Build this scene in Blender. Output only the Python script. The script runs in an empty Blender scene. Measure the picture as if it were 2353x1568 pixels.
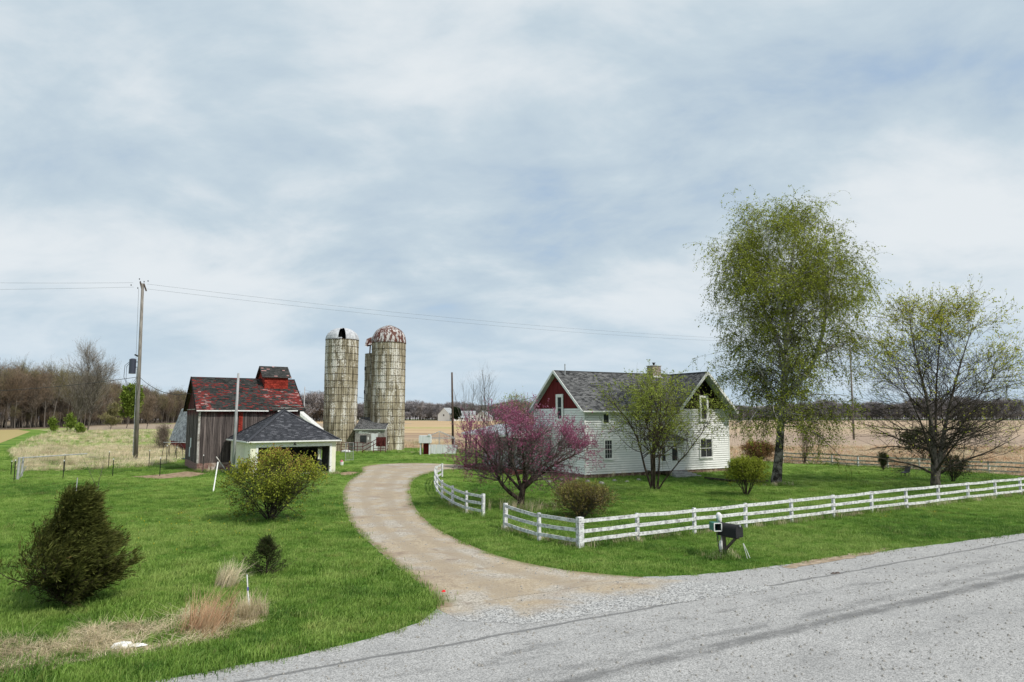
import bpy, math, random
import numpy as np
from mathutils import Vector, Matrix
random.seed(3)
RNG = np.random.default_rng(11)
R = math.radians
scene = bpy.context.scene
COL = scene.collection

# ------------------------------------------------------------------ camera
CAM_H = 5.4
PITCH = R(6.15)
FPX = 1568.7          # focal length in the 2353-wide picture the tracing was done in
cam = bpy.data.cameras.new('camera')
cam.sensor_width = 36; cam.lens = 24.0; cam.clip_start = 0.2; cam.clip_end = 9000
camo = bpy.data.objects.new('camera', cam); COL.objects.link(camo)
camo.location = (0, 0, CAM_H); camo.rotation_euler = (R(90) + PITCH, 0, 0)
scene.camera = camo

# ------------------------------------------------------------------ light
SUN_AZ = R(125); SUN_EL = R(50)
sun_dir = Vector((math.sin(SUN_AZ) * math.cos(SUN_EL), math.cos(SUN_AZ) * math.cos(SUN_EL), math.sin(SUN_EL)))
sl = bpy.data.lights.new('sun', 'SUN'); sl.energy = 3.3; sl.angle = R(1.6); sl.color = (1.0, 0.955, 0.89)
so = bpy.data.objects.new('sun', sl); COL.objects.link(so)
so.rotation_euler = sun_dir.to_track_quat('Z', 'Y').to_euler()

world = bpy.data.worlds.new('World'); scene.world = world; world.use_nodes = True
scene.view_settings.view_transform = 'Standard'
try: scene.view_settings.look = 'None'
except Exception: pass
scene.view_settings.gamma = 1; scene.view_settings.use_curve_mapping = False
scene.view_settings.exposure = 0.17

# ------------------------------------------------------------------ node helpers
class NT:
    def __init__(s, tree):
        s.t = tree; s.n = tree.nodes; s.l = tree.links
    def put(s, sock, v):
        if v is None: return
        if isinstance(v, bpy.types.NodeSocket): s.l.new(v, sock)
        elif isinstance(v, (tuple, list)) and len(v) == 3 and sock.type == 'RGBA': sock.default_value = (*v, 1)
        else: sock.default_value = v
    def math(s, op, a, b=None, c=None, clamp=False):
        n = s.n.new('ShaderNodeMath'); n.operation = op; n.use_clamp = clamp
        s.put(n.inputs[0], a); s.put(n.inputs[1], b)
        if c is not None: s.put(n.inputs[2], c)
        return n.outputs[0]
    def vmath(s, op, a, b=None):
        n = s.n.new('ShaderNodeVectorMath'); n.operation = op
        s.put(n.inputs[0], a); s.put(n.inputs[1], b)
        return n.outputs['Value'] if op in ('DOT_PRODUCT', 'LENGTH', 'DISTANCE') else n.outputs['Vector']
    def pos(s): return s.n.new('ShaderNodeNewGeometry').outputs['Position']
    def obj(s): return s.n.new('ShaderNodeTexCoord').outputs['Object']
    def gen(s): return s.n.new('ShaderNodeTexCoord').outputs['Generated']
    def sep(s, v):
        n = s.n.new('ShaderNodeSeparateXYZ'); s.put(n.inputs[0], v); return n.outputs
    def comb(s, x, y, z):
        n = s.n.new('ShaderNodeCombineXYZ')
        for i, v in enumerate((x, y, z)): s.put(n.inputs[i], v)
        return n.outputs[0]
    def map(s, v, scale=(1, 1, 1), rot=(0, 0, 0), loc=(0, 0, 0)):
        n = s.n.new('ShaderNodeMapping'); s.put(n.inputs['Vector'], v)
        n.inputs['Scale'].default_value = scale; n.inputs['Rotation'].default_value = rot; n.inputs['Location'].default_value = loc
        return n.outputs[0]
    def noise(s, v, scale=1, detail=3, rough=0.5, dist=0, lac=2):
        n = s.n.new('ShaderNodeTexNoise'); s.put(n.inputs['Vector'], v)
        n.inputs['Scale'].default_value = scale; n.inputs['Detail'].default_value = detail
        n.inputs['Roughness'].default_value = rough; n.inputs['Distortion'].default_value = dist
        return n.outputs[0]
    def voro(s, v, scale=1, rnd=1, out='Distance'):
        n = s.n.new('ShaderNodeTexVoronoi'); s.put(n.inputs['Vector'], v)
        n.inputs['Scale'].default_value = scale; n.inputs['Randomness'].default_value = rnd
        return n.outputs[out]
    def attr(s, name):
        n = s.n.new('ShaderNodeAttribute'); n.attribute_name = name; return n.outputs['Fac']
    def rand(s): return s.n.new('ShaderNodeObjectInfo').outputs['Random']
    def ramp(s, f, stops, mode='LINEAR'):
        n = s.n.new('ShaderNodeValToRGB'); n.color_ramp.interpolation = mode; s.put(n.inputs[0], f)
        e = n.color_ramp.elements
        while len(e) < len(stops): e.new(0.5)
        for i, (p, c) in enumerate(stops):
            e[i].position = p; e[i].color = (c, c, c, 1) if isinstance(c, (int, float)) else (*c, 1)
        return n.outputs[0]
    def mix(s, f, a, b, mode='MIX'):
        n = s.n.new('ShaderNodeMix'); n.data_type = 'RGBA'; n.blend_type = mode
        s.put(n.inputs[0], f); s.put(n.inputs[6], a); s.put(n.inputs[7], b)
        return n.outputs[2]
    def sm(s, x, a, b):
        n = s.n.new('ShaderNodeMapRange'); n.interpolation_type = 'SMOOTHSTEP'
        s.put(n.inputs[0], x); n.inputs[1].default_value = a; n.inputs[2].default_value = b
        return n.outputs[0]
    def bump(s, h, strength=0.5, dist=0.02):
        n = s.n.new('ShaderNodeBump'); s.put(n.inputs['Height'], h)
        n.inputs['Strength'].default_value = strength; n.inputs['Distance'].default_value = dist
        return n.outputs[0]

def mat(name, fn, rough=0.9, spec=0.2, metal=0.0, trans=None):
    m = bpy.data.materials.new(name); m.use_nodes = True
    t = NT(m.node_tree); b = m.node_tree.nodes['Principled BSDF']
    r = fn(t) if callable(fn) else fn
    nrm = None
    if isinstance(r, dict):
        nrm = r.get('n'); rough = r.get('r', rough); metal = r.get('m', metal); r = r['c']
    t.put(b.inputs['Base Color'], r); t.put(b.inputs['Roughness'], rough); t.put(b.inputs['Metallic'], metal)
    b.inputs['Specular IOR Level'].default_value = spec
    if nrm is not None: t.put(b.inputs['Normal'], nrm)
    if trans:
        tr = t.n.new('ShaderNodeBsdfTranslucent'); t.put(tr.inputs[0], r)
        mx = t.n.new('ShaderNodeMixShader'); mx.inputs[0].default_value = trans
        out = t.n['Material Output']
        t.l.new(b.outputs[0], mx.inputs[1]); t.l.new(tr.outputs[0], mx.inputs[2]); t.l.new(mx.outputs[0], out.inputs[0])
    return m

# ------------------------------------------------------------------ world sky: clear sky behind a thin sheet of cloud
w = NT(world.node_tree)
bg = world.node_tree.nodes['Background']
sky = w.n.new('ShaderNodeTexSky'); sky.sky_type = 'NISHITA'; sky.sun_disc = False
sky.sun_elevation = SUN_EL; sky.sun_rotation = SUN_AZ; sky.altitude = 200; sky.air_density = 1.0; sky.dust_density = 1.2; sky.ozone_density = 1.5
d = w.gen()
sx, sy, sz = w.sep(d)[:3]
zz = w.math('ADD', w.math('MAXIMUM', sz, 0.0), 0.34)
cx = w.math('DIVIDE', sx, zz); cy = w.math('DIVIDE', sy, zz)
cp = w.comb(cx, cy, 3.7)
big = w.noise(w.map(cp, (0.75, 0.95, 1), (0, 0, 0.5), (2.3, 0.6, 0)), 1.0, 3, 0.5, 0.3)
mid = w.noise(w.map(cp, (2.2, 2.8, 1), (0, 0, 0.5), (7.7, 3.1, 0)), 1.0, 6, 0.58, 0.25)
streak = w.noise(w.map(cp, (2.6, 5.0, 1), (0, 0, 0.85), (1.1, 9, 0)), 1.0, 5, 0.55, 0.8)
dens = w.math('ADD', w.math('MULTIPLY', big, 0.45), w.math('ADD', w.math('MULTIPLY', mid, 0.43), w.math('MULTIPLY', streak, 0.12)))
cover = w.sm(dens, 0.29, 0.46)
thick = w.sm(dens, 0.40, 0.62)
ccol = w.ramp(thick, [(0.0, (3.9, 4.75, 5.5)), (0.35, (4.6, 5.4, 5.95)), (0.7, (5.6, 6.15, 6.5)), (1.0, (6.4, 6.75, 6.95))])
clear = w.mix(0.55, w.mix(1.0, sky.outputs[0], (0.95, 1.0, 1.06), 'MULTIPLY'), (2.9, 4.3, 6.3))
final = w.mix(w.math('MULTIPLY', cover, 0.95), clear, ccol)
low = w.sm(sz, 0.22, 0.0)
final = w.mix(w.math('MULTIPLY', low, 0.55), final, (4.3, 5.4, 6.4))
w.put(bg.inputs['Color'], final); bg.inputs['Strength'].default_value = 0.112

# ------------------------------------------------------------------ geometry helpers
def G(px, py, z=0.0):
    """where the line of sight through a traced pixel meets height z"""
    dx = px - 1176.5; dy = 784 - py
    fw = FPX * math.cos(PITCH) - dy * math.sin(PITCH); up = FPX * math.sin(PITCH) + dy * math.cos(PITCH)
    k = (z - CAM_H) / up
    return Vector((dx * k, fw * k, z))
def AT(px, py, depth):
    dx = px - 1176.5; dy = 784 - py
    fw = FPX * math.cos(PITCH) - dy * math.sin(PITCH); up = FPX * math.sin(PITCH) + dy * math.cos(PITCH)
    k = depth / fw
    return Vector((dx * k, depth, CAM_H + up * k))

def tag(o, label, cat=None, group=None, kind=None):
    if label: o['label'] = label
    if cat: o['category'] = cat
    if group: o['group'] = group
    if kind: o['kind'] = kind
    return o
def thing(name, label, cat, loc=(0, 0, 0), rz=0.0, group=None, kind=None):
    o = bpy.data.objects.new(name, None); COL.objects.link(o); o.empty_display_size = 0.3
    o.location = loc; o.rotation_euler = (0, 0, rz)
    return tag(o, label, cat, group, kind)

def mesh_np(name, V, F, mt, parent=None, cv=None, smooth=False, link=True, face_cv=None):
    V = np.asarray(V, np.float32); F = np.asarray(F, np.int32); k = F.shape[1]
    me = bpy.data.meshes.new(name)
    me.vertices.add(len(V)); me.vertices.foreach_set('co', V.ravel())
    me.loops.add(F.size); me.loops.foreach_set('vertex_index', F.ravel())
    me.polygons.add(len(F)); me.polygons.foreach_set('loop_start', np.arange(0, F.size, k, dtype=np.int32))
    me.polygons.foreach_set('loop_total', np.full(len(F), k, np.int32))
    if smooth: me.polygons.foreach_set('use_smooth', np.ones(len(F), bool))
    me.update(calc_edges=True)
    if cv is not None:
        a = me.attributes.new('cv', 'FLOAT', 'POINT'); a.data.foreach_set('value', np.asarray(cv, np.float32))
    if face_cv is not None:
        a = me.attributes.new('cv', 'FLOAT', 'FACE'); a.data.foreach_set('value', np.asarray(face_cv, np.float32))
    me.materials.append(mt)
    o = bpy.data.objects.new(name, me)
    if link: COL.objects.link(o)
    if parent: o.parent = parent
    return o

class MB:
    def __init__(s): s.v = []; s.f = []; s.c = []; s.cur = 0.5
    def add(s, vs, fs):
        b = len(s.v); s.v += [tuple(x) for x in vs]
        for f in fs: s.f.append([b + i for i in f]); s.c.append(s.cur)
        return s
    def box(s, a, b, cv=None):
        if cv is not None: s.cur = cv
        x0, y0, z0 = a; x1, y1, z1 = b
        return s.add([(x0,y0,z0),(x1,y0,z0),(x1,y1,z0),(x0,y1,z0),(x0,y0,z1),(x1,y0,z1),(x1,y1,z1),(x0,y1,z1)],
              [(0,3,2,1),(4,5,6,7),(0,1,5,4),(1,2,6,5),(2,3,7,6),(3,0,4,7)])
    def bar(s, p, q, wd, ht, up=(0, 0, 1)):
        """box beam from p to q, wd across, ht along up"""
        p = Vector(p); q = Vector(q); d = (q - p).normalized(); u = Vector(up)
        a = d.cross(u)
        if a.length < 1e-4: a = d.cross(Vector((1, 0, 0)))
        a.normalize(); u = a.cross(d).normalized()
        a = a * wd / 2; u = u * ht / 2
        return s.add([p-a-u, p+a-u, p+a+u, p-a+u, q-a-u, q+a-u, q+a+u, q-a+u],
              [(0,3,2,1),(4,5,6,7),(0,1,5,4),(1,2,6,5),(2,3,7,6),(3,0,4,7)])
    def tube(s, pts, rad, n=6, cap=True):
        pts = [Vector(p) for p in pts]
        if not isinstance(rad, (list, tuple)): rad = [rad] * len(pts)
        md = (pts[-1] - pts[0])
        ref = Vector((0, 0, 1)) if abs(md.z) < 0.8 * md.length else Vector((1, 0, 0))
        vs = []; fs = []
        for i, p in enumerate(pts):
            d = (pts[min(i+1, len(pts)-1)] - pts[max(i-1, 0)]).normalized()
            a = d.cross(ref).normalized(); b = a.cross(d)
            for k in range(n):
                t = 2*math.pi*k/n
                vs.append(p + (a*math.cos(t) + b*math.sin(t)) * rad[i])
        for i in range(len(pts)-1):
            for k in range(n):
                k2 = (k+1) % n
                fs.append((i*n+k, i*n+k2, (i+1)*n+k2, (i+1)*n+k))
        if cap:
            fs.append(tuple(range(n))[::-1]); fs.append(tuple((len(pts)-1)*n+k for k in range(n)))
        return s.add(vs, fs)
    def poly(s, pts): return s.add(pts, [tuple(range(len(pts)))])
    def prism(s, poly2, fn, t):
        """poly2 outline mapped by fn(a,b,c) extruded c from 0 to t"""
        n = len(poly2)
        vs = [fn(a, b, 0) for a, b in poly2] + [fn(a, b, t) for a, b in poly2]
        fs = [tuple(range(n))[::-1], tuple(range(n, 2*n))] + [(i, (i+1) % n, n+(i+1) % n, n+i) for i in range(n)]
        return s.add(vs, fs)
    def build(s, name, mt, parent=None, smooth=False, link=True, recalc=True):
        me = bpy.data.meshes.new(name); me.from_pydata(s.v, [], s.f)
        a = me.attributes.new('cv', 'FLOAT', 'FACE'); a.data.foreach_set('value', np.asarray(s.c, np.float32))
        me.materials.append(mt)
        if recalc:
            import bmesh
            bm = bmesh.new(); bm.from_mesh(me); bmesh.ops.recalc_face_normals(bm, faces=bm.faces); bm.to_mesh(me); bm.free()
        if smooth: me.polygons.foreach_set('use_smooth', np.ones(len(me.polygons), bool))
        o = bpy.data.objects.new(name, me)
        if link: COL.objects.link(o)
        if parent: o.parent = parent
        return o

def inpoly(x, y, poly):
    x = np.asarray(x); y = np.asarray(y); r = np.zeros(x.shape, bool); n = len(poly)
    for i in range(n):
        x1, y1 = poly[i][0], poly[i][1]; x2, y2 = poly[(i+1) % n][0], poly[(i+1) % n][1]
        c = ((y1 > y) != (y2 > y)); xs = (x2-x1) * (y-y1) / ((y2-y1) if y2 != y1 else 1e-9) + x1
        r ^= c & (x < xs)
    return r

# ------------------------------------------------------------------ vectorised plants
def nrm(a): return a / np.maximum(np.linalg.norm(a, axis=-1, keepdims=True), 1e-9)
def grow(S, D, L, Rd, n, wig=0.15, trop=0.0, taper=0.25, wind=(0, 0, 0)):
    N = len(S); P = np.empty((N, n+1, 3)); P[:, 0] = S; d = nrm(D)
    tr = np.array([0, 0, 1.0]) * (trop / n); wd = np.array(wind) / n
    for i in range(n):
        d = nrm(d + RNG.normal(0, wig, (N, 3)) + tr + wd)
        P[:, i+1] = P[:, i] + d * (L / n)[:, None]
    t = np.linspace(0, 1, n+1)[None, :]
    return P, Rd[:, None] * (1 - (1 - taper) * t)
def spawn(P, rad, k, t0, t1, ang, sd, lfun, rr, env=None, upbias=0.0, rmin=0.004, envk=1.0):
    N, n1, _ = P.shape; n = n1 - 1
    idx = np.repeat(np.arange(N), k); t = RNG.uniform(t0, t1, N*k) * n
    i = np.minimum(t.astype(int), n-1); f = (t - i)[:, None]
    S = P[idx, i] * (1-f) + P[idx, i+1] * f
    T = nrm(P[idx, i+1] - P[idx, i])
    rd = rad[idx, i] * (1-f[:, 0]) + rad[idx, i+1] * f[:, 0]
    a = nrm(np.cross(T, nrm(RNG.normal(0, 1, T.shape)))); an = R(ang) + RNG.normal(0, R(sd), len(T))
    D = nrm(T * np.cos(an)[:, None] + a * np.sin(an)[:, None] + np.array([0, 0, upbias]))
    L = lfun(t / n, idx)
    if env is not None:
        c, r3 = env; o = (S - c) / r3; dd = D / r3
        A = (dd**2).sum(1); B = (o*dd).sum(1); C = (o**2).sum(1) - 1
        disc = B*B - A*C; hit = np.where(disc > 0, (-B + np.sqrt(np.maximum(disc, 0))) / A, 0.0)
        L = np.minimum(L, np.maximum(hit * envk, 0.05) * RNG.uniform(0.75, 1.05, len(L)))
        keep = (hit > 0.12)
        S, D, L, rd = S[keep], D[keep], L[keep], rd[keep]
    return S, D, L, np.maximum(rd * rr, rmin)
def tubes(P, rad, k=3):
    N, n1, _ = P.shape
    T = np.empty_like(P); T[:, 1:-1] = P[:, 2:] - P[:, :-2]; T[:, 0] = P[:, 1]-P[:, 0]; T[:, -1] = P[:, -1]-P[:, -2]; T = nrm(T)
    md = nrm(P[:, -1] - P[:, 0]); ax = np.eye(3)[np.argmin(np.abs(md), axis=1)]
    a = nrm(np.cross(T, ax[:, None, :])); b = np.cross(a, T)
    th = np.arange(k) * 2*np.pi/k
    V = P[:, :, None, :] + (a[:, :, None, :]*np.cos(th)[None, None, :, None] + b[:, :, None, :]*np.sin(th)[None, None, :, None]) * rad[:, :, None, None]
    base = (np.arange(N) * n1 * k)[:, None, None] + (np.arange(n1-1) * k)[None, :, None]
    j = np.arange(k)[None, None, :]; j2 = (j+1) % k
    F = np.stack([base+j, base+j2, base+k+j2, base+k+j], -1)
    return V.reshape(-1, 3), F.reshape(-1, 4)
def merge(parts):
    V = []; F = []; b = 0
    for v, f in parts: V.append(v); F.append(f + b); b += len(v)
    return np.concatenate(V), np.concatenate(F)
def along(P, k, jit=0.02, t0=0.0):
    N, n1, _ = P.shape; n = n1-1
    idx = np.repeat(np.arange(N), k); t = RNG.uniform(t0, 1, N*k) * n; i = np.minimum(t.astype(int), n-1); f = (t-i)[:, None]
    return P[idx, i]*(1-f) + P[idx, i+1]*f + RNG.normal(0, jit, (N*k, 3)), nrm(P[idx, i+1]-P[idx, i])
def leaves(C, size, aspect=0.6, D=None, drand=1.0, szr=(0.6, 1.3)):
    N = len(C); d = RNG.normal(0, 1, (N, 3)) * drand
    if D is not None: d = D + d
    d = nrm(d); q = nrm(np.cross(d, nrm(RNG.normal(0, 1, (N, 3)))))
    s = (size * RNG.uniform(szr[0], szr[1], N))[:, None]
    V = np.stack([C, C + d*s*0.5 + q*s*aspect*0.5, C + d*s, C + d*s*0.5 - q*s*aspect*0.5], 1).reshape(-1, 3)
    F = np.arange(N*4).reshape(N, 4)
    return V, F
def leafobj(name, C, mt, parent, size, aspect=0.6, D=None, drand=1.0, cv=None, szr=(0.6, 1.3)):
    V, F = leaves(C, size, aspect, D, drand, szr)
    if cv is None: cv = RNG.uniform(0, 1, len(C))
    o = mesh_np(name, V, F, mt, parent, cv=np.repeat(cv, 4)); o['kind'] = 'stuff'
    return o
def woodobj(name, parts, mt, parent, stuff=False):
    V, F = merge(parts); o = mesh_np(name, V, F, mt, parent, smooth=True)
    if stuff: o['kind'] = 'stuff'
    return o

def scatter(name, pts, rot, scl, idx, protos, label, cat, kind='stuff', group=None):
    """one object whose points carry small instances of the prototype meshes"""
    me = bpy.data.meshes.new(name); me.vertices.add(len(pts)); me.vertices.foreach_set('co', np.asarray(pts, np.float32).ravel())
    a = me.attributes.new('rot', 'FLOAT_VECTOR', 'POINT'); a.data.foreach_set('vector', np.asarray(rot, np.float32).ravel())
    a = me.attributes.new('scl', 'FLOAT_VECTOR', 'POINT'); a.data.foreach_set('vector', np.asarray(scl, np.float32).ravel())
    a = me.attributes.new('idx', 'INT', 'POINT'); a.data.foreach_set('value', np.asarray(idx, np.int32))
    o = bpy.data.objects.new(name, me); COL.objects.link(o)
    pc = bpy.data.collections.new(name + '_kinds')
    for p in protos: pc.objects.link(p)
    g = bpy.data.node_groups.new(name, 'GeometryNodeTree')
    g.interface.new_socket('Geometry', in_out='INPUT', socket_type='NodeSocketGeometry')
    g.interface.new_socket('Geometry', in_out='OUTPUT', socket_type='NodeSocketGeometry')
    gi = g.nodes.new('NodeGroupInput'); go = g.nodes.new('NodeGroupOutput')
    ci = g.nodes.new('GeometryNodeCollectionInfo'); ci.inputs[0].default_value = pc; ci.inputs[1].default_value = True; ci.inputs[2].default_value = True
    ip = g.nodes.new('GeometryNodeInstanceOnPoints')
    def na(nm, ty):
        n = g.nodes.new('GeometryNodeInputNamedAttribute'); n.data_type = ty; n.inputs[0].default_value = nm; return n.outputs[0]
    g.links.new(gi.outputs[0], ip.inputs['Points']); g.links.new(ci.outputs[0], ip.inputs['Instance'])
    ip.inputs['Pick Instance'].default_value = True
    g.links.new(na('idx', 'INT'), ip.inputs['Instance Index'])
    g.links.new(na('rot', 'FLOAT_VECTOR'), ip.inputs['Rotation'])
    g.links.new(na('scl', 'FLOAT_VECTOR'), ip.inputs['Scale'])
    g.links.new(ip.outputs[0], go.inputs[0])
    md = o.modifiers.new('scatter', 'NODES'); md.node_group = g
    return tag(o, label, cat, group, kind)

# ================================================================== materials
def two(c1, c2, scale=3, lo=0.35, hi=0.65, stretch=(1, 1, 1), rough=0.9, bump=0.0, spec=0.15, cv=0.0, det=5):
    def fn(t):
        n = t.noise(t.map(t.obj(), stretch), scale, det, 0.6)
        c = t.mix(t.sm(n, lo, hi), c1, c2)
        if cv:
            k = t.math('ADD', t.math('MULTIPLY', t.attr('cv'), 2*cv), 1-cv)
            c = t.mix(1.0, c, t.comb(k, k, k), 'MULTIPLY')
        return {'c': c, 'n': t.bump(n, bump, 0.01) if bump else None, 'r': rough}
    return fn
M = {}
M['white_siding'] = mat('white_siding', two((.76, .76, .74), (.85, .85, .83), 1.2, .3, .7, (1, 1, 3)), spec=.3, rough=.6)
M['siding_back'] = mat('siding_backing', (.30, .30, .30))
M['white_trim'] = mat('white_trim', two((.70, .70, .68), (.82, .82, .79), 4), spec=.3)
M['grey_soffit'] = mat('grey_soffit', two((.42, .44, .42), (.55, .57, .54), 2))
def _fencewood(t):
    p = t.obj(); n = t.noise(t.map(p, (3, 3, 3)), 2, 6, .7); s = t.noise(t.map(p, (1, 1, 12)), 2.5, 4, .6)
    m = t.math('MULTIPLY', t.sm(n, .38, .66), t.sm(s, .25, .6))
    return t.mix(m, (.78, .78, .78), (.22, .21, .22))
M['fence_white'] = mat('fence_white', _fencewood)
M['fence_grey'] = mat('fence_grey', two((.20, .18, .15), (.52, .50, .47), 2.2, .35, .6))
def _redwood(t):
    p = t.obj(); s = t.noise(t.map(p, (7, 7, .5)), 1.0, 5, .6)
    return t.mix(t.sm(s, .3, .7), (.085, .011, .012), (.15, .019, .02))
M['red_board'] = mat('red_board', _redwood)
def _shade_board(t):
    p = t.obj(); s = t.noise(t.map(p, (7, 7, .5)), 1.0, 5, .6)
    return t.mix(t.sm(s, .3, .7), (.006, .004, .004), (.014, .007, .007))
M['shaded_maroon_board'] = mat('shaded_maroon_board', _shade_board)  # maroon taken almost to black, painting the overhang's shade into the front gable boards
def shingle(dark, light, mid=None):
    def fn(t):
        a = t.attr('cv'); n = t.noise(t.obj(), 40, 2, .6)
        c = t.ramp(a, [(0, dark), (.5, mid or tuple((x+y)/2 for x, y in zip(dark, light))), (1, light)])
        return t.mix(t.math('MULTIPLY', n, .35), c, tuple(x*.6 for x in dark))
    return fn
M['house_shingle'] = mat('house_shingle', shingle((.030, .031, .032), (.19, .19, .19)))
M['garage_shingle'] = mat('garage_shingle', shingle((.030, .032, .038), (.18, .182, .20), (.06, .062, .072)))
def _barnroof(t):
    a = t.attr('cv'); n = t.noise(t.obj(), 25, 3, .6)
    c = t.ramp(a, [(0, (.02, .022, .02)), (.30, (.045, .047, .045)), (.60, (.10, .09, .085)), (.64, (.16, .028, .026)), (.86, (.29, .042, .036)), (1, (.5, .30, .28))])
    return t.mix(t.math('MULTIPLY', n, .5), c, (.03, .03, .028))
M['barn_shingle'] = mat('barn_shingle', _barnroof)
M['red_shingle'] = mat('red_shingle', shingle((.16, .018, .012), (.42, .055, .035)))
def _barnboard(t):
    p = t.obj(); a = t.rand()
    s = t.noise(t.map(p, (16, 16, .45)), 1.0, 6, .65); n = t.noise(p, 1.3, 3, .5)
    c = t.mix(t.sm(s, .34, .68), (.026, .021, .022), (.205, .168, .155))
    red = t.mix(t.sm(s, .3, .7), (.055, .014, .016), (.13, .035, .036))
    z = t.sep(p)[2]; hi = t.sm(t.math('ADD', z, t.math('MULTIPLY', n, 1.2)), 5.7, 6.35)
    c = t.mix(hi, c, red)
    k = t.math('ADD', t.math('MULTIPLY', a, .75), .6)
    return {'c': t.mix(1.0, c, t.comb(k, k, k), 'MULTIPLY'), 'n': t.bump(s, .6, .02)}
M['barn_board'] = mat('barn_board', _barnboard)
M['black'] = mat('dark_void', (.004, .004, .004), rough=1, spec=0)
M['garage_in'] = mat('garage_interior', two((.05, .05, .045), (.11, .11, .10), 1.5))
def _cream(t):
    n = t.noise(t.obj(), 2.0, 5, .6); bz = t.sep(t.obj())[2]
    c = t.mix(t.sm(n, .35, .7), (.80, .79, .62), (.70, .70, .56))
    return t.mix(t.math('MULTIPLY', t.sm(bz, .5, 0), t.sm(n, .4, .6)), c, (.42, .38, .31))
M['cream_block'] = mat('cream_block', _cream)
M['brick_wall'] = mat('brick_wall', two((.15, .075, .065), (.30, .20, .17), 4, .35, .65, (1, 1, 3)))
M['stucco_base'] = mat('foundation_plaster', two((.24, .16, .12), (.50, .43, .38), 2.2, .35, .7))
M['concrete'] = mat('concrete', two((.25, .25, .24), (.42, .41, .39), 3))
def _stave(t):
    p = t.pos(); a = t.attr('cv'); r = t.rand()
    s = t.noise(t.map(p, (3.2, 3.2, .32)), 1.0, 6, .68); n = t.noise(t.map(p, (.9, .9, .16)), 1.0, 4, .6, .4)
    f = t.noise(p, 6, 4, .7)
    base = t.mix(t.sm(s, .36, .62), (.12, .10, .065), (.42, .365, .26))
    whit = t.sm(t.math('ADD', t.math('MULTIPLY', n, .50), t.math('ADD', t.math('MULTIPLY', f, .38), t.math('MULTIPLY', r, .03))), .455, .52)
    c = t.mix(whit, base, (.64, .61, .55))
    k = t.math('ADD', t.math('MULTIPLY', r, .22), .86)
    return {'c': t.mix(1.0, c, t.comb(k, k, k), 'MULTIPLY'), 'n': t.bump(f, .4, .02)}
M['stave'] = mat('silo_stave', _stave)
M['hoop'] = mat('rusty_hoop', two((.03, .022, .018), (.09, .055, .035), 5))
M['galv'] = mat('galvanised', two((.36, .37, .39), (.62, .63, .65), 2.5, .3, .7, (1, 1, .4)), rough=.45, metal=.35, spec=.5)
def _rustdome(t):
    p = t.pos(); n = t.noise(t.map(p, (2.2, 2.2, 1.2)), 1.1, 6, .7)
    return t.mix(t.sm(n, .49, .56), (.11, .04, .028), (.50, .48, .46))
M['rust_dome'] = mat('rusty_painted_dome', _rustdome, rough=.6)
def _block(t):
    p = t.obj(); n = t.noise(p, 3, 5, .6)
    return t.mix(t.sm(n, .3, .7), (.20, .19, .175), (.36, .34, .32))
M['block'] = mat('grey_block', _block)
M['oldwhite'] = mat('flaking_white', two((.35, .34, .32), (.74, .74, .72), 7, .35, .5))
M['redsteel'] = mat('red_oxide_steel', two((.06, .012, .012), (.12, .03, .028), 4))
M['redpanel'] = mat('red_panel', two((.17, .012, .014), (.23, .02, .02), 1.5), rough=.5, spec=.4)
M['white_panel'] = mat('white_metal_panel', two((.55, .57, .58), (.70, .72, .73), 1.2, stretch=(6, 6, .4)), rough=.4, spec=.4)
M['grey_metal_roof'] = mat('grey_metal_roof', two((.16, .17, .18), (.48, .50, .51), 2.0, .35, .65, (3, .5, .5)), rough=.5, spec=.4)
M['porch_metal'] = mat('porch_metal', two((.28, .31, .33), (.36, .39, .41), 1), rough=.5, spec=.4)
M['rail_steel'] = mat('tube_steel', two((.36, .37, .38), (.55, .56, .57), 5), rough=.4, metal=.6, spec=.4)
M['pole_wood'] = mat('pole_wood', two((.13, .115, .10), (.30, .275, .245), 3, .35, .65, (6, 6, .35), bump=.4))
M['dark_pole'] = mat('creosoted_pole', two((.045, .032, .026), (.12, .085, .065), 3, .35, .65, (6, 6, .35)))
M['pale_pole'] = mat('silvered_pole', two((.25, .25, .25), (.45, .45, .46), 3, .35, .65, (6, 6, .35)))
M['dark_steel'] = mat('dark_steel', (.02, .02, .022), rough=.5, spec=.4)
M['transformer'] = mat('transformer_paint', (.045, .05, .075), rough=.4, spec=.5)
M['wire'] = mat('wire', (.035, .035, .037), rough=.6)
M['wire_pale'] = mat('aluminium_wire', (.16, .17, .18), rough=.6)
M['post_green'] = mat('tpost_paint', (.018, .022, .018), rough=.7)
M['pvc'] = mat('white_pvc', (.78, .78, .76), rough=.5, spec=.4)
M['blue'] = mat('blue_band', (.02, .03, .35), rough=.5)
M['glass'] = mat('window_glass', two((.010, .012, .013), (.03, .035, .036), 1.3), rough=.08, spec=.6)
M['curtain'] = mat('grey_sash', (.33, .34, .34))
M['black_box'] = mat('black_mailbox_paint', two((.012, .012, .013), (.018, .018, .019), 3), rough=.32, spec=.5)
M['post_brown'] = mat('brown_post', two((.075, .058, .05), (.14, .115, .10), 4, .35, .65, (5, 5, .8)))
M['greenplastic'] = mat('green_plastic', (.01, .14, .11), rough=.4, spec=.5)
M['green_sign'] = mat('green_sign', (.005, .16, .06), rough=.4)
M['mail_white'] = mat('weathered_plastic', two((.62, .62, .60), (.82, .82, .80), 8), rough=.5)
M['tarp'] = mat('blue_tarp', (.06, .22, .62), rough=.5)
M['brick'] = mat('chimney_brick', two((.20, .15, .125), (.42, .36, .31), 6, .3, .6, cv=.35))
M['rust'] = mat('rusty_sheet', two((.10, .045, .035), (.24, .15, .12), 3))
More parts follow.
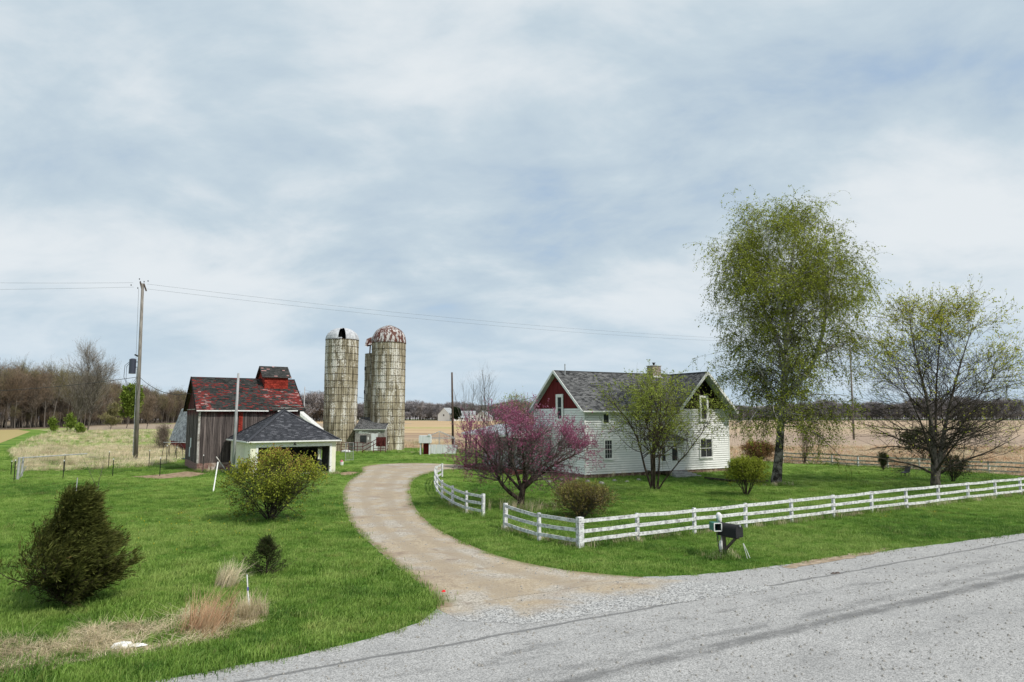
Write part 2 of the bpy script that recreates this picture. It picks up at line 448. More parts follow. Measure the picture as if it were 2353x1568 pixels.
M['stone'] = mat('stone', two((.20, .19, .17), (.40, .38, .35), 5))
M['straw'] = mat('straw', two((.34, .22, .10), (.50, .37, .20), 5, cv=.3))
M['porch_deck'] = mat('porch_deck_paint', two((.075, .02, .018), (.13, .04, .035), 3))
M['grey_wall'] = mat('grey_clapboard', two((.40, .42, .42), (.52, .54, .54), 2))

def bark(c1, c2, s=5, stretch=(1, 1, .5)):
    return two(c1, c2, s, .38, .62, stretch, bump=.5)
M['bark_dark'] = mat('dark_bark', bark((.028, .023, .019), (.095, .08, .065)), spec=.1)
M['bark_brown'] = mat('brown_bark', bark((.035, .025, .020), (.10, .075, .058)), spec=.1)
M['bark_grey'] = mat('grey_bark', bark((.06, .052, .044), (.17, .15, .13)), spec=.1)
def _birch(t):
    p = t.obj(); n = t.noise(t.map(p, (2.2, 2.2, 5)), 1.4, 5, .7); n2 = t.noise(p, 2.5, 5, .65)
    z = t.sep(p)[2]
    rough = t.mix(t.sm(n2, .40, .62), (.035, .03, .026), (.24, .22, .20))
    white = t.mix(t.sm(n, .35, .5), (.10, .09, .08), (.50, .48, .45))
    f = t.sm(t.math('ADD', z, t.math('MULTIPLY', n2, 4)), 4.5, 9.5)
    return {'c': t.mix(f, rough, white), 'n': t.bump(n2, .6, .03)}
M['bark_birch'] = mat('birch_bark', _birch, spec=.1)
def leafm(name, stops, trans=.35):
    return mat(name, lambda t: t.ramp(t.attr('cv'), stops), rough=.6, spec=.15, trans=trans)
M['leaf_birch'] = leafm('birch_leaf', [(0, (.12, .14, .02)), (.5, (.28, .32, .04)), (1, (.46, .50, .08))])
M['leaf_maple'] = leafm('maple_leaf', [(0, (.22, .24, .03)), (.45, (.42, .46, .055)), (.85, (.58, .58, .09)), (1, (.48, .30, .06))])
M['leaf_willow'] = leafm('willow_leaf', [(0, (.14, .17, .03)), (.5, (.29, .35, .055)), (1, (.45, .50, .11))])
M['leaf_bush'] = leafm('bush_leaf', [(0, (.08, .10, .02)), (.45, (.23, .27, .035)), (.85, (.42, .46, .06)), (1, (.32, .20, .06))])
M['leaf_yellow'] = leafm('yellow_shrub_leaf', [(0, (.14, .17, .02)), (.6, (.28, .33, .03)), (1, (.42, .46, .07))])
M['blossom'] = leafm('redbud_blossom', [(0, (.17, .035, .075)), (.45, (.33, .075, .165)), (.8, (.45, .15, .26)), (1, (.58, .33, .43))], .25)
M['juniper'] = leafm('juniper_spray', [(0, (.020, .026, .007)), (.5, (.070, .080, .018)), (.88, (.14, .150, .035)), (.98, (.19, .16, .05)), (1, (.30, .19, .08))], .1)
M['spruce'] = leafm('spruce_needle', [(0, (.014, .022, .008)), (.7, (.04, .055, .015)), (1, (.12, .10, .03))], .1)
M['redtwig'] = leafm('red_twig', [(0, (.12, .075, .03)), (.5, (.20, .15, .05)), (1, (.26, .28, .05))], .1)
M['russet'] = leafm('russet_twig', [(0, (.14, .07, .03)), (1, (.32, .17, .07))], .1)
M['far_twig'] = mat('far_twigs', lambda t: t.mix(t.rand(), t.mix(t.attr('cv'), (.13, .105, .085), (.27, .22, .17)), t.mix(t.attr('cv'), (.15, .10, .065), (.29, .21, .14))), spec=0)
M['far_twig_olive'] = mat('far_twigs_olive', lambda t: t.mix(t.attr('cv'), (.13, .115, .055), (.27, .24, .12)), spec=0)
M['far_bark'] = mat('far_bark', lambda t: t.mix(t.rand(), (.07, .06, .05), (.17, .15, .13)), spec=0)
M['far_pale'] = mat('far_pale_twigs', lambda t: t.mix(t.attr('cv'), (.17, .15, .13), (.33, .30, .26)), spec=0)
M['far_wood'] = mat('far_wood_mass', lambda t: t.mix(t.rand(), t.mix(t.attr('cv'), (.24, .225, .235), (.34, .32, .33)), t.mix(t.attr('cv'), (.27, .24, .235), (.36, .33, .32))), spec=0)
M['far_green'] = mat('far_leaf_green', lambda t: t.mix(t.attr('cv'), (.08, .12, .02), (.20, .27, .05)), spec=0)
M['evergreen'] = mat('evergreen', lambda t: t.mix(t.attr('cv'), (.008, .016, .008), (.025, .04, .018)), spec=0)

def grassmat(name, a, b, c, dry=(.28, .24, .10), dryness=.0):
    def fn(t):
        p = t.pos(); r = t.rand(); h = t.attr('cv')
        big = t.noise(t.map(p, (1, 1, 1)), .11, 4, .6, .4); sml = t.noise(p, .75, 4, .65)
        f = t.math('ADD', t.math('MULTIPLY', big, .55), t.math('MULTIPLY', sml, .45))
        col = t.ramp(f, [(.41, a), (.5, b), (.59, c)])
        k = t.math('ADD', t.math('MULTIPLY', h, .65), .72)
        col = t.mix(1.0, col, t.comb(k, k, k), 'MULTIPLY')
        col = t.mix(t.math('MULTIPLY', t.sm(r, .35, .0), .35), col, tuple(x*.6 for x in b))
        col = t.mix(t.math('MULTIPLY', t.sm(t.math('FRACT', t.math('MULTIPLY', r, 7.3)), .55, 1.0), .55), col, tuple(x*1.45 for x in c))
        pt = t.sm(t.noise(p, .33, 5, .68, .8), .585, .68)
        col = t.mix(t.math('MULTIPLY', pt, .42 if dryness == 0 else 0.0), col, (.33, .30, .09))
        return t.mix(t.math('MULTIPLY', t.sm(r, .93 - dryness, 1.0), .55), col, dry)
    return mat(name, fn, rough=.55, spec=.25, trans=.30)
M['grass'] = grassmat('lawn_blades', (.065, .15, .020), (.155, .265, .042), (.27, .365, .09))
M['dry_grass'] = grassmat('dry_grass_blades', (.38, .31, .19), (.55, .46, .30), (.70, .61, .44), dry=(.12, .18, .04), dryness=.10)
M['red_grass'] = grassmat('reddish_dead_stems', (.36, .20, .12), (.50, .31, .19), (.64, .46, .30))

def _ground(t):
    p = t.pos(); big = t.noise(p, .11, 4, .6, .4); sml = t.noise(p, 2.5, 5, .7)
    big2 = t.noise(t.map(p, (.35, 1.1, 1)), .12, 5, .65, .3)
    f = t.math('ADD', t.math('MULTIPLY', big, .45), t.math('ADD', t.math('MULTIPLY', sml, .25), t.math('MULTIPLY', big2, .30)))
    c = t.ramp(f, [(.41, (.050, .115, .016)), (.5, (.12, .205, .032)), (.59, (.20, .28, .065))])
    y = t.sep(p)[1]
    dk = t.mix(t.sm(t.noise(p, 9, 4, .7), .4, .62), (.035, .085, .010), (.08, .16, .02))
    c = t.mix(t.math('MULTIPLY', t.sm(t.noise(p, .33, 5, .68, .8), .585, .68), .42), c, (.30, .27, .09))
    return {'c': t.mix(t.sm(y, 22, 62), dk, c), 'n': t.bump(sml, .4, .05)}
M['ground'] = mat('lawn_ground', _ground, spec=.05)
def _meadow(t):
    p = t.pos(); n = t.noise(t.map(p, (.5, 1.1, 1)), .16, 6, .65, .5); m = t.noise(p, 1.7, 5, .7)
    f = t.math('ADD', t.math('MULTIPLY', n, .7), t.math('MULTIPLY', m, .3))
    return t.ramp(f, [(.40, (.12, .21, .035)), (.50, (.24, .29, .09)), (.58, (.48, .42, .24)), (.66, (.58, .50, .36))])
M['meadow'] = mat('rough_meadow', _meadow, spec=.05)
def _field(t):
    p = t.pos(); x, y, _z = t.sep(p)[:3]
    n = t.noise(t.map(p, (.18, 1.0, 1)), .10, 6, .7, .2); s = t.noise(t.map(p, (.4, 2.5, 1)), .6, 5, .75)
    rw = t.math('SINE', t.math('MULTIPLY', t.vmath('DOT_PRODUCT', p, (.25, .97, 0)), 2.1))
    near = t.mix(t.sm(t.math('ADD', n, t.math('MULTIPLY', rw, .07)), .38, .62), (.23, .16, .12), (.40, .30, .20))
    tan = t.mix(t.sm(n, .4, .6), (.38, .27, .155), (.50, .37, .22))
    yy = t.math('ADD', y, t.math('MULTIPLY', t.math('SUBTRACT', n, .5), 60))
    c = t.mix(t.sm(yy, 150, 235), near, tan)
    stub = t.mix(t.sm(s, .46, .62), (.30, .22, .14), (.56, .45, .30))
    c = t.mix(t.math('MULTIPLY', t.sm(yy, 190, 100), .55), c, stub)
    strip = t.math('MULTIPLY', t.sm(yy, 262, 275), t.sm(yy, 305, 288))
    c = t.mix(strip, c, t.mix(t.sm(s, .4, .6), (.20, .24, .06), (.48, .40, .20)))
    c = t.mix(t.math('MULTIPLY', t.sm(yy, 560, 610), .8), c, (.30, .26, .18))
    return t.mix(t.math('MULTIPLY', t.sm(x, 12, 40), .45), c, t.mix(t.sm(s, .4, .64), (.28, .21, .17), (.50, .41, .33)))
M['field'] = mat('stubble_field', _field, spec=.05)
ROAD_DIR = Vector((math.cos(R(29.7)), math.sin(R(29.7)), 0)); ROAD_N = Vector((-ROAD_DIR.y, ROAD_DIR.x, 0))
SEAM = G(1569, 1384).dot(ROAD_N)
CL1 = 0.5 * (G(2353, 1342).dot(ROAD_N) + G(1300 if 0 else 1700, 1452).dot(ROAD_N))
def gravel(t, p, lo, hi, sc=22):
    v = t.voro(p, sc, 1, 'Color'); g = t.sep(v)[0]; n = t.noise(p, sc*.9, 3, .75)
    f = t.math('ADD', t.math('MULTIPLY', g, .5), t.math('MULTIPLY', n, .5))
    return t.mix(t.sm(f, .28, .72), lo, hi), f
def _road(t):
    p = t.pos()
    c, f = gravel(t, p, (.22, .218, .213), (.48, .472, .46), 44)
    big = t.noise(t.map(p, (1, 1, 1)), .5, 5, .6)
    c = t.mix(t.math('MULTIPLY', t.sm(big, .35, .7), .30), c, (.22, .22, .22))
    u = t.vmath('DOT_PRODUCT', p, tuple(ROAD_DIR)); v = t.vmath('DOT_PRODUCT', p, tuple(ROAD_N))
    wob = t.math('MULTIPLY', t.math('SUBTRACT', t.noise(p, .8, 3, .6), .5), .35)
    v2 = t.math('ADD', v, wob); brk = t.noise(t.comb(u, t.math('MULTIPLY', v, 3.0), 0), .55, 4, .7)
    def band(c, off, half, soft, col, amt, lo, hi):
        m = t.sm(t.math('ABSOLUTE', t.math('SUBTRACT', v2, off)), half + soft, half)
        m = t.math('MULTIPLY', t.math('MULTIPLY', m, amt), t.sm(brk, lo, hi))
        return t.mix(m, c, col)
    sp = t.noise(t.comb(t.math('MULTIPLY', u, .5), v, 0), 1.3, 4, .6)
    c = t.mix(t.math('MULTIPLY', t.sm(sp, .66, .74), .55), c, (.12, .12, .12))
    c = t.mix(t.math('MULTIPLY', t.sm(t.noise(p, 6, 3, .7), .50, .68), .22), c, (.14, .14, .14))
    c = band(c, SEAM, .025, .075, (.12, .12, .12), .75, .0, .25)
    c = band(c, SEAM - 1.35, .10, .45, (.12, .12, .12), .55, .46, .66)
    c = band(c, CL1, .06, .30, (.10, .10, .10), .70, .25, .55)
    c = band(c, CL1 + .60, .04, .30, (.12, .12, .12), .55, .36, .60)
    c = band(c, CL1 - 1.6, .10, .9, (.15, .15, .15), .35, .45, .65)
    return {'c': c, 'n': t.bump(f, .5, .01)}
M['road'] = mat('chip_seal', _road, spec=.15)
DRV0 = 0.5 * (G(1150, 1390).dot(ROAD_N) + G(1600, 1352).dot(ROAD_N))
def _drive(t):
    p = t.pos()
    c1, f = gravel(t, p, (.27, .24, .20), (.50, .455, .39), 28)
    sand = t.mix(t.sm(t.noise(p, 14, 4, .7), .35, .65), (.30, .24, .17), (.45, .375, .275))
    n = t.noise(p, .42, 5, .62, .6); n2 = t.noise(t.map(p, (1, 1, 1), (0, 0, .6)), 1.6, 4, .6)
    c = t.mix(t.sm(n, .40, .56), c1, sand)
    c = t.mix(t.math('MULTIPLY', t.sm(t.noise(p, .23, 5, .65, 1.2), .52, .66), .55), c, (.25, .19, .145))
    c = t.mix(t.math('MULTIPLY', t.sm(n2, .52, .72), .6), c, (.20, .155, .12))
    u = t.attr('cv'); wv = t.math('MULTIPLY', t.math('SUBTRACT', t.noise(p, .5, 3, .6), .5), .16); u2 = t.math('ADD', u, wv)
    tk = t.math('MAXIMUM', t.sm(t.math('ABSOLUTE', t.math('SUBTRACT', u2, .34)), .12, .03), t.sm(t.math('ABSOLUTE', t.math('SUBTRACT', u2, .68)), .12, .03))
    c = t.mix(t.math('MULTIPLY', tk, .60), c, t.mix(n2, (.27, .215, .155), (.36, .30, .225)))
    ed = t.math('MULTIPLY', t.math('GREATER_THAN', u, .001), t.math('MAXIMUM', t.sm(u2, .11, .01), t.sm(u2, .89, .99)))
    c = t.mix(t.math('MULTIPLY', ed, .7), c, t.mix(t.sm(n2, .4, .6), (.20, .14, .085), (.16, .17, .06)))
    cr, f2 = gravel(t, p, (.15, .15, .15), (.52, .515, .50), 30)
    v = t.vmath('DOT_PRODUCT', p, tuple(ROAD_N))
    q = t.math('ADD', v, t.math('MULTIPLY', t.math('SUBTRACT', n, .5), 3.4))
    return {'c': t.mix(t.sm(q, DRV0 + .75, DRV0 - .55), c, cr), 'n': t.bump(f, .5, .012)}
M['drive'] = mat('gravel_drive', _drive, spec=.1)
M['shoulder'] = mat('dirt_shoulder', two((.22, .165, .11), (.40, .32, .24), 3, .35, .65))
M['forest_floor'] = mat('leaf_litter', two((.11, .085, .055), (.24, .18, .12), .3, .35, .65))
M['hay'] = mat('dead_grass_mat', two((.12, .13, .05), (.46, .38, .25), 3, .42, .60))
M['dirt'] = mat('bare_dirt', two((.17, .11, .07), (.38, .28, .18), 2.2, .35, .65))

# ================================================================== ground, fields, road, driveway
def sheet(name, pts, z, mt, label, cat='ground', step=None, ragged=0.0):
    """flat sheet; long edges are subdivided and roughened so that they do not run ruler-straight"""
    P = [Vector((p[0], p[1], 0)) for p in pts]; out = []
    if ragged:
        for i, p in enumerate(P):
            q = P[(i+1) % len(P)]; L = (q-p).length; n = max(1, int(L / (step or .5)))
            n = min(n, 260); nv = Vector((-(q-p).y, (q-p).x, 0)).normalized()
            for k in range(n):
                a = p.lerp(q, k/n); r = ragged * (random.random()-.5) * (1 + 1.0*math.sin(a.x*1.7+a.y*1.1))
                out.append(a + nv*r)
    else: out = P
    mb = MB(); mb.poly([(p.x, p.y, z) for p in out]); o = mb.build(name, mt, recalc=False)
    if o.data.polygons[0].normal.z < 0: o.data.flip_normals()
    o['kind'] = 'structure'; o['label'] = label; o['category'] = cat
    return o
sheet('ground', [(-4500, -300), (4500, -300), (4500, 6500), (-4500, 6500)], 0, M['ground'], 'green grassy ground of the farm lot reaching the horizon')
far_y = 690
FIELD = [G(862, 1032), G(930, 1030), G(1045, 1032), G(1240, 1046), (27.5, 84.0), (31.4, 76.2), G(1912, 1067), G(2090, 1079), G(2273, 1089), G(2353, 1094), (62, 44), (120, 30), (1500, 200), (2600, far_y), (-420, far_y), (-140, 330), (-62, 150), (-26, 112)]
sheet('field', FIELD, .03, M['field'], 'bare tan stubble field stretching behind the house to the far woods', 'field', 3.0, .5)
MEAD = [G(48, 1085), G(150, 1082), G(300, 1076), G(372, 1068), G(415, 1058), G(440, 1040), (-62, 150), (-140, 330), (-250, 330), G(120, 992), G(60, 1012), G(20, 1030)]
sheet('meadow', MEAD, .02, M['meadow'], 'rough meadow of pale dead grass behind the wire fence', 'meadow', 1.2, .8)
def _rows(t):
    p = t.pos(); d = t.vmath('DOT_PRODUCT', p, (math.cos(.62), -math.sin(.62)*1.0, 0))
    s = t.math('SINE', t.math('MULTIPLY', d, 1.7)); n = t.noise(p, .3, 4, .6)
    return t.mix(t.sm(t.math('ADD', s, t.math('MULTIPLY', n, 1.2)), -.2, 1.2), (.26, .24, .07), (.44, .33, .18))
M['rows'] = mat('crop_rows', _rows, spec=.05)
sheet('field', [G(-260, 1060), G(-60, 1036), G(0, 1019), G(70, 992), (-250, 330), (-900, 420), (-900, 120)], .025, M['rows'], 'field with faint yellowish crop rows at the far left', 'field', 2, .5)
sheet('field', [G(172, 989), G(300, 987), G(420, 986), (-62, 150), (-60, 420), (-140, 420), G(170, 976)], .035, M['shoulder'], 'strip of bare brown soil before the left woods', 'field', 3, 1.0)

sheet('forest_floor', [(p.x*1.0, p.y*1.0) for p in [G(-240, 994), G(-60, 990), G(60, 987), G(170, 983), G(260, 978), G(340, 975), G(430, 972.5), G(560, 968)]] + [(-180, 760), (-700, 760), (-900, 330)], .045, M['forest_floor'], 'brown leaf covered floor under the left woods', 'ground', 3, 1.0)
EDGE_W = [G(350, 1568), G(500, 1541), G(700, 1503), G(880, 1462), G(960, 1432), G(1004, 1400)]
EDGE_E = [G(1480, 1327), G(1600, 1322), G(1720, 1309), G(1800, 1298), G(2000, 1271), G(2353, 1226)]
def along_road(p, s): return Vector(p) + ROAD_DIR * s
rd = [along_road(EDGE_W[0], -160)] + EDGE_W + EDGE_E + [along_road(EDGE_E[-1], 500)]
rd += [along_road(EDGE_E[-1], 500) - ROAD_N*9.5, along_road(EDGE_W[0], -160) - ROAD_N*9.5]
ROADP = [(p.x, p.y) for p in rd]
sheet('road', rd, .008, M['road'], 'pale grey chip sealed country road crossing the foreground', 'road', .35, .10)
DL = [(1004, 1400), (1004, 1385), (985, 1360), (960, 1338), (920, 1309), (880, 1275), (840, 1240), (818, 1222), (800, 1192), (790, 1165), (787, 1138), (794, 1115), (812, 1097), (836, 1084), (828, 1073), (880, 1066), (960, 1064), (1030, 1067), (1100, 1072), (1190, 1078), (1240, 1083)]
DR = [(1240, 1090), (1190, 1087), (1100, 1079), (1025, 1079), (975, 1090), (950, 1101), (941, 1122), (945, 1150), (962, 1182), (1000, 1215), (1060, 1245), (1130, 1275), (1200, 1294), (1300, 1312), (1400, 1322), (1480, 1328)]
def smooth(pts, it=2):
    for _ in range(it):
        q = [pts[0]]
        for a, b in zip(pts[:-1], pts[1:]): q += [a.lerp(b, .25), a.lerp(b, .75)]
        pts = q + [pts[-1]]
    return pts
dl = smooth([G(*p) for p in DL]); dr = smooth([G(*p) for p in DR])
dv = dl + dr + [G(1800, 1352), G(1560, 1386), G(1200, 1436), G(1060, 1428)]
DRIVEP = [(p.x, p.y) for p in dv]
sheet('driveway', dv, .014, M['drive'], 'curving sandy gravel driveway running from the road to the farmyard', 'driveway', .3, .09)
def resample(pts, n):
    s = [0.0]
    for a, b in zip(pts[:-1], pts[1:]): s.append(s[-1] + (b-a).length)
    t = np.linspace(0, s[-1], n); A = np.array([tuple(p) for p in pts]); return np.stack([np.interp(t, s, A[:, k]) for k in range(3)], 1)
nA, nB = 140, 24
Lp, Rp = resample(dl, nA), resample(dr[::-1], nA)
fr = np.linspace(0, 1, nB); gv = Lp[:, None]*(1-fr)[None, :, None] + Rp[:, None]*fr[None, :, None]; gv[..., 2] = .019
gf = [(i*nB+j, i*nB+j+1, (i+1)*nB+j+1, (i+1)*nB+j) for i in range(nA-1) for j in range(nB-1)]
wt = mesh_np('driveway_tracks', gv.reshape(-1, 3), gf, M['drive'], cv=np.tile(np.maximum(fr, .002), nA))
if wt.data.polygons[0].normal.z < 0: wt.data.flip_normals()
wt['kind'] = 'structure'; wt['label'] = 'compacted upper layer of the driveway with two faint wheel tracks'; wt['category'] = 'driveway'
sheet('shoulder', [G(1795, 1304), G(1835, 1293), G(1990, 1268), G(2060, 1257), G(2000, 1276), G(1880, 1297), G(1815, 1308)], .018, M['shoulder'], 'worn strip of bare dirt at the road edge right of the mailbox', 'ground', .25, .12)
DIRTP = [G(300, 1096), G(380, 1090), G(430, 1084), G(475, 1088), G(440, 1097), G(360, 1101)]
sheet('dirt_patch', DIRTP, .012, M['dirt'], 'patch of bare earth and straw at the corner of the red roofed barn', 'ground', .3, .25)
DIRT2 = [G(780, 1088), G(800, 1084), G(826, 1086), G(812, 1092), G(785, 1093)]
sheet('dirt_patch', DIRT2, .013, M['dirt'], 'small patch of reddish soil beside the garage front corner', 'ground', .3, .2)
DITCH = [G(-60, 1500), G(20, 1480), G(80, 1478), G(180, 1455), G(300, 1438), G(420, 1420), G(540, 1405), G(600, 1395), G(600, 1425), G(520, 1462), G(400, 1490), G(260, 1510), G(120, 1535), G(-60, 1560)]
sheet('dead_grass_mat', DITCH, .006, M['hay'], 'matted dead grass lying along the roadside ditch', 'ground', .25, .4)

# ================================================================== grass
def tuft(name, n, h, wdt, spread, mt, lean=.35, curve=.5, seed=0, hvar=.5):
    g = np.random.default_rng(seed)
    b = g.normal(0, spread, (n, 3)); b[:, 2] = -.01
    az = g.uniform(0, 2*np.pi, n); dirh = np.stack([np.cos(az), np.sin(az), 0*az], 1)
    H = h * g.uniform(1-hvar, 1+hvar*.6, n); ln = np.abs(g.normal(0, lean, n))
    side = np.stack([-np.sin(az+.7), np.cos(az+.7), 0*az], 1) * (wdt/2)
    m = b + dirh*(H*ln*.4)[:, None]; m[:, 2] = H*.55
    tip = b + dirh*(H*ln*(.4+curve+.3))[:, None]; tip[:, 2] = H*(1 - np.minimum(ln*.35, .55))
    V = np.stack([b-side, b+side, m+side*.8, m-side*.8, tip+side*.12, tip-side*.12], 1).reshape(-1, 3)
    k = (np.arange(n)*6)[:, None]
    F = np.concatenate([k+np.array([[0, 1, 2, 3]]), k+np.array([[3, 2, 4, 5]])], 0)
    cv = np.tile([0, 0, .6, .6, 1, 1], n)
    return mesh_np(name, V, F, mt, cv=cv, link=False)
house_fp = None
def rnd_pts(n, x0, x1, y0, y1): return np.stack([RNG.uniform(x0, x1, n), RNG.uniform(y0, y1, n)], 1)
def keep_frustum(P, slack=1.5): return P[np.abs(P[:, 0]) < P[:, 1]*.765 + slack]
GARAGE_O = G(573, 1096); GARAGE_A = R(34)
BARN_O = G(452, 1084); BARN_A = R(32)
HOUSE_O = G(1345, 1100); HOUSE_A = R(28)
def rect(o, a, u0, u1, v0, v1):
    c, s = math.cos(a), math.sin(a)
    return [(o.x + u*c - v*s, o.y + u*s + v*c) for u, v in ((u0, v0), (u1, v0), (u1, v1), (u0, v1))]
BLD = [rect(GARAGE_O, GARAGE_A, 0, 7.7, 0, 7.8), rect(BARN_O, BARN_A, 0, 9.6, 0, 9), rect(HOUSE_O, HOUSE_A, 0, 16.7, 0, 8.6), rect(HOUSE_O, HOUSE_A, -4, 0, 5.5, 16)]
def lawn_mask(P, edge=.0):
    x = P[:, 0] + RNG.normal(0, .10, len(P)); y = P[:, 1] + RNG.normal(0, .10, len(P))
    bad = inpoly(x, y, ROADP) | inpoly(x, y, DRIVEP)
    for b in BLD: bad |= inpoly(P[:, 0], P[:, 1], b)
    bad |= inpoly(x, y, [(p[0], p[1]) for p in FIELD])
    return ~bad
def band(y0, y1, dens):
    n = int(dens * (y1*.765*2+3) * (y1-y0)); P = keep_frustum(rnd_pts(n, -y1*.765-1.5, y1*.765+1.5, y0, y1)); return P
shadow = lambda n: RNG.uniform(0, 2*np.pi, n)
P1 = np.concatenate([band(11.5, 22, 42), band(22, 34, 26), band(34, 50, 13), band(50, 72, 6), band(72, 112, 2.2)])
P1 = P1[lawn_mask(P1)]
md = inpoly(P1[:, 0], P1[:, 1], [(p[0], p[1]) for p in MEAD]); P1 = P1[~md]
dt = inpoly(P1[:, 0], P1[:, 1], [(p.x, p.y) for p in DITCH]) & (RNG.random(len(P1)) < .30)
dt |= inpoly(P1[:, 0], P1[:, 1], [(p.x, p.y) for p in DIRTP]) | inpoly(P1[:, 0], P1[:, 1], [(p.x, p.y) for p in DIRT2]); P1 = P1[~dt]
def clump(P, s=.35):
    x, y = P[:, 0], P[:, 1]
    return .5 + .5*np.sin(x*s*2.1 + 1.7*np.sin(y*s*1.3)) * np.cos(y*s*2.7 + 1.3*np.sin(x*s*1.9+2))
sc = (.72 + .55*clump(P1, .5) * RNG.uniform(.5, 1.2, len(P1))) * (1 + .010*np.clip(P1[:, 1]-20, 0, 60))
sc = np.where(RNG.random(len(P1)) < .05 + .10*(clump(P1, .9) > .85), sc*1.4, sc)
nearroad = (P1[:, 1] < 26) & (P1[:, 0] < -1)
sc = np.where(nearroad, sc*1.25, sc)
z0 = np.zeros(len(P1))
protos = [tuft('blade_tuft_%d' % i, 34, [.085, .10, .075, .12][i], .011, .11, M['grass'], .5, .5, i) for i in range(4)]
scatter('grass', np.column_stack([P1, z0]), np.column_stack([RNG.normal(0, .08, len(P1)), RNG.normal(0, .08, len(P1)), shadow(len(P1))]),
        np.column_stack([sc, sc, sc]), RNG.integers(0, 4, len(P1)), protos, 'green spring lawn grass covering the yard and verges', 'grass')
# rough meadow grass
def in_mead(P): return inpoly(P[:, 0], P[:, 1], [(p[0], p[1]) for p in MEAD])
Pm = np.concatenate([keep_frustum(rnd_pts(16000, -75, -20, 66, 112), 4), keep_frustum(rnd_pts(6000, -140, -30, 112, 220), 4)]); Pm = Pm[in_mead(Pm)]
cm = clump(Pm, .16); Pm = Pm[(cm > .30) | (RNG.random(len(Pm)) < .25)]; cm = clump(Pm, .16)
sm_ = RNG.uniform(.7, 1.3, len(Pm)) * (.6 + .6*cm) * (1 + .004*(Pm[:, 1]-60))
dryp = [tuft('dry_tuft_%d' % i, 40, [.42, .6, .34][i], .020, .20, M['dry_grass'], .6, .6, 20+i) for i in range(3)]
gm = tuft('green_tuft', 30, .30, .022, .22, M['grass'], .5, .5, 31); 
scatter('meadow_grass', np.column_stack([Pm, np.zeros(len(Pm))]), np.column_stack([RNG.normal(0, .12, len(Pm)), RNG.normal(.15, .12, len(Pm)), shadow(len(Pm))*.3]),
        np.column_stack([sm_, sm_, sm_]), RNG.choice([0, 1, 2, 3], len(Pm), p=[.24, .15, .14, .47]), dryp + [gm], 'pale dead meadow grass bending in the wind behind the wire fence', 'tall grass')
# stubble and dead weeds at the near edge of the stubble field
Pq = np.concatenate([rnd_pts(13000, 15, 110, 50, 115), rnd_pts(1800, -26, 12, 104, 135)]); Pq = Pq[(Pq[:, 0] < Pq[:, 1]*.78+4)]; Pq = Pq[inpoly(Pq[:, 0], Pq[:, 1], [(p[0], p[1]) for p in FIELD])]
Pq = Pq[RNG.random(len(Pq)) < .35 + .5*clump(Pq, .2)]; sq_ = RNG.uniform(.5, 1.25, len(Pq)) * np.where(Pq[:, 1] < 85, 1.35, 1.0)
scatter('stubble', np.column_stack([Pq, np.zeros(len(Pq))]), np.column_stack([RNG.normal(0, .2, len(Pq)), RNG.normal(.1, .2, len(Pq)), shadow(len(Pq))]), np.column_stack([sq_*1.3, sq_*1.3, sq_]), RNG.integers(0, 3, len(Pq)), [tuft('stub_%d' % i, 30, [.42, .5, .34][i], .022, .28, [M['dry_grass'], M['red_grass'], M['dry_grass']][i], .5, .6, 90+i) for i in range(3)], 'pale dead weeds and stubble at the edge of the bare field', 'stubble')
# dead grass along ditch, along fences and at the foot of things
def blob(c, rx, ry, n): return np.column_stack([RNG.normal(c.x, rx, n), RNG.normal(c.y, ry, n)])
Pd = keep_frustum(rnd_pts(14000, -14, 2, 12, 22)); Pd = Pd[inpoly(Pd[:, 0], Pd[:, 1], [(p.x, p.y) for p in DITCH])]
Pd = Pd[(clump(Pd, 1.1) + .5*clump(Pd, 2.7) > .78)][:1700]
dp = [tuft('mat_tuft_%d' % i, 46, .11, .011, .14, M['dry_grass'], 1.5, 1.2, 40+i) for i in range(2)]
scatter('dead_grass', np.column_stack([Pd, np.zeros(len(Pd))]), np.column_stack([RNG.normal(0, .3, len(Pd)), RNG.normal(0, .3, len(Pd)), shadow(len(Pd))]),
        np.ones((len(Pd), 3))*RNG.uniform(.6, 1.2, (len(Pd), 1)), RNG.integers(0, 2, len(Pd)), dp, 'flattened straw coloured grass in the ditch by the road', 'dead grass')
def patch(c, rx, ry, n, protos, label, s=(.7, 1.2), cat='tall grass', name='tall_dead_grass', lean=(.1, .12)):
    P = blob(c, rx, ry, n); s_ = RNG.uniform(*s, n)
    return scatter(name, np.column_stack([P, np.zeros(n)]), np.column_stack([RNG.normal(0, .1, n), RNG.normal(*lean, n), RNG.normal(0, .5, n)]),
            np.column_stack([s_, s_, s_]), RNG.integers(0, len(protos), n), protos, label, cat)
rdt = [tuft('red_stem_tuft_%d' % i, 16, 1.15, .016, .08, M['red_grass'], .20, .25, 60+i, .35) for i in range(2)]
tdt = [tuft('tan_stem_tuft_%d' % i, 24, .85, .013, .10, M['dry_grass'], .30, .5, 70+i, .4) for i in range(2)]
patch(G(468, 1455), .30, .24, 26, rdt, 'clump of tall reddish brown dead stems at the ditch edge', (.6, 1.05), lean=(.38, .12))
patch(G(575, 1425), .26, .25, 18, tdt, 'pale wispy grass clump around the thin white stake', (.6, .95), lean=(-.1, .1))
patch(G(522, 1350), .28, .20, 16, tdt, 'feathery tan grass clump left of the small spruce', (.8, 1.1), lean=(.4, .1))
patch(G(1197, 1175), .9, .35, 16, tdt, 'dry upright stalks at the foot of the pink blossoming tree', (.6, 1.0))
patch(G(1118, 1190), .8, .6, 20, [tuft('rank_tuft', 40, .42, .014, .15, M['grass'], .5, .5, 81)], 'rank green grass growing in the gap of the white fence', (.6, 1.1))
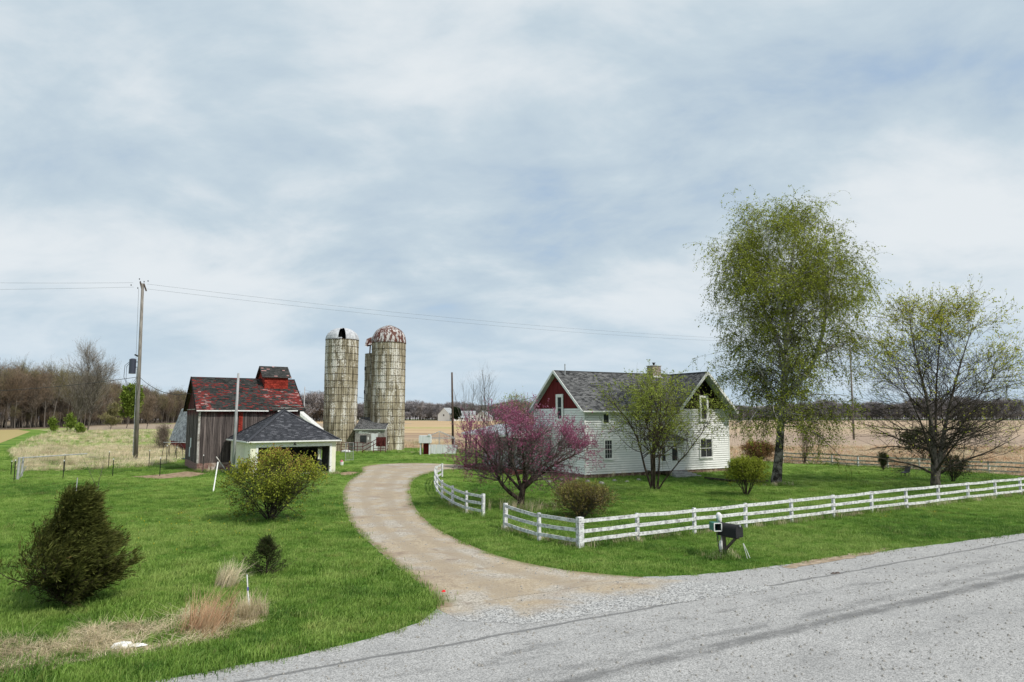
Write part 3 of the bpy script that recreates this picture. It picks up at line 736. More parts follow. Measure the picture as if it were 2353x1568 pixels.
patch(G(975, 1022), 2.2, .9, 46, [tuft('rank_tuft_b', 60, 1.0, .03, .4, M['dry_grass'], .6, .8, 82)], 'mound of pale tangled grass left of the metal pen', (.6, 1.1))
Pf = np.array([[*(G(1330, 1100).xy*(1-t) + G(1660, 1086).xy*t)] for t in RNG.uniform(0, 1, 60)]) + RNG.normal(0, .2, (60, 2))
scatter('tall_dead_grass', np.column_stack([Pf, np.zeros(60)]), np.column_stack([RNG.normal(0, .2, 60), RNG.normal(0, .2, 60), shadow(60)]), np.ones((60, 3))*RNG.uniform(.4, .8, (60, 1)),
        RNG.integers(0, 2, 60), tdt, 'straw coloured grass along the foot of the white house wall', 'tall grass')
# longer grass that the mower misses, along the fences and at the foot of posts and walls
def line_pts(a, b, n, s=.12): t = RNG.uniform(0, 1, n); return np.column_stack([a.x+(b.x-a.x)*t, a.y+(b.y-a.y)*t]) + RNG.normal(0, s, (n, 2))
Pl = np.concatenate([line_pts(G(1333, 1260), G(2353, 1137), 420), line_pts(G(1161, 1216), G(1333, 1260), 120), line_pts(G(1110, 1188), G(1040, 1163), 70), line_pts(G(1040, 1163), G(1003, 1110), 90),
    line_pts(G(1850, 1066), G(2273, 1089), 160), line_pts(G(452, 1085), G(523, 1087), 60, .25), line_pts(G(573, 1098), G(774, 1090), 50, .15), line_pts(G(820, 1038), G(1180, 1046), 160, .5), blob(G(1662, 1283), .35, .2, 40).view(), blob(G(1783, 1116), .6, .3, 30), blob(G(1195, 1168), .5, .3, 30), blob(G(311, 1064), .5, .4, 30)])
sl2 = RNG.uniform(.6, 1.3, len(Pl))
scatter('long_grass', np.column_stack([Pl, np.zeros(len(Pl))]), np.column_stack([RNG.normal(0, .1, len(Pl)), RNG.normal(0, .1, len(Pl)), shadow(len(Pl))]), np.column_stack([sl2, sl2, sl2]), RNG.integers(0, 3, len(Pl)),
        [tuft('long_%d' % i, 26, [.24, .30, .26][i], .012, .10, [M['grass'], M['grass'], M['dry_grass']][i], .45, .5, 110+i) for i in range(3)], 'longer unmown grass along the fences, posts and walls', 'grass')
# dandelions
def dand():
    mb = MB(); mb.tube([(0, 0, 0), (.01, 0, .12)], .004, 3)
    mb.add([(.035*math.cos(a), .035*math.sin(a), .125) for a in [k*math.pi/4 for k in range(8)]] + [(0, 0, .145)], [(k, (k+1) % 8, 8) for k in range(8)])
    return mb.build('dandelion', mat('dandelion_yellow', (.75, .55, .02)), link=False)
dc = []
for (px, py, rr, n) in ((390, 1225, 3.0, 36), (520, 1190, 3.5, 40), (620, 1165, 3, 14), (2040, 1170, 2.5, 22), (1990, 1175, 1.5, 12), (300, 1240, 3, 12), (700, 1215, 3, 10)):
    c = G(px, py); dc.append(blob(c, rr, rr*.8, n))
dc = np.concatenate(dc); dc = dc[lawn_mask(dc)]
scatter('dandelions', np.column_stack([dc, np.zeros(len(dc))]), np.zeros((len(dc), 3)), np.ones((len(dc), 3))*RNG.uniform(.4, .8, (len(dc), 1)), np.zeros(len(dc)), [dand()], 'scattered yellow dandelions in the lawn', 'flowers')
# loose stones along drive edge
st = MB(); st.add([(-.5, -.4, 0), (.5, -.35, 0), (.45, .4, 0), (-.4, .45, 0), (-.25, -.2, .5), (.3, -.15, .45), (.2, .25, .55), (-.2, .25, .4)], [(4, 5, 6, 7), (0, 1, 5, 4), (1, 2, 6, 5), (2, 3, 7, 6), (3, 0, 4, 7)])
peb = st.build('pebble', M['stone'], link=False)
Pp = rnd_pts(60000, -10, 26, 13, 40); m = (inpoly(Pp[:, 0], Pp[:, 1], DRIVEP) | inpoly(Pp[:, 0], Pp[:, 1], ROADP)) & (Pp[:, 0] < Pp[:, 1]*.76); Pp = Pp[m][:6000]
ss = RNG.gamma(2, .012, len(Pp)); ss = np.clip(ss, .008, .07)
scatter('gravel', np.column_stack([Pp, np.full(len(Pp), .012)]), np.column_stack([z0[:len(Pp)]*0, z0[:len(Pp)]*0, shadow(len(Pp))]) if len(P1) >= len(Pp) else np.zeros((len(Pp), 3)), np.column_stack([ss, ss, ss]), np.zeros(len(Pp)), [peb], 'loose gravel lying on the driveway and road', 'gravel')

# ================================================================== building helpers
from mathutils import noise as mnoise
def V3(*a): return Vector(a)
def slab(mb, o, e, s, poly, thick):
    n = e.cross(s).normalized()
    if n.z < 0: n = -n
    return mb.prism(poly, lambda a, b, c: o + e*a + s*b - n*c, thick)
def shingles(name, parent, o, e, s, afn, b0, b1, expo, wid, mt, cvfn=None, lift=.014, curl=0.0):
    """lapped courses of single shingles on one roof plane; every shingle has its own colour value and butt edge"""
    n = e.cross(s).normalized()
    if n.z < 0: n = -n
    V = []; C = []; nb = max(1, int(round((b1-b0)/expo))); ex = (b1-b0)/nb
    for r in range(nb):
        lo = b0 + r*ex; hi = lo + ex + .015
        if r == nb-1: hi = b1
        l0, r0 = afn(lo); l1, r1 = afn(min(hi, b1)); L = max(r0, r1) - min(l0, l1)
        if L <= .05: continue
        a = min(l0, l1) - random.random()*wid
        while a < max(r0, r1):
            w_ = wid*random.uniform(.75, 1.25); a2 = a + w_ - .008
            p = [(max(a, l0), lo), (min(a2, r0), lo), (min(a2, r1), hi), (max(a, l1), hi)]
            if p[1][0] > p[0][0] + .005 or p[2][0] > p[3][0] + .005:
                if p[1][0] < p[0][0]: p[1] = p[0] = ((p[0][0]+p[1][0])/2, lo)
                if p[2][0] < p[3][0]: p[2] = p[3] = ((p[2][0]+p[3][0])/2, hi)
                lf = lift*random.uniform(.8, 1.3) + (curl*random.random() if curl else 0)
                q0 = o + e*p[0][0] + s*p[0][1]; q1 = o + e*p[1][0] + s*p[1][1]
                t0 = q0 + n*lf; t1 = q1 + n*lf; t2 = o + e*p[2][0] + s*p[2][1] + n*.003; t3 = o + e*p[3][0] + s*p[3][1] + n*.003
                V += [t0, t1, t2, t3, q0 + n*.001, q1 + n*.001, t1, t0]
                cv = cvfn(.5*(a+a2), lo) if cvfn else random.random()
                C += [cv]*8
            a += w_
    V = np.array([tuple(v) for v in V]); F = np.arange(len(V)).reshape(-1, 4)
    o_ = mesh_np(name, V, F, mt, parent, cv=C); o_['kind'] = 'stuff'
    return o_
def siding(mb, o, e, n, afn, z0, z1, expo=.20, out=.055):
    nz = int(round((z1-z0)/expo)); ex = (z1-z0)/nz
    for r in range(nz):
        lo = z0 + r*ex; hi = lo + ex - .032; a0, a1 = afn(lo); b0, b1 = afn(hi)
        if a1 - a0 < .02: continue
        up = V3(0, 0, 1)
        p = [o+e*a0+up*lo+n*out, o+e*a1+up*lo+n*out, o+e*b1+up*hi+n*.004, o+e*b0+up*hi+n*.004, o+e*a0+up*lo+n*.002, o+e*a1+up*lo+n*.002]
        mb.add(p, [(0, 1, 2, 3), (4, 5, 1, 0)])
        mb.add([o+e*b0+up*hi+n*.004, o+e*b1+up*hi+n*.004, o+e*b1+up*(hi+.001)+n*.0, o+e*b0+up*(hi+.001)+n*.0], [(0, 1, 2, 3)])
def window(parent, o, e, n, wd, h, trim=.11, tm='white_trim', double=True, munt=(0, 0), pane='glass', sill=True, name='window'):
    up = V3(0, 0, 1); z = n*.045; o = o + n*.038
    f = MB()
    f.bar(o - e*(wd/2+trim/2) + z, o - e*(wd/2+trim/2) + up*h + z, trim, .07, n)
    f.bar(o + e*(wd/2+trim/2) + z, o + e*(wd/2+trim/2) + up*h + z, trim, .07, n)
    f.bar(o - e*(wd/2+trim) + up*(h+trim/2) + z, o + e*(wd/2+trim) + up*(h+trim/2) + z, .07, trim, up)
    f.bar(o - e*(wd/2+trim+.03) - up*trim/2 + n*.05, o + e*(wd/2+trim+.03) - up*trim/2 + n*.05, .11, trim, up)
    fr = f.build(name, M[tm], parent)
    g = MB(); g.bar(o + n*.022, o + up*h + n*.022, wd, .012, n); g.build('pane', M[pane], fr)
    s = MB(); t = .045
    s.bar(o - e*(wd/2-t/2)+n*.036, o - e*(wd/2-t/2) + up*h+n*.036, t, .02, n); s.bar(o + e*(wd/2-t/2)+n*.036, o + e*(wd/2-t/2) + up*h+n*.036, t, .02, n)
    for hh in ([t/2, h/2, h-t/2] if double else [t/2, h-t/2]): s.bar(o - e*(wd/2)+up*hh+n*.039, o + e*(wd/2)+up*hh+n*.039, .024, t, up)
    for i in range(munt[0]):
        x = -wd/2 + wd*(i+1)/(munt[0]+1); s.bar(o + e*x + n*.032, o + e*x + up*h + n*.032, .022, .012, n)
    for i in range(munt[1]):
        hh = h*(i+1)/(munt[1]+1); s.bar(o - e*wd/2 + up*hh + n*.031, o + e*wd/2 + up*hh + n*.031, .012, .022, up)
    s.build('sash', M['white_trim' if tm == 'white_trim' else tm], fr)
    return fr
def localu(px, O, A, v=0.0):
    """distance along a front wall at which a traced column crosses it"""
    k = (px-1176.5)/1582
    c, s = math.cos(A), math.sin(A)
    ox, oy = O.x - s*v, O.y + c*v
    return (k*oy - ox) / (c - k*s)

# ================================================================== farmhouse
H = thing('farmhouse', 'two storey white farmhouse with red front gable and grey shingled roof', 'house', HOUSE_O, HOUSE_A)
W, D, ZE, ZR = 16.7, 8.6, 5.95, 9.35
XC = 13.3; XL = 9.95; SM = (ZR-ZE)/(D/2); SW = (ZR-ZE)/(XC-XL)
X, Y, Z = V3(1, 0, 0), V3(0, 1, 0), V3(0, 0, 1)
wb = MB(); wb.box((0, 0, .32), (W, D, ZE)); wb.add([(0, 0, ZE), (0, D, ZE), (0, D/2, ZR-.1), (W, 0, ZE), (W, D, ZE), (W, D/2, ZR-.1)], [(0, 2, 1), (3, 4, 5), (0, 3, 5, 2), (1, 2, 5, 4)])
wb.add([(XL, 0, ZE), (2*XC-XL, 0, ZE), (XC, 0, ZR-.1), (XL, D, ZE), (2*XC-XL, D, ZE), (XC, D, ZR-.1)], [(0, 1, 2), (3, 5, 4), (0, 2, 5, 3), (1, 4, 5, 2)])
wall = wb.build('wall', M['siding_back'], H)
fb = MB(); fb.box((.03, .03, -.1), (W-.03, D-.03, .33)); fb.build('foundation', M['brick_wall'], H)
sd = MB()
siding(sd, V3(0, 0, 0), X, -Y, lambda z: (0.06, W-.06), .32, ZE)
siding(sd, V3(0, 0, 0), Y, -X, lambda z: (0.06, D-.06), .32, ZE)
siding(sd, V3(W, 0, 0), Y, X, lambda z: (0.06, D-.06), .32, ZE)
so_ = sd.build('siding', M['white_siding'], wall); so_['kind'] = 'stuff'
for (x, y) in ((0, 0), (W, 0), (0, D)):
    c = MB(); c.box((x-.05, y-.05, .3), (x+.06, y+.06, ZE)); c.build('corner_board', M['white_trim'], wall)
# gable boards, left side
nb = 22
for i in range(nb):
    y0 = .02 + i*(D-.04)/nb; y1 = y0 + (D-.04)/nb - .012
    def zt(y): return ZE + SM*(y if y < D/2 else D-y) - .08
    a, b = zt(y0), zt(y1); m = MB(); t = .035 + .012*(i % 2)
    ys = [y0, y1] if not (y0 < D/2 < y1) else [y0, D/2, y1]
    top = [(-t, y, max(zt(y), ZE+.03)) for y in ys]; bot = [(-t, y1, ZE+.01), (-t, y0, ZE+.01)]
    pl = top + bot; n = len(pl)
    m.add(pl + [(0, p[1], p[2]) for p in pl], [tuple(range(n))] + [(k, (k+1) % n, n+(k+1) % n, n+k) for k in range(n)])
    m.build('board', M['red_board'], H)
for i in range(18):
    x0 = XL + .02 + i*(2*(XC-XL)-.04)/18; x1 = x0 + (2*(XC-XL)-.04)/18 - .012
    def zt(x): return ZE + SW*(x-XL if x < XC else 2*XC-XL-x) - .08
    t = .035 + .012*(i % 2); xs = [x0, x1] if not (x0 < XC < x1) else [x0, XC, x1]
    pl = [(x, -t, max(zt(x), ZE+.03)) for x in xs] + [(x1, -t, ZE+.01), (x0, -t, ZE+.01)]; n = len(pl); m = MB()
    m.add(pl + [(p[0], 0, p[2]) for p in pl], [tuple(range(n))] + [(k, (k+1) % n, n+(k+1) % n, n+k) for k in range(n)])
    m.build('board', M['shaded_maroon_board'], H)
# roof
OV = .5; OF = 1.0; RT = .13
rm = MB()
eM = X; sM = V3(0, 1, SM).normalized(); kM = math.sqrt(1+SM*SM)     # slope metres per plan metre
oM = V3(0, 0, ZE+.06)
b0 = -.42*kM; b1 = D/2*kM
def am(b):
    v = b/kM; return (-OV, XC - (ZR-ZE-SM*max(v, -.45))/SW)
slab(rm, oM, eM, sM, [(-OV, b0), (am(b0)[1], b0), (am(b1)[1], b1), (-OV, b1)], RT)
slab(rm, V3(0, D, ZE+.06), X, V3(0, -1, SM).normalized(), [(-OV, b0), (W+.3, b0), (W+.3-3, b1), (-OV, b1)], RT)
sWl = V3(1, 0, SW).normalized(); kW = math.sqrt(1+SW*SW); oW = V3(XL, 0, ZE+.06); bw1 = (XC-XL)*kW; bw0 = -.38*kW
def aw(b):
    u = b/kW; zz = SW*u; return (-OF, min(D+.4, max(zz, -.3)/SM))
slab(rm, oW, Y, sWl, [(-OF, bw0), (aw(0)[1], bw0), (aw(0)[1], 0), (aw(bw1)[1], bw1), (-OF, bw1)], RT)
oW2 = V3(2*XC-XL, 0, ZE+.06); sWr = V3(-1, 0, SW).normalized()
slab(rm, oW2, Y, sWr, [(-OF, bw0), (D+.4, bw0), (D+.4, bw1), (-OF, bw1)], RT)
slab(rm, V3(XL, 0, ZE+.06), Y, sWl, [(D/2, bw1*.02), (D+.4, bw0), (D+.4, bw1), (D/2, bw1)], RT)
roof = rm.build('roof', M['grey_soffit'], H)
shingles('shingles', roof, oM, eM, sM, am, b0, b1, .155, .30, M['house_shingle'])
shingles('shingles', roof, oW, Y, sWl, aw, bw0, bw1, .155, .30, M['house_shingle'])
shingles('shingles', roof, oW2, Y, sWr, lambda b: (-OF, D+.4), bw0, bw1, .155, .30, M['house_shingle'])
shingles('shingles', roof, V3(0, D, ZE+.06), X, V3(0, -1, SM).normalized(), lambda b: (-OV, XL+3*b/b1), b0, b1, .31, .60, M['house_shingle'])
cap = MB()
cap.bar((-OV, D/2, ZR+.06), (XC, D/2, ZR+.06), .22, .05); cap.bar((XC, -OF, ZR+.06), (XC, D+.4, ZR+.06), .22, .05)
cap.build('ridge_cap', M['house_shingle'], roof)
fm = MB()      # eave and rake boards
zE0 = ZE + .06 + b0/kM*SM
fm.bar((-OV, -.44, zE0-.06), (XL-.1, -.44, zE0-.06), .05, .20)
g_ = MB(); g_.bar((-OV, -.52, zE0-.01), (XL-.2, -.52, zE0-.01), .12, .11); g_.build('gutter', M['white_trim'], roof)
for sgn, yb in ((1, 0), (-1, D)):
    fm.bar(V3(-OV-.02, yb - sgn*.42, zE0-.07), V3(-OV-.02, D/2, ZR-.02), .05, .22, V3(0, 0, 1))
zW0 = ZE+.06+bw0/kW*SW
for sgn, xb in ((1, XL), (-1, 2*XC-XL)):
    fm.bar(V3(xb - sgn*.38, -OF-.02, zW0-.07), V3(XC, -OF-.02, ZR-.02), .05, .24, V3(0, 0, 1))
fm.bar((2*XC-XL+.4, -OF, zW0-.05), (2*XC-XL+.4, D+.4, zW0-.05), .04, .2)
fm.build('fascia', M['white_trim'], roof)
# chimney with its bricks
ch = MB(); ch.box((10.75, D/2-.42, 8.6), (11.75, D/2+.42, 10.15)); cho = ch.build('chimney', M['stucco_base'], roof)
bk = MB()
for r in range(20):
    z = 8.75 + r*.072; off = .11*(r % 2)
    for k in range(5):
        a = 10.72 + off*.5 + k*.205
        if a+.19 < 11.80:
            bk.cur = random.random(); bk.box((a, D/2-.45, z), (a+.19, D/2-.40, z+.06))
        bk.cur = random.random(); yb = D/2-.42 + (k*.17) + off*.4
        if yb+.155 < D/2+.44:
            bk.box((10.72, yb, z), (10.77, yb+.155, z+.06)); bk.box((11.73, yb, z), (11.78, yb+.155, z+.06))
bo = bk.build('bricks', M['brick'], cho); bo['kind'] = 'stuff'
cc = MB(); cc.box((10.66, D/2-.5, 10.17), (11.84, D/2+.5, 10.24)); cc.build('coping', M['concrete'], cho)
cp_ = MB(); cp_.tube([(11.25, D/2, 10.24), (11.25, D/2, 10.42)], .10, 8); cp_.tube([(11.25, D/2, 10.42), (11.25, D/2, 10.55)], [.10, .19], 8); cp_.build('flue', M['dark_steel'], cho)
cf = MB(); cf.bar((11.25, D/2-.62, 9.0), (11.25, D/2-.44, 9.2), 1.1, .02); cf.build('flashing', M['galv'], cho)
# windows
hu = lambda px, v=0: localu(px, HOUSE_O, HOUSE_A, v)
window(H, V3(-.04, 3.85, 5.0), Y, -X, .72, 2.0, .24)
window(H, V3(0, 3.85, 2.05), Y, -X, .9, 1.0, .14)
window(H, V3(hu(1392), 0, 4.62), X, -Y, .62, .85, .10, double=False)
window(H, V3(hu(1487), 0, 4.62), X, -Y, .62, .85, .10, double=False)
window(H, V3(hu(1396.5), 0, 1.6), X, -Y, .80, 1.6, .12, munt=(2, 3))
window(H, V3(hu(1620.5), 0, 1.4), X, -Y, 1.45, 1.7, .12, munt=(1, 0))
window(H, V3(hu(1617), -.05, 4.95), X, -Y, .70, 2.05, .20)
vt = MB(); vt.box((-.07, D/2-.18, 8.35), (-.045, D/2+.18, 8.5)); vt.build('vent', M['shaded_maroon_board'], H)
# entrance vestibule with hipped roof, door, steps
uc = hu(1511); e0, e1, ev = uc-1.55, uc+1.55, -1.7
en = MB(); en.box((e0, ev, .5), (e1, 0, 3.05)); eno = en.build('vestibule', M['siding_back'], H)
sv = MB(); siding(sv, V3(0, ev, 0), X, -Y, lambda z: (e0, e1), .5, 3.05); siding(sv, V3(e0, 0, 0), Y, -X, lambda z: (ev, 0), .5, 3.05)
x_ = sv.build('siding', M['white_siding'], eno); x_['kind'] = 'stuff'
dr_ = MB(); dr_.box((uc-.05, ev-.06, .52), (uc+.85, ev-.03, 2.6)); do_ = dr_.build('door', M['white_trim'], H)
dg = MB(); dg.box((uc+.12, ev-.075, 1.35), (uc+.68, ev-.06, 2.45)); dg.build('pane', M['glass'], do_)
dk = MB(); dk.box((uc+.76, ev-.1, 1.4), (uc+.80, ev-.06, 1.5)); dk.build('handle', M['dark_steel'], do_)
window(H, V3(uc-.85, ev, 1.3), X, -Y, .5, 1.3, .09)
pr = MB(); ez, pz = 3.08, 4.35; o0, o1, ov = e0-.3, e1+.3, ev-.35
s1 = V3(0, 1, (pz-ez)/(0-ov+.0)).normalized()
pp = [(o0, ov, ez), (o1, ov, ez), (uc, -.02, pz), (o0, 0, ez), (o1, 0, ez)]
pr.add(pp + [(p[0], p[1], p[2]-.1) for p in pp], [(0, 1, 2), (0, 2, 3), (1, 4, 2), (5, 7, 6), (5, 8, 7), (6, 7, 9), (0, 5, 6, 1), (0, 3, 8, 5), (1, 6, 9, 4)])
pro = pr.build('porch_roof', M['white_trim'], H)
Lb = math.hypot(0-ov, pz-ez)
shingles('shingles', pro, V3(uc, ov, ez+.01), X, s1, lambda b: (-(o1-o0)/2*(1-b/Lb), (o1-o0)/2*(1-b/Lb)), 0, Lb, .15, .3, M['house_shingle'])
sl_ = V3(uc-o0, 0, pz-ez).normalized(); Ll = math.hypot(uc-o0, pz-ez)
shingles('shingles', pro, V3(o0, 0, ez+.01), Y, sl_, lambda b: (ov*(1-b/Ll), 0), 0, Ll, .15, .3, M['house_shingle'])
shingles('shingles', pro, V3(o1, 0, ez+.01), Y, V3(-(uc-o0), 0, pz-ez).normalized(), lambda b: (ov*(1-b/Ll), 0), 0, Ll, .15, .3, M['house_shingle'])
for k in range(4):
    s_ = MB(); s_.box((uc-.2-.12*k, ev-.45-.34*k, 0), (uc+1.5+.22*k, ev-.12-.34*k, .46-.115*k)); s_.build('step', M['concrete'], H)
# lean-to porch and rear ell on the left
pw = MB(); pw.box((-2.0, 5.6, .3), (5.8, 15.8, 3.35)); ell = pw.build('rear_wing', M['grey_wall'], H)
ps = MB(); siding(ps, V3(-2.0, 0, 0), Y, -X, lambda z: (5.6, 15.8), .35, 3.35); siding(ps, V3(0, 5.6, 0), X, -Y, lambda z: (-2.0, 0), .35, 3.35)
x_ = ps.build('siding', M['grey_wall'], ell); x_['kind'] = 'stuff'
er = MB(); er.prism([(0, 8.65), (6.3, 8.65), (6.3, 16.2), (0, 16.2)], lambda a, b, c: V3(a, b, 4.47 - abs(a-2.9)*.25 - c), .12); er.build('wing_roof', M['porch_metal'], H)
pf = MB()
pf.prism([(-4.25, 5.45), (0, 5.45), (0, 16.4), (-4.25, 16.4)], lambda a, b, c: V3(a, b, 4.42 + a*.205 - c), .09)
pfo = pf.build('porch_roof', M['porch_metal'], H)
pt = MB(); pt.add([(-4.1, 5.42, 3.32), (0, 5.42, 3.32), (0, 5.42, 4.30), (-4.1, 5.42, 3.48), (-4.1, 5.50, 3.32), (0, 5.50, 3.32), (0, 5.50, 4.30), (-4.1, 5.50, 3.48)], [(0, 1, 2, 3), (4, 7, 6, 5), (0, 4, 5, 1), (3, 2, 6, 7), (0, 3, 7, 4)])
pt.bar((-4.2, 5.4, 3.52), (0, 5.4, 4.39), .06, .16); pt.bar((-4.24, 5.4, 3.46), (-4.24, 16.4, 3.46), .05, .18)
pt.build('fascia', M['white_trim'], pfo)
for v in (5.7, 8.3, 10.9, 13.5, 16.0):
    q = MB(); q.box((-4.0, v-.07, .38), (-3.86, v+.07, 3.5)); q.build('post', M['dark_pole'], H)
dk_ = MB(); dk_.box((-4.1, 5.5, 0), (-2.0, 16.2, .38)); dk_.build('porch_deck', M['porch_deck'], H)
window(H, V3(-2.0, 8.0, 1.3), Y, -X, .8, 1.3, .1); window(H, V3(-2.0, 11.5, 1.3), Y, -X, .8, 1.3, .1)
pd = MB(); pd.box((-2.06, 9.3, .4), (-2.02, 10.2, 2.5)); pd.build('door', M['shaded_maroon_board'], H)
ms = MB(); ms.tube([(.4, D/2-.6, 9.0), (.4, D/2-.6, 10.0)], .05, 6); ms.build('service_mast', M['rail_steel'], H)

# ================================================================== old barn / corn crib with cupola
B = thing('old_barn', 'weathered grey board barn with patchy red and black shingle roof and cupola', 'barn', BARN_O, BARN_A)
BW, BD, BE, BR, BF = 9.6, 9.0, 5.98, 9.15, .78
bb = MB(); bb.box((.04, .04, BF), (BW-.04, BD-.04, BE-.05)); bb.add([(.04, .04, BE-.05), (.04, BD-.04, BE-.05), (.04, BD/2, BR-.15), (BW-.04, .04, BE-.05), (BW-.04, BD-.04, BE-.05), (BW-.04, BD/2, BR-.15)], [(0, 2, 1), (3, 4, 5), (0, 3, 5, 2), (1, 2, 5, 4)])
bb.build('wall', M['barn_board'], B)
f = MB(); f.box((-.02, -.02, -.1), (BW, BD, BF)); f.build('foundation', M['brick_wall'], B)
f = MB(); f.box((1.0, -.045, -.05), (BW-.3, -.021, BF-.02)); f.build('foundation_facing', M['stucco_base'], B)
SB = (BR-BE)/(BD/2)
def board(p0, e, n, w_, zb, z0t, z1t, t):
    m = MB(); a = p0 + n*t; b = a + e*w_
    q = [V3(a.x, a.y, zb), V3(b.x, b.y, zb), V3(b.x, b.y, z1t), V3(a.x, a.y, z0t)]
    m.add(q + [v - n*(t-.001) for v in q], [(0, 1, 2, 3), (4, 7, 6, 5), (0, 4, 5, 1), (1, 5, 6, 2), (2, 6, 7, 3), (3, 7, 4, 0)])
    return m.build('board', M['barn_board'], B)
x = 0.0; us_strip = localu(552, BARN_O, BARN_A)
while x < BW-.05:
    w_ = min(random.uniform(.17, .25), BW-x)
    if not (us_strip-.2 < x+w_/2 < us_strip+.2):
        board(V3(x, 0, 0), X, -Y, w_-.012, BF+random.uniform(-.06, .03), BE-.02, BE-.02, random.uniform(.015, .05))
    x += w_
y = 0.0
while y < BD-.05:
    w_ = min(random.uniform(.2, .3), BD-y)
    zf = lambda q: BE + SB*(q if q < BD/2 else BD-q) - .12
    board(V3(0, y, 0), Y, -X, w_-.012, BF+random.uniform(-.05, .02), zf(y), zf(y+w_), random.uniform(.015, .05)); y += w_
s_ = MB()
for r in range(26):
    z = 3.0 + r*.115
    for k in range(2):
        s_.cur = random.random(); s_.box((us_strip-.19+k*.19, -.06, z), (us_strip-.19+k*.19+.18, -.02, z+.10))
x_ = s_.build('red_siding_strip', M['red_shingle'], B); x_['kind'] = 'stuff'
for zz0, yy0 in ((2.1, 4.3), (1.15, 4.9)):
    q = MB(); q.box((-.085, yy0, zz0), (-.055, yy0+.75, zz0+.95)); q.build('vent_panel', M['white_panel'], B)
tr_ = MB(); tr_.box((-.07, -.03, BE-.10), (-.05, BD, BE-.02)); tr_.box((-.08, -.07, BF), (.10, -.052, BE-.3)); tr_.build('trim', M['fence_grey'], B)
kB = math.sqrt(1+SB*SB); sB = V3(0, 1, SB).normalized(); oB = V3(0, 0, BE+.08)
r_ = MB(); slab(r_, oB, X, sB, [(-.35, -.45), (BW+.35, -.45), (BW+.35, BD/2*kB), (-.35, BD/2*kB)], .1)
slab(r_, V3(0, BD, BE+.08), X, V3(0, -1, SB).normalized(), [(-.35, -.45), (BW+.35, -.45), (BW+.35, BD/2*kB), (-.35, BD/2*kB)], .1)
broof = r_.build('roof', M['dark_pole'], B)
def barncv(a, b):
    n = mnoise.fractal(V3(a*.55, b*1.1, 3.1), 1.0, 2.0, 4) ; n2 = mnoise.fractal(V3(a*1.6, b*5.0, 9), 1.0, 2.0, 3)
    r = .36 + .24*n + .42*n2 + random.uniform(-.20, .20)
    if a > 6.2 and .5 < b < 3.4 - .15*(a-6): r += .26 + .2*n
    if a < 1.1: r += .24 - .12*b/5
    return min(1, max(0, r if r < .52 else .64 + (r-.52)*.8))
shingles('shingles', broof, oB, X, sB, lambda b: (-.35, BW+.35), -.45, BD/2*kB, .15, .26, M['barn_shingle'], barncv, lift=.02, curl=.03)
fa = MB()
for a0, a1, dz in ((-.33, 2.8, 0), (2.82, 6.3, .01), (7.2, 9.2, -.02)): fa.bar((a0, -.42, BE-.24+.03+dz), (a1, -.42, BE-.24+.03-dz), .05, .11)
fa.build('fascia', M['white_trim'], broof)
fr_ = MB()
for i, sg in enumerate((1, -1)):
    yb = 0 if sg == 1 else BD
    fr_.bar((-.37, yb - sg*.36, BE-.24), (-.37, BD/2, BR+.02), .06, .22)
fr_.bar((BW+.37, -.36, BE-.24), (BW+.37, BD/2, BR+.02), .06, .22)
fr_.bar((-.36, BD/2, BR+.06), (BW+.36, BD/2, BR+.06), .2, .06)
fr_.build('rake_board', M['shaded_maroon_board'], broof)
lo = MB()
for k in range(7):
    a = 6.6 + k*.42 + random.uniform(-.1, .1); bb_ = random.uniform(-.4, .5)
    p = oB + X*a + sB*bb_; lo.bar(p + V3(0, 0, .09), p + X*random.uniform(.5, 1.3) + V3(0, 0, random.uniform(.02, .12)), .14, .03)
lo.build('loose_board', M['fence_grey'], broof)
# cupola
cu, cw, ch_ = 7.75, 1.2, 1.55
C_ = MB(); C_.box((cu-cw, BD/2-ch_, 7.6), (cu+cw, BD/2+ch_, 9.45)); C_.add([(cu-cw, BD/2-ch_, 9.45), (cu-cw, BD/2+ch_, 9.45), (cu-cw, BD/2, 10.5), (cu+cw, BD/2-ch_, 9.45), (cu+cw, BD/2+ch_, 9.45), (cu+cw, BD/2, 10.5)], [(0, 2, 1), (3, 4, 5), (0, 3, 5, 2), (1, 2, 5, 4)])
cup = C_.build('cupola', M['red_shingle'], B)
cs = MB()
for r in range(9):
    for k in range(8):
        cs.cur = random.random(); z = 7.75 + r*.185; a0 = cu-cw + k*.31 - .1*(r % 2); cs.box((max(a0, cu-cw), BD/2-ch_-.035-.02*((k+r) % 2), z), (min(cu+cw, a0+.29), BD/2-ch_-.002, z+.175))
        cs.box((cu-cw-.035, BD/2-ch_+k*.38, z), (cu-cw-.002, BD/2-ch_+k*.38+.36, z+.175))
x_ = cs.build('shingles', M['red_shingle'], cup); x_['kind'] = 'stuff'
cr = MB(); sC = V3(0, 1.8, 1.28).normalized(); LC = math.hypot(1.8, 1.28)
slab(cr, V3(cu, BD/2-1.8, 9.30), X, sC, [(-cw-.3, 0), (cw+.3, 0), (cw+.3, LC), (-cw-.3, LC)], .07)
slab(cr, V3(cu, BD/2+1.8, 9.30), X, V3(0, -1.8, 1.28).normalized(), [(-cw-.3, 0), (cw+.3, 0), (cw+.3, LC), (-cw-.3, LC)], .07)
cro = cr.build('cupola_roof', M['dark_pole'], B)
shingles('shingles', cro, V3(cu, BD/2-1.8, 9.31), X, sC, lambda b: (-cw-.3, cw+.3), 0, LC, .17, .3, M['barn_shingle'], lambda a, b: random.uniform(.05, .50) if random.random() < .93 else .97)

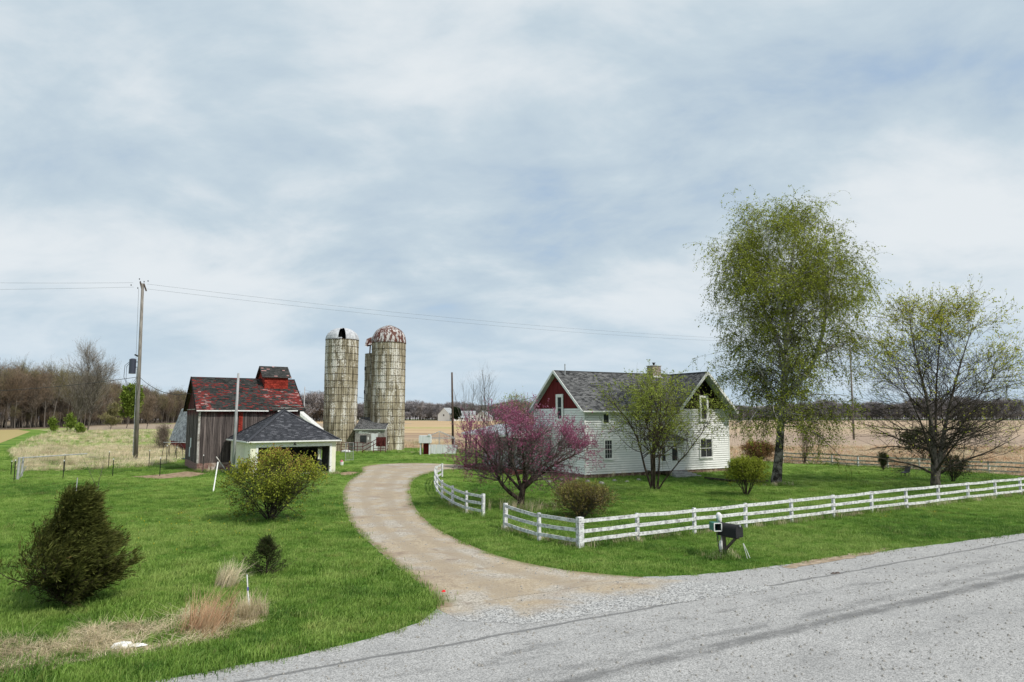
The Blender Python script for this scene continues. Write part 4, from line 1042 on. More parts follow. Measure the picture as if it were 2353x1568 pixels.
# ================================================================== gambrel barn and pale shed beyond
kb = AT(438, 953, 100); kb = kb + Vector((8*math.cos(R(35)), 8*math.sin(R(35)), 0)); GB = thing('gambrel_barn', 'big barn behind the red roofed barn with steep grey metal lower roof', 'barn', (kb.x, kb.y, 0), R(35))
prof = [(-8.2, 1.35), (-6.6, 6.3), (-3.5, 7.6), (0, 8.4), (3.5, 7.6), (6.6, 6.3), (8.2, 1.35)]
m = MB(); n = len(prof); m.add([(a, 0, z) for a, z in prof] + [(a, 16, z) for a, z in prof] + [(-8, 0, 0), (8, 0, 0)], [tuple(range(n)) + (2*n+1, 2*n)]); m.build('wall', M['redpanel'], GB)
m = MB(); m.box((-8, .1, 0), (8, 16, 1.5)); m.build('side_wall', M['redpanel'], GB)
m = MB()
for (a, z), (b, z2) in zip(prof[:-1], prof[1:]): m.add([(a, -.4, z), (b, -.4, z2), (b, 16.3, z2), (a, 16.3, z), (a, -.4, z-.15), (b, -.4, z2-.15), (b, 16.3, z2-.15), (a, 16.3, z-.15)], [(0, 1, 2, 3), (4, 7, 6, 5), (0, 4, 5, 1), (0, 3, 7, 4)])
gro = m.build('roof', M['grey_metal_roof'], GB)
m = MB()
for (a, z), (b, z2) in zip(prof[:-1], prof[1:]): m.bar((a, -.43, z), (b, -.43, z2), .06, .35)
m.build('rake_board', M['oldwhite'], gro)
kb = AT(655, 953, 92); SH = thing('pale_shed', 'shed with flaking white rake and roof edge behind the garage', 'shed', (kb.x, 92, 0), R(12))
m = MB(); m.add([(-4, 0, 0), (4.0, 0, 0), (4.0, 0, 3.7), (0, 0, 7.1), (-4, 0, 3.7), (-4, 8, 0), (4, 8, 0), (4, 8, 3.7), (0, 8, 7.1), (-4, 8, 3.7)], [(0, 1, 2, 3, 4), (5, 9, 8, 7, 6), (1, 6, 7, 2), (0, 4, 9, 5)]); m.build('wall', M['oldwhite'], SH)
m = MB()
for sg in (1, -1): m.add([(0, -.4, 7.2), (sg*4.6, -.4, 3.3), (sg*4.6, 8.4, 3.3), (0, 8.4, 7.2), (0, -.4, 7.05), (sg*4.6, -.4, 3.15), (sg*4.6, 8.4, 3.15), (0, 8.4, 7.05)], [(0, 1, 2, 3), (4, 7, 6, 5), (0, 4, 5, 1), (1, 5, 6, 2)])
sr = m.build('roof', M['oldwhite'], SH); m = MB()
for sg in (1, -1): m.bar((0, -.44, 7.1), (sg*4.6, -.44, 3.2), .06, .32)
m.build('rake_board', M['oldwhite'], sr)

# ================================================================== garage
GA = thing('garage', 'cream block garage with dark hipped shingle roof and wide open door', 'garage', GARAGE_O, GARAGE_A)
GW, GD, GE, GR = 7.7, 7.8, 3.08, 5.85
d0, d1, dz = localu(595, GARAGE_O, GARAGE_A), localu(759, GARAGE_O, GARAGE_A), 2.50
T = .2
w_ = MB()
w_.box((0, 0, 0), (d0, T, GE)); w_.box((d1, 0, 0), (GW, T, GE)); w_.box((d0, 0, dz), (d1, T, GE))
w_.box((0, T, 0), (T, GD-T, GE)); w_.box((0, GD-T, 0), (GW, GD, GE))
wy0, wy1, wz0, wz1 = 3.2, 4.6, 1.0, 2.05
w_.box((GW-T, T, 0), (GW, wy0, GE)); w_.box((GW-T, wy1, 0), (GW, GD-T, GE)); w_.box((GW-T, wy0, 0), (GW, wy1, wz0)); w_.box((GW-T, wy0, wz1), (GW, wy1, GE))
w_.build('wall', M['cream_block'], GA)
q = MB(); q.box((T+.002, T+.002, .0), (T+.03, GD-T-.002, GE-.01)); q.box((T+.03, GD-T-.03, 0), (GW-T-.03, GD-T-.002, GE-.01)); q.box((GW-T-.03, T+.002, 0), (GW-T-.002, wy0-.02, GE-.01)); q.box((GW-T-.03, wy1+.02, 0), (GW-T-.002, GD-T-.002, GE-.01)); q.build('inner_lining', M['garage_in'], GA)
q = MB(); q.box((T, .02, 0), (GW-T, GD-T, .03)); q.build('floor_slab', M['concrete'], GA)
q = MB(); t = .20
q.box((d0-t, -.03, .02), (d0, 0.05, dz)); q.box((d1, -.03, .02), (d1+t, .05, dz)); q.box((d0-t, -.03, dz), (d1+t, .05, dz+.26)); q.build('door_frame', M['white_trim'], GA)
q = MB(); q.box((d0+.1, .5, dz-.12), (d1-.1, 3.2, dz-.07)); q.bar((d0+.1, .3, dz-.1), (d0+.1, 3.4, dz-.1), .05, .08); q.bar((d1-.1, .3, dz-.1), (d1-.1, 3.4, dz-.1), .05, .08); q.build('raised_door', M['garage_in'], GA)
q = MB()
for a, b in (((GW-.15, wy0, wz0), (GW-.15, wy1, wz0)), ((GW-.15, wy0, wz1), (GW-.15, wy1, wz1))): q.bar(a, b, .14, .07)
for yy in (wy0+.03, (wy0+wy1)/2, wy1-.03): q.bar((GW-.15, yy, wz0), (GW-.15, yy, wz1), .07, .10)
q.build('window', M['white_trim'], GA)
ov = .38; pe = GE-.0
r_ = MB(); e_ = [(-ov, -ov, pe-.06), (GW+ov, -ov, pe-.06), (GW+ov, GD+ov, pe-.06), (-ov, GD+ov, pe-.06)]; ap = (GW/2, GD/2, GR)
r_.add(e_ + [ap] + [(a, b, c-.10) for a, b, c in e_] + [(ap[0], ap[1], ap[2]-.12)], [(0, 1, 4), (1, 2, 4), (2, 3, 4), (3, 0, 4), (5, 9, 6), (6, 9, 7), (7, 9, 8), (8, 9, 5), (0, 5, 6, 1), (1, 6, 7, 2), (2, 7, 8, 3), (3, 8, 5, 0)])
gr = r_.build('roof', M['white_trim'], GA)
def hipside(c0, c1):
    c0 = Vector(c0); c1 = Vector(c1); mid = (c0+c1)/2; A_ = Vector(ap); e = (c1-c0).normalized(); L = (A_-mid).length; s = (A_-mid).normalized(); hw = (c1-c0).length/2
    shingles('shingles', gr, mid + V3(0, 0, .005), e, s, lambda b: (-hw*(1-b/L), hw*(1-b/L)), 0, L, .15, .32, M['garage_shingle'], lambda a, b: min(1, max(0, random.betavariate(1.2, 2.2))))
for i in range(4): hipside(e_[i], e_[(i+1) % 4])
q = MB()
for c in e_: q.bar(Vector(c)+V3(0, 0, .02), Vector(ap)+V3(0, 0, .03), .28, .035)
q.cur = .4; q.build('hip_cap', M['garage_shingle'], gr)
q = MB()
for i in range(4):
    a, b = Vector(e_[i]), Vector(e_[(i+1) % 4]); q.bar(a - V3(0, 0, .02), b - V3(0, 0, .02), .07, .12)
q.build('gutter', M['white_trim'], gr)
og = MB(); su = localu(678, GARAGE_O, GARAGE_A); o = V3(su, -.08, dz+.30)
og.bar(o+V3(-.20, 0, .26), o+V3(.12, 0, -.14), .03, .09, Y); og.bar(o+V3(.20, 0, .26), o+V3(-.12, 0, -.14), .03, .09, Y); og.bar(o+V3(-.1, 0, -.12), o+V3(.1, 0, -.12), .03, .07, Y)
og.bar(o+V3(-.20, 0, .26), o+V3(-.10, 0, .30), .03, .05, Y); og.bar(o+V3(.20, 0, .26), o+V3(.10, 0, .30), .03, .05, Y)
og.build('ornament', M['dark_steel'], GA)
# things stored in the garage (dim shapes)
wbh = thing('workbench', 'dim workbench against the back wall inside the open garage', 'workbench', GARAGE_O, GARAGE_A)
m = MB(); m.box((1.2, GD-1.1, .85), (4.6, GD-.35, .92)); m.build('bench_top', M['post_brown'], wbh)
for a in (1.3, 4.5):
    for b in (GD-1.0, GD-.45): m = MB(); m.box((a-.05, b-.05, .03), (a+.05, b+.05, .85)); m.build('leg', M['post_brown'], wbh)

# ================================================================== silos
STAVE_W, STAVE_H = .345, 1.07
def silo(cx_, cy_, r, ztop, label, sub=None, rows=None, lean=None):
    S = thing('silo', label, 'silo', (cx_, cy_, 0), 0, 'concrete stave silos')
    m = MB(); m.tube([(0, 0, 0), (0, 0, ztop-.02)], r-.055, 40); m.build('wall', M['hoop'], S, smooth=False)
    ncol = int(round(2*math.pi*r/STAVE_W)); nr = int(round(ztop/STAVE_H)); h = ztop/nr; w2 = r*math.sin(math.pi/ncol) - .014
    sm = MB(); sm.add([(-w2, -.045, 0), (w2, -.045, 0), (w2, -.045, h-.03), (-w2, -.045, h-.03), (-w2*.55, -.078, 0), (w2*.55, -.078, 0), (w2*.55, -.078, h-.03), (-w2*.55, -.078, h-.03), (-w2, .02, 0), (w2, .02, 0), (w2, .02, h-.03), (-w2, .02, h-.03)],
        [(4, 5, 6, 7), (0, 4, 7, 3), (5, 1, 2, 6), (8, 0, 3, 11), (1, 9, 10, 2), (3, 7, 6, 2, 10, 11), (0, 8, 9, 1, 5, 4)])
    proto = sm.build('stave', M['stave'], None, link=False, recalc=True); me = proto.data
    to_cam = math.atan2(-cy_, -cx_); cand = []
    for c in range(ncol):
        a = 2*math.pi*c/ncol; d = math.cos(a-to_cam); cand.append((d, a))
    cand.sort(reverse=True); nvis = min(300//nr, sum(1 for d, a in cand if d > -.05))
    if sub: cand = [(d, a) for d, a in cand if sub(a, d)] + [(d, a) for d, a in cand if not sub(a, d)]
    rest = MB()
    for k, (d, a) in enumerate(cand):
        for i in range(nr):
            jit = random.uniform(-.012, .02); loc = V3(math.cos(a)*(r-.055+jit), math.sin(a)*(r-.055+jit), i*h+.012)
            if k < nvis:
                o = bpy.data.objects.new('stave', me); COL.objects.link(o); o.parent = S; o.location = loc; o.rotation_euler = (0, 0, a+math.pi/2)
            else:
                ro = Matrix.Translation(loc) @ Matrix.Rotation(a+math.pi/2, 4, 'Z')
                rest.add([ro @ Vector(v) for v in sm.v], sm.f)
    o = rest.build('rear_staves', M['stave'], S, recalc=False); o['kind'] = 'stuff'
    for i in range(1, nr+1):
        m = MB(); z = i*h - .01; n = 48
        pts = [V3(math.cos(t)*(r+.035), math.sin(t)*(r+.035), z) for t in [2*math.pi*k/n for k in range(n)]]
        vs = []; fs = []
        for k, p in enumerate(pts):
            q = p.normalized() if False else V3(p.x, p.y, 0).normalized()
            vs += [p + V3(0, 0, -.022) - q*.01, p + V3(0, 0, -.022) + q*.025, p + V3(0, 0, .022) + q*.025, p + V3(0, 0, .022) - q*.01]
        for k in range(n):
            b = (k*4); c = ((k+1) % n)*4
            for j in range(4): fs.append((b+j, c+j, c+(j+1) % 4, b+(j+1) % 4))
        m.add(vs, fs); m.build('hoop', M['hoop'], S)
    return S
def dome(parent, r, z0, prof, mt, gap=None, n=28, name='dome'):
    vs = []; fs = []
    for (k, z) in prof:
        for j in range(n):
            a = 2*math.pi*j/n; rr = r*k*(1 + (.012 if j % 2 else 0)); vs.append((math.cos(a)*rr, math.sin(a)*rr, z0+z))
    for i in range(len(prof)-1):
        for j in range(n):
            if gap and gap(i, j): continue
            j2 = (j+1) % n; fs.append((i*n+j, i*n+j2, (i+1)*n+j2, (i+1)*n+j))
    m = MB(); m.add(vs, fs); return m.build(name, mt, parent, recalc=False)
s1c = AT(782, 953, 104.5); SL = silo(s1c.x, s1c.y, 2.46, 16.75, 'silo with shiny silver dome that has a torn dark gap')
pd_ = [(1.02, 0), (1.01, .25)] + [(math.cos(t), math.sin(t)*2.0+.25 if False else .2+math.sin(t)*1.75) for t in [R(a) for a in (15, 30, 45, 58, 70, 80, 88)]]
ja = lambda x0, n=28: int(round(((math.atan2(-1, x0)) % (2*math.pi))/(2*math.pi)*n))
jc = int(round((math.atan2(-s1c.y, -s1c.x) % (2*math.pi))/(2*math.pi)*28))
dome(SL, 2.46, 16.75, pd_, M['galv'], lambda i, j: (j == jc and i < 6) or (j == jc-1 and 1 <= i <= 4) )
m = MB(); m.tube([(0, 0, 16.76), (0, 0, 16.80)], 2.3, 20); m.tube([(0, 0, 16.8), (0, 0, 18.2)], [2.1, .5], 16); m.build('dark_interior', M['black'], SL)
m = MB(); m.tube([(0, 0, 16.70), (0, 0, 16.80)], 2.53, 36); m.build('dome_rim', M['hoop'], SL)
s2c = AT(890.5, 953, 107.2); SR = silo(s2c.x, s2c.y, 2.62, 16.6, 'widest silo with pointed dome of peeling rust and white paint')
pd2 = [(1.02, 0), (1.015, .35), (.97, .95), (.88, 1.5), (.74, 1.98), (.56, 2.32), (.38, 2.55), (.2, 2.74), (.02, 2.86)]
dome(SR, 2.62, 16.6, pd2, M['rust_dome'])
m = MB(); m.tube([(0, 0, 16.52), (0, 0, 16.62)], 2.70, 36); m.build('dome_rim', M['hoop'], SR)
for j in range(14):
    m = MB(); a = 2*math.pi*j/14; m.tube([V3(math.cos(a)*2.62*k*1.015, math.sin(a)*2.62*k*1.015, 16.6+z+.01) for k, z in pd2], .022, 3); m.build('dome_rib', M['rail_steel'], SR)
s3c = AT(873.5, 953, 112.6); ST = silo(s3c.x, s3c.y, 2.62, 15.3, 'dark roofless silo half hidden behind the widest silo')
for z in (4.2, 8.8, 12.6): m = MB(); to = V3(-s3c.x, -s3c.y, 0).normalized(); si = V3(to.y, -to.x, 0); p = (to*.35 - si*-.90); p = V3(-.93, -.45, 0).normalized()*2.66; m.bar(p+V3(0, 0, z), p+V3(0, 0, z+.55), .4, .12, p.normalized()); m.build('hatch', M['black'], ST)
p0 = AT(838, 794, 110.5) - Vector((s3c.x, s3c.y, 0)); p1 = AT(853, 778, 110.5) - Vector((s3c.x, s3c.y, 0))
m = MB(); m.add([p0, p0+V3(1.0, .6, .05), p1+V3(.6, .4, .3), p1, p0+V3(.35, 0, -.25), p1+V3(.3, 0, .45)], [(0, 1, 2, 3), (0, 4, 1), (3, 2, 5)]); m.prism([(0, 0), (1.6, .2), (1.1, 1.5), (.2, 1.1)], lambda a, b, c: p0 + V3(a*.9, .5*b+c, b*1.0), .05); m.build('broken_dome_sheet', M['rust_dome'], ST)
m = MB(); m.tube([(-1.6, -1.6, 15.2), (-1.5, -1.7, 17.0)], .12, 5); m.tube([(-.9, -2.3, 15.2), (-.8, -2.0, 16.9)], .12, 5); m.build('bent_strut', M['dark_pole'], ST)

# ================================================================== milk house between the silos
mo = G(815, 1037.5); MH = thing('milk_house', 'low grey block milk house with shingle lean-to roof between the silos', 'outbuilding', mo, R(2))
mw = 4.35
m = MB(); m.add([(0, 0, 0), (mw, 0, 0), (mw, 0, 3.25), (0, 0, 3.25), (0, 5.5, 0), (mw, 5.5, 0), (mw, 5.5, 4.9), (0, 5.5, 4.9)], [(0, 1, 2, 3), (4, 7, 6, 5), (1, 5, 6, 2), (0, 3, 7, 4), (3, 2, 6, 7)]); m.build('wall', M['block'], MH)
bl = MB()
for r in range(15):
    for k in range(11):
        a = k*.41 - .2*(r % 2); z = .05 + r*.21
        a0, a1 = max(0, a), min(mw, a+.39)
        if a1-a0 > .05 and not (.75 < (a0+a1)/2 < 1.75 and 1.2 < z < 2.4) and not (2.3 < (a0+a1)/2 < 3.4 and z < 2.7): bl.cur = random.random(); bl.box((a0, -.02, z), (a1, .01, z+.19))
x_ = bl.build('blocks', M['block'], MH); x_['kind'] = 'stuff'
m = MB(); sS = V3(0, 1, .30).normalized(); slab(m, V3(-.1, -.3, 3.24), X, sS, [(-.1, 0), (mw+.3, 0), (mw+.3, 6.1), (-.1, 6.1)], .12); mr = m.build('roof', M['white_trim'], MH)
shingles('shingles', mr, V3(-.1, -.3, 3.25), X, sS, lambda b: (-.1, mw+.3), 0, 6.1, .16, .3, M['house_shingle'])
m = MB(); m.box((.75, -.035, 1.25), (1.7, -.005, 2.35)); wo = m.build('window', M['dark_steel'], MH); m = MB(); m.box((.85, -.05, 1.33), (1.6, -.035, 2.27)); m.build('pane', M['glass'], wo)
m = MB(); m.box((2.4, -.05, .1), (3.35, -.01, 2.6)); dd = m.build('door', M['white_panel'], MH); m = MB(); m.box((2.33, -.04, .05), (2.4, .0, 2.67)); m.box((3.35, -.04, .05), (3.42, 0, 2.67)); m.box((2.33, -.04, 2.6), (3.42, 0, 2.7)); m.build('frame', M['fence_grey'], dd)
for a0, a1, z0_, z1_ in ((.5, 1.95, 2.62, 2.85), (.6, 1.0, 2.85, 3.0), (2.0, 2.3, 2.55, 2.7), (3.4, 3.7, 2.65, 2.8), (1.85, 2.05, 1.7, 2.1)):
    m = MB(); m.box((a0, -.028, z0_), (a1, -.021, z1_)); m.build('paint_patch', M['oldwhite'], MH)
# red cattle gates and chute ramp in front
rp = G(783, 1041); CG = thing('cattle_gate', 'dark red steel cattle gates and loading rails below the silos', 'gate', rp, R(2))
def rail(pts, r_=.035, mt='redsteel', nm='rail', par=None):
    m = MB(); m.tube(pts, r_, 5); return m.build(nm, M[mt], par)
for px in (0, 1.05, 2.3, 3.1, 4.6, 5.6, 6.3): rail([(px, 0, 0), (px, 0, 1.5 if px < 5 else 2.2)], .05, nm='post', par=CG)
for z in (1.45, .9, .45): rail([(0, 0, z), (3.1, 0, z)], par=CG)
rail([(3.0, -.2, .2), (6.2, -.2, 2.0)], .05, par=CG); rail([(3.0, -.2, .8), (5.4, -.2, 2.1)], .05, par=CG); rail([(3.1, -.1, 1.3), (4.5, -.1, 1.45)], par=CG)
m = MB(); m.box((4.9, .25, .9), (6.25, .3, 2.2)); m.build('gate_panel', M['redsteel'], CG)
for z in (.3, .6): rail([(4.6, 0, z), (6.3, 0, z)], par=CG)

# ================================================================== open steel pen frame with red and white panels
ko = G(973, 1044); KN = thing('steel_pen', 'open steel shed frame with low white and red metal panels', 'frame', ko, R(4))
kw, kd, kh, kr = 4.2, 3.0, 2.15, 3.05
for a in (0, kw*.5, kw):
    for b in (0, kd):
        m = MB(); m.tube([(a, b, 0), (a, b, kh)], .035, 5); m.build('post', M['rail_steel'], KN)
for b in (0, kd):
    m = MB(); m.tube([(0, b, kh), (kw/2, b, kr), (kw, b, kh)], .04, 5); m.build('rafter', M['rail_steel'], KN)
    m = MB(); m.tube([(0, b, kh), (kw, b, kh-.05)], .035, 5); m.build('tie_rail', M['rail_steel'], KN)
    m = MB(); m.tube([(kw/2, b, kh), (kw/2, b, kr)], .025, 5); m.build('king_post', M['rail_steel'], KN)
for a in (0, kw/2, kw): m = MB(); m.tube([(a, 0, kh if a != kw/2 else kr), (a, kd, kh if a != kw/2 else kr)], .035, 5); m.build('purlin', M['rail_steel'], KN)
m = MB(); m.box((.03, -.08, .0), (.95, -.04, 1.5)); x_ = m.build('red_panel', M['redpanel'], KN); x_['label'] = 'dark red corrugated panel'
for i, (a, b) in enumerate(((.98, 1.75), (1.78, 2.55), (2.58, 3.35), (3.38, 4.1))):
    m = MB()
    for k in range(6):
        q0 = a + (b-a)*k/6; m.box((q0, -.06 - .02*(k % 2), .02), (q0+(b-a)/6, -.03-.02*(k % 2), 1.32-.01*i))
    m.build('white_panel', M['white_panel'], KN)
m = MB(); m.add([(4.0, -.12, 0), (4.35, -.2, 0), (4.75, -.1, 1.25), (4.05, 0, 1.2)], [(0, 1, 2, 3)]); m.add([(4.0, -.08, 0), (4.35, -.16, 0), (4.75, -.06, 1.25), (4.05, .04, 1.2)], [(0, 3, 2, 1)]); m.build('leaning_panel', M['white_panel'], KN)
tk = AT(975, 1012, 93.5); m = MB(); m.box((tk.x-.75, 93.5, 1.55), (tk.x+.85, 94.8, 2.55)); m.box((tk.x+.5, 93.4, 2.55), (tk.x+.8, 93.9, 2.75)); m.box((tk.x-.6, 93.6, 0), (tk.x-.5, 94.7, 1.55)); m.box((tk.x+.6, 93.6, 0), (tk.x+.7, 94.7, 1.55))
tag(m.build('water_tank', M['white_panel']), 'boxy white tank on legs behind the red panel of the pen', 'tank')

# ================================================================== white board fences
def wpost(mb_parent, p, h=1.165, w=.13, mt='fence_white', tilt=None, name='post'):
    m = MB(); t = V3(random.uniform(-.02, .02), random.uniform(-.02, .02), 0); z0 = -.05
    m.bar(V3(p.x, p.y, z0), V3(p.x, p.y, h) + t, w, w, ROAD_N); m.build(name, M[mt], mb_parent)
def rails(par, a, b, side, hs=(.30, .68, 1.08), w=.14, t=.035, mt='fence_white', warp=.028, name='rail'):
    for h in hs:
        m = MB(); j0 = random.uniform(-warp, warp); j1 = random.uniform(-warp, warp)
        pa = V3(a.x, a.y, h+j0) + side*.085; pb = V3(b.x, b.y, h+j1) + side*.085; k = (pb-pa).normalized()
        mid = pa.lerp(pb, .5) + V3(0, 0, random.uniform(-warp, warp*.3))
        m.bar(pa + k*.006, mid, t, w); m.bar(mid, pb - k*.006, t, w)
        m.build(name, M[mt], par)
FC = G(1333, 1259); fdir = (G(2353, 1137) - FC); fdir.z = 0; flen = fdir.length; fdir.normalize()
FN_ = V3(fdir.y, -fdir.x, 0)
F1 = thing('board_fence', 'long white three rail board fence running parallel to the road', 'fence', FC, 0, 'white board fences')
for_local = lambda p: V3(p.x-FC.x, p.y-FC.y, 0)
pxs = [1461, 1590, 1706, 1812]; dist = []
for px in pxs:      # distances along the fence at which the traced posts stand
    k = (px-1176.5)/1585; dist.append((k*FC.y - FC.x)/(fdir.x - k*fdir.y))
sp = (dist[-1]-dist[0])/3; off0 = dist[0]
m = MB(); m.bar(V3(0, 0, -.05), V3(0, 0, 1.22), .24, .24, ROAD_N); m.build('corner_post', M['fence_white'], F1)
ps = [0] + [off0 + sp*i for i in range(17)]
for i in range(len(ps)-1):
    a, b = fdir*ps[i], fdir*ps[i+1]
    rails(F1, a, b, FN_*1.0)
    wpost(F1, b)
L0, L1 = G(1161, 1216), G(1239, 1243)
F1b = thing('board_fence', 'short white board fence section leading from the corner post to the gap', 'fence', L0, 0, 'white board fences')
q = [V3(0, 0, 0), L1-L0, FC-L0]; 
sd_ = (FC-L0).normalized(); sd_ = V3(sd_.y, -sd_.x, 0)
wpost(F1b, q[0], 1.2, .17); wpost(F1b, q[1], 1.18)
for a, b in zip(q[:-1], q[1:]): rails(F1b, a, b - (b-a).normalized()*(.13 if b is q[2] else 0), sd_)
CP = [(1110, 1188), (1072, 1179), (1040, 1163.5), (1016, 1147), (1004, 1131), (1000, 1116), (1003, 1105), (1016, 1098)]
cw_ = [G(*p) for p in CP]
F2 = thing('board_fence', 'curved white board fence following the inside bend of the driveway', 'fence', cw_[0], 0, 'white board fences')
c2 = [p - cw_[0] for p in cw_]
for i, p in enumerate(c2): wpost(F2, p, 1.2, .15 if i == 0 else .12)
for i in range(len(c2)-1):
    k = (c2[i+1]-c2[i]).normalized(); rails(F2, c2[i], c2[i+1], V3(-k.y, k.x, 0), warp=.03)
BF_ = [(1800, 1063), (1850, 1065.5), (1912, 1068), (1972, 1073), (2030, 1077)]
bw = [G(*p) for p in BF_]; st_ = (bw[-1]-bw[-2]); 
kend = G(2273, 1089); kk = (kend-bw[3]); nseg = max(1, int(round(kk.length/2.6)))
bw = bw[:4] + [bw[3] + kk*(i/nseg) for i in range(1, nseg+4)]
F3 = thing('board_fence', 'old greying board fence between the back lawn and the stubble field', 'fence', bw[0], 0)
b2 = [p - bw[0] for p in bw]
for i, p in enumerate(b2): wpost(F3, p, 1.15, .12, 'fence_grey' if i % 3 else 'fence_white')
for i in range(len(b2)-1):
    k = (b2[i+1]-b2[i]).normalized(); rails(F3, b2[i], b2[i+1], V3(k.y, -k.x, 0), mt='fence_grey', warp=.05)

# ================================================================== wire fences and corral on the left
def tpost(par, px, py, ptop, o, pale=True):
    b = G(px, py) - o; dpt = (b+o).y; tp = AT(px, ptop, dpt); h = tp.z
    m = MB(); m.bar(V3(b.x, b.y, 0), V3(b.x, b.y, h*.93), .05, .045, Y); po = m.build('post', M['post_green'], par)
    m = MB(); m.bar(V3(b.x, b.y, h*.93), V3(b.x, b.y, h), .06, .055, Y); m.build('white_tip', M['pvc'], po)
    return V3(b.x, b.y, h)
WF = thing('wire_fence', 'wire fence on green steel posts with white tips in front of the meadow', 'fence', G(32, 1107))
o = WF.location.copy(); tops = [tpost(WF, *a, o) for a in ((32, 1107, 1056), (144.5, 1102, 1057), (258.6, 1095, 1054), (367, 1094, 1051), (466, 1087, 1045))]
for a, b in zip(tops[:-1], tops[1:]):
    for f in (.15, .32, .49, .66, .83, .97): m = MB(); m.tube([V3(a.x, a.y, a.z*f), V3(b.x, b.y, b.z*f)], .004, 3); m.build('wire', M['wire'], WF)
WF2 = thing('wire_fence', 'second wire fence line behind it with pipe top rail at the left', 'fence', G(25, 1092))
o = WF2.location.copy(); tops = [tpost(WF2, *a, o) for a in ((25, 1092, 1059), (147, 1087, 1044), (249, 1078, 1037), (342, 1075, 1034), (382, 1066, 1023), (405, 1062, 1027))]
for a, b in zip(tops[:-1], tops[1:]):
    for f in (.25, .5, .75, .95): m = MB(); m.tube([V3(a.x, a.y, a.z*f), V3(b.x, b.y, b.z*f)], .004, 3); m.build('wire', M['wire'], WF2)
a = AT(42, 1053, G(41, 1098).y) - o; b = AT(200, 1043, G(205, 1083).y) - o
m = MB(); m.tube([a, b], .055, 6); m.build('pipe_rail', M['rail_steel'], WF2)
CO = thing('corner_post', 'weathered wooden brace posts at the left end of the wire fence', 'post', G(40, 1100))
for px, py, pt_, r_ in ((40, 1102, 1052, .11), (49, 1096, 1050, .10)):
    b = G(px, py) - CO.location; h = AT(px, pt_, G(px, py).y).z; m = MB(); m.tube([V3(b.x, b.y, 0), V3(b.x+.03, b.y, h)], [r_, r_*.8], 7); m.build('post', M['pale_pole'], CO)
m = MB(); b = G(44, 1100)-CO.location; m.tube([b, AT(60, 1072, G(44, 1100).y)-CO.location], .04, 6); m.build('brace', M['pale_pole'], CO)
AR = thing('pipe_arch', 'rusty arched metal frame beside the left wall of the barn', 'frame', G(393, 1055))
for dx in (-.9, -.2, .7):
    m = MB(); m.tube([V3(dx-.25, 0, 0), V3(dx-.1, 0, 1.6), V3(dx+.1, .2, 2.0), V3(dx+.45, .3, 1.5), V3(dx+.6, .3, 0)], .035, 5); m.build('hoop', M['dark_steel'], AR)
m = MB(); m.tube([V3(-1.1, .1, 2.0), V3(2.2, .3, 1.95)], .04, 5); m.build('cross_rail', M['rail_steel'], AR)
tp = G(411, 1058); m = MB()
for i in range(6):
    for j in range(3): pass
gx, gy = np.meshgrid(np.linspace(0, 2.0, 9), np.linspace(0, 1.1, 6)); vz = .16 + .14*np.sin(gx*3.1+1)*np.cos(gy*4.3)
m.add([(tp.x+a, tp.y+b+.2*math.sin(a*2), max(.02, c)) for a, b, c in zip(gx.ravel(), gy.ravel(), vz.ravel())], [(j*9+i, j*9+i+1, (j+1)*9+i+1, (j+1)*9+i) for j in range(5) for i in range(8)])
tag(m.build('tarp', M['tarp'], smooth=True, recalc=False), 'small crumpled bright blue tarp on the ground left of the barn', 'tarp')

# ================================================================== poles and wires
def pole(px, py, tx, ty, r0, r1, label, mt, name='utility_pole', grp='wooden poles around the farmyard'):
    b = G(px, py); t = AT(tx, ty, b.y); P = thing(name, label, 'pole', b, 0, grp)
    m = MB(); m.tube([V3(0, 0, -.1), (t-b)*.5, t-b], [r0, (r0+r1)/2, r1], 10); m.build('shaft', M[mt], P, smooth=True); return P, b, t
P1_, pb, ptp = pole(311, 1063, 328, 652, .24, .15, 'tallest wooden utility pole with dark transformer in the meadow', 'pole_wood')
T_ = ptp - pb; up_ = T_.normalized(); zt_ = T_.length
at_ = lambda f: T_*f
dcr = up_; 
m = MB(); m.bar(at_(.992)+V3(-.30, 0, .35), at_(.965)+V3(-.05, 0, 0), .13, .13); m.bar(at_(.995)+V3(.12, 0, .1), at_(.962)+V3(.45, 0, -.1), .13, .13); m.build('bracket', M['dark_pole'], P1_)
for dx, dz in ((-.42, .62), (-.30, .30), (.14, .30), (.60, .38), (-1.35, -.1), (-.55, -.45)):
    m = MB(); q = at_(.992)+V3(dx, 0, dz); m.tube([q, q+V3(0, 0, .09)], .045, 6); m.tube([q+V3(0, 0, .09), q+V3(0, 0, .17)], [.07, .04], 6); m.build('insulator', M['dark_steel'], P1_)
tc = at_((1063-845)/(1063-652.)) 
m = MB(); m.tube([tc+V3(-.78, 0, -.85), tc+V3(-.78, 0, .78)], .37, 14); m.tube([tc+V3(-.78, 0, .78), tc+V3(-.78, 0, .9)], [.39, .2], 14); tro = m.build('transformer', M['transformer'], P1_)
m = MB(); m.bar(tc+V3(-.5, 0, .5), tc+V3(0, 0, .5), .08, .08); m.bar(tc+V3(-.5, 0, -.1), tc+V3(0, 0, -.1), .08, .08); m.bar(tc+V3(-.6, 0, 1.35), tc+V3(-.05, 0, 1.1), .12, .16); m.build('bracket', M['dark_steel'], P1_)
m = MB(); cb = at_((1063-866)/411.)
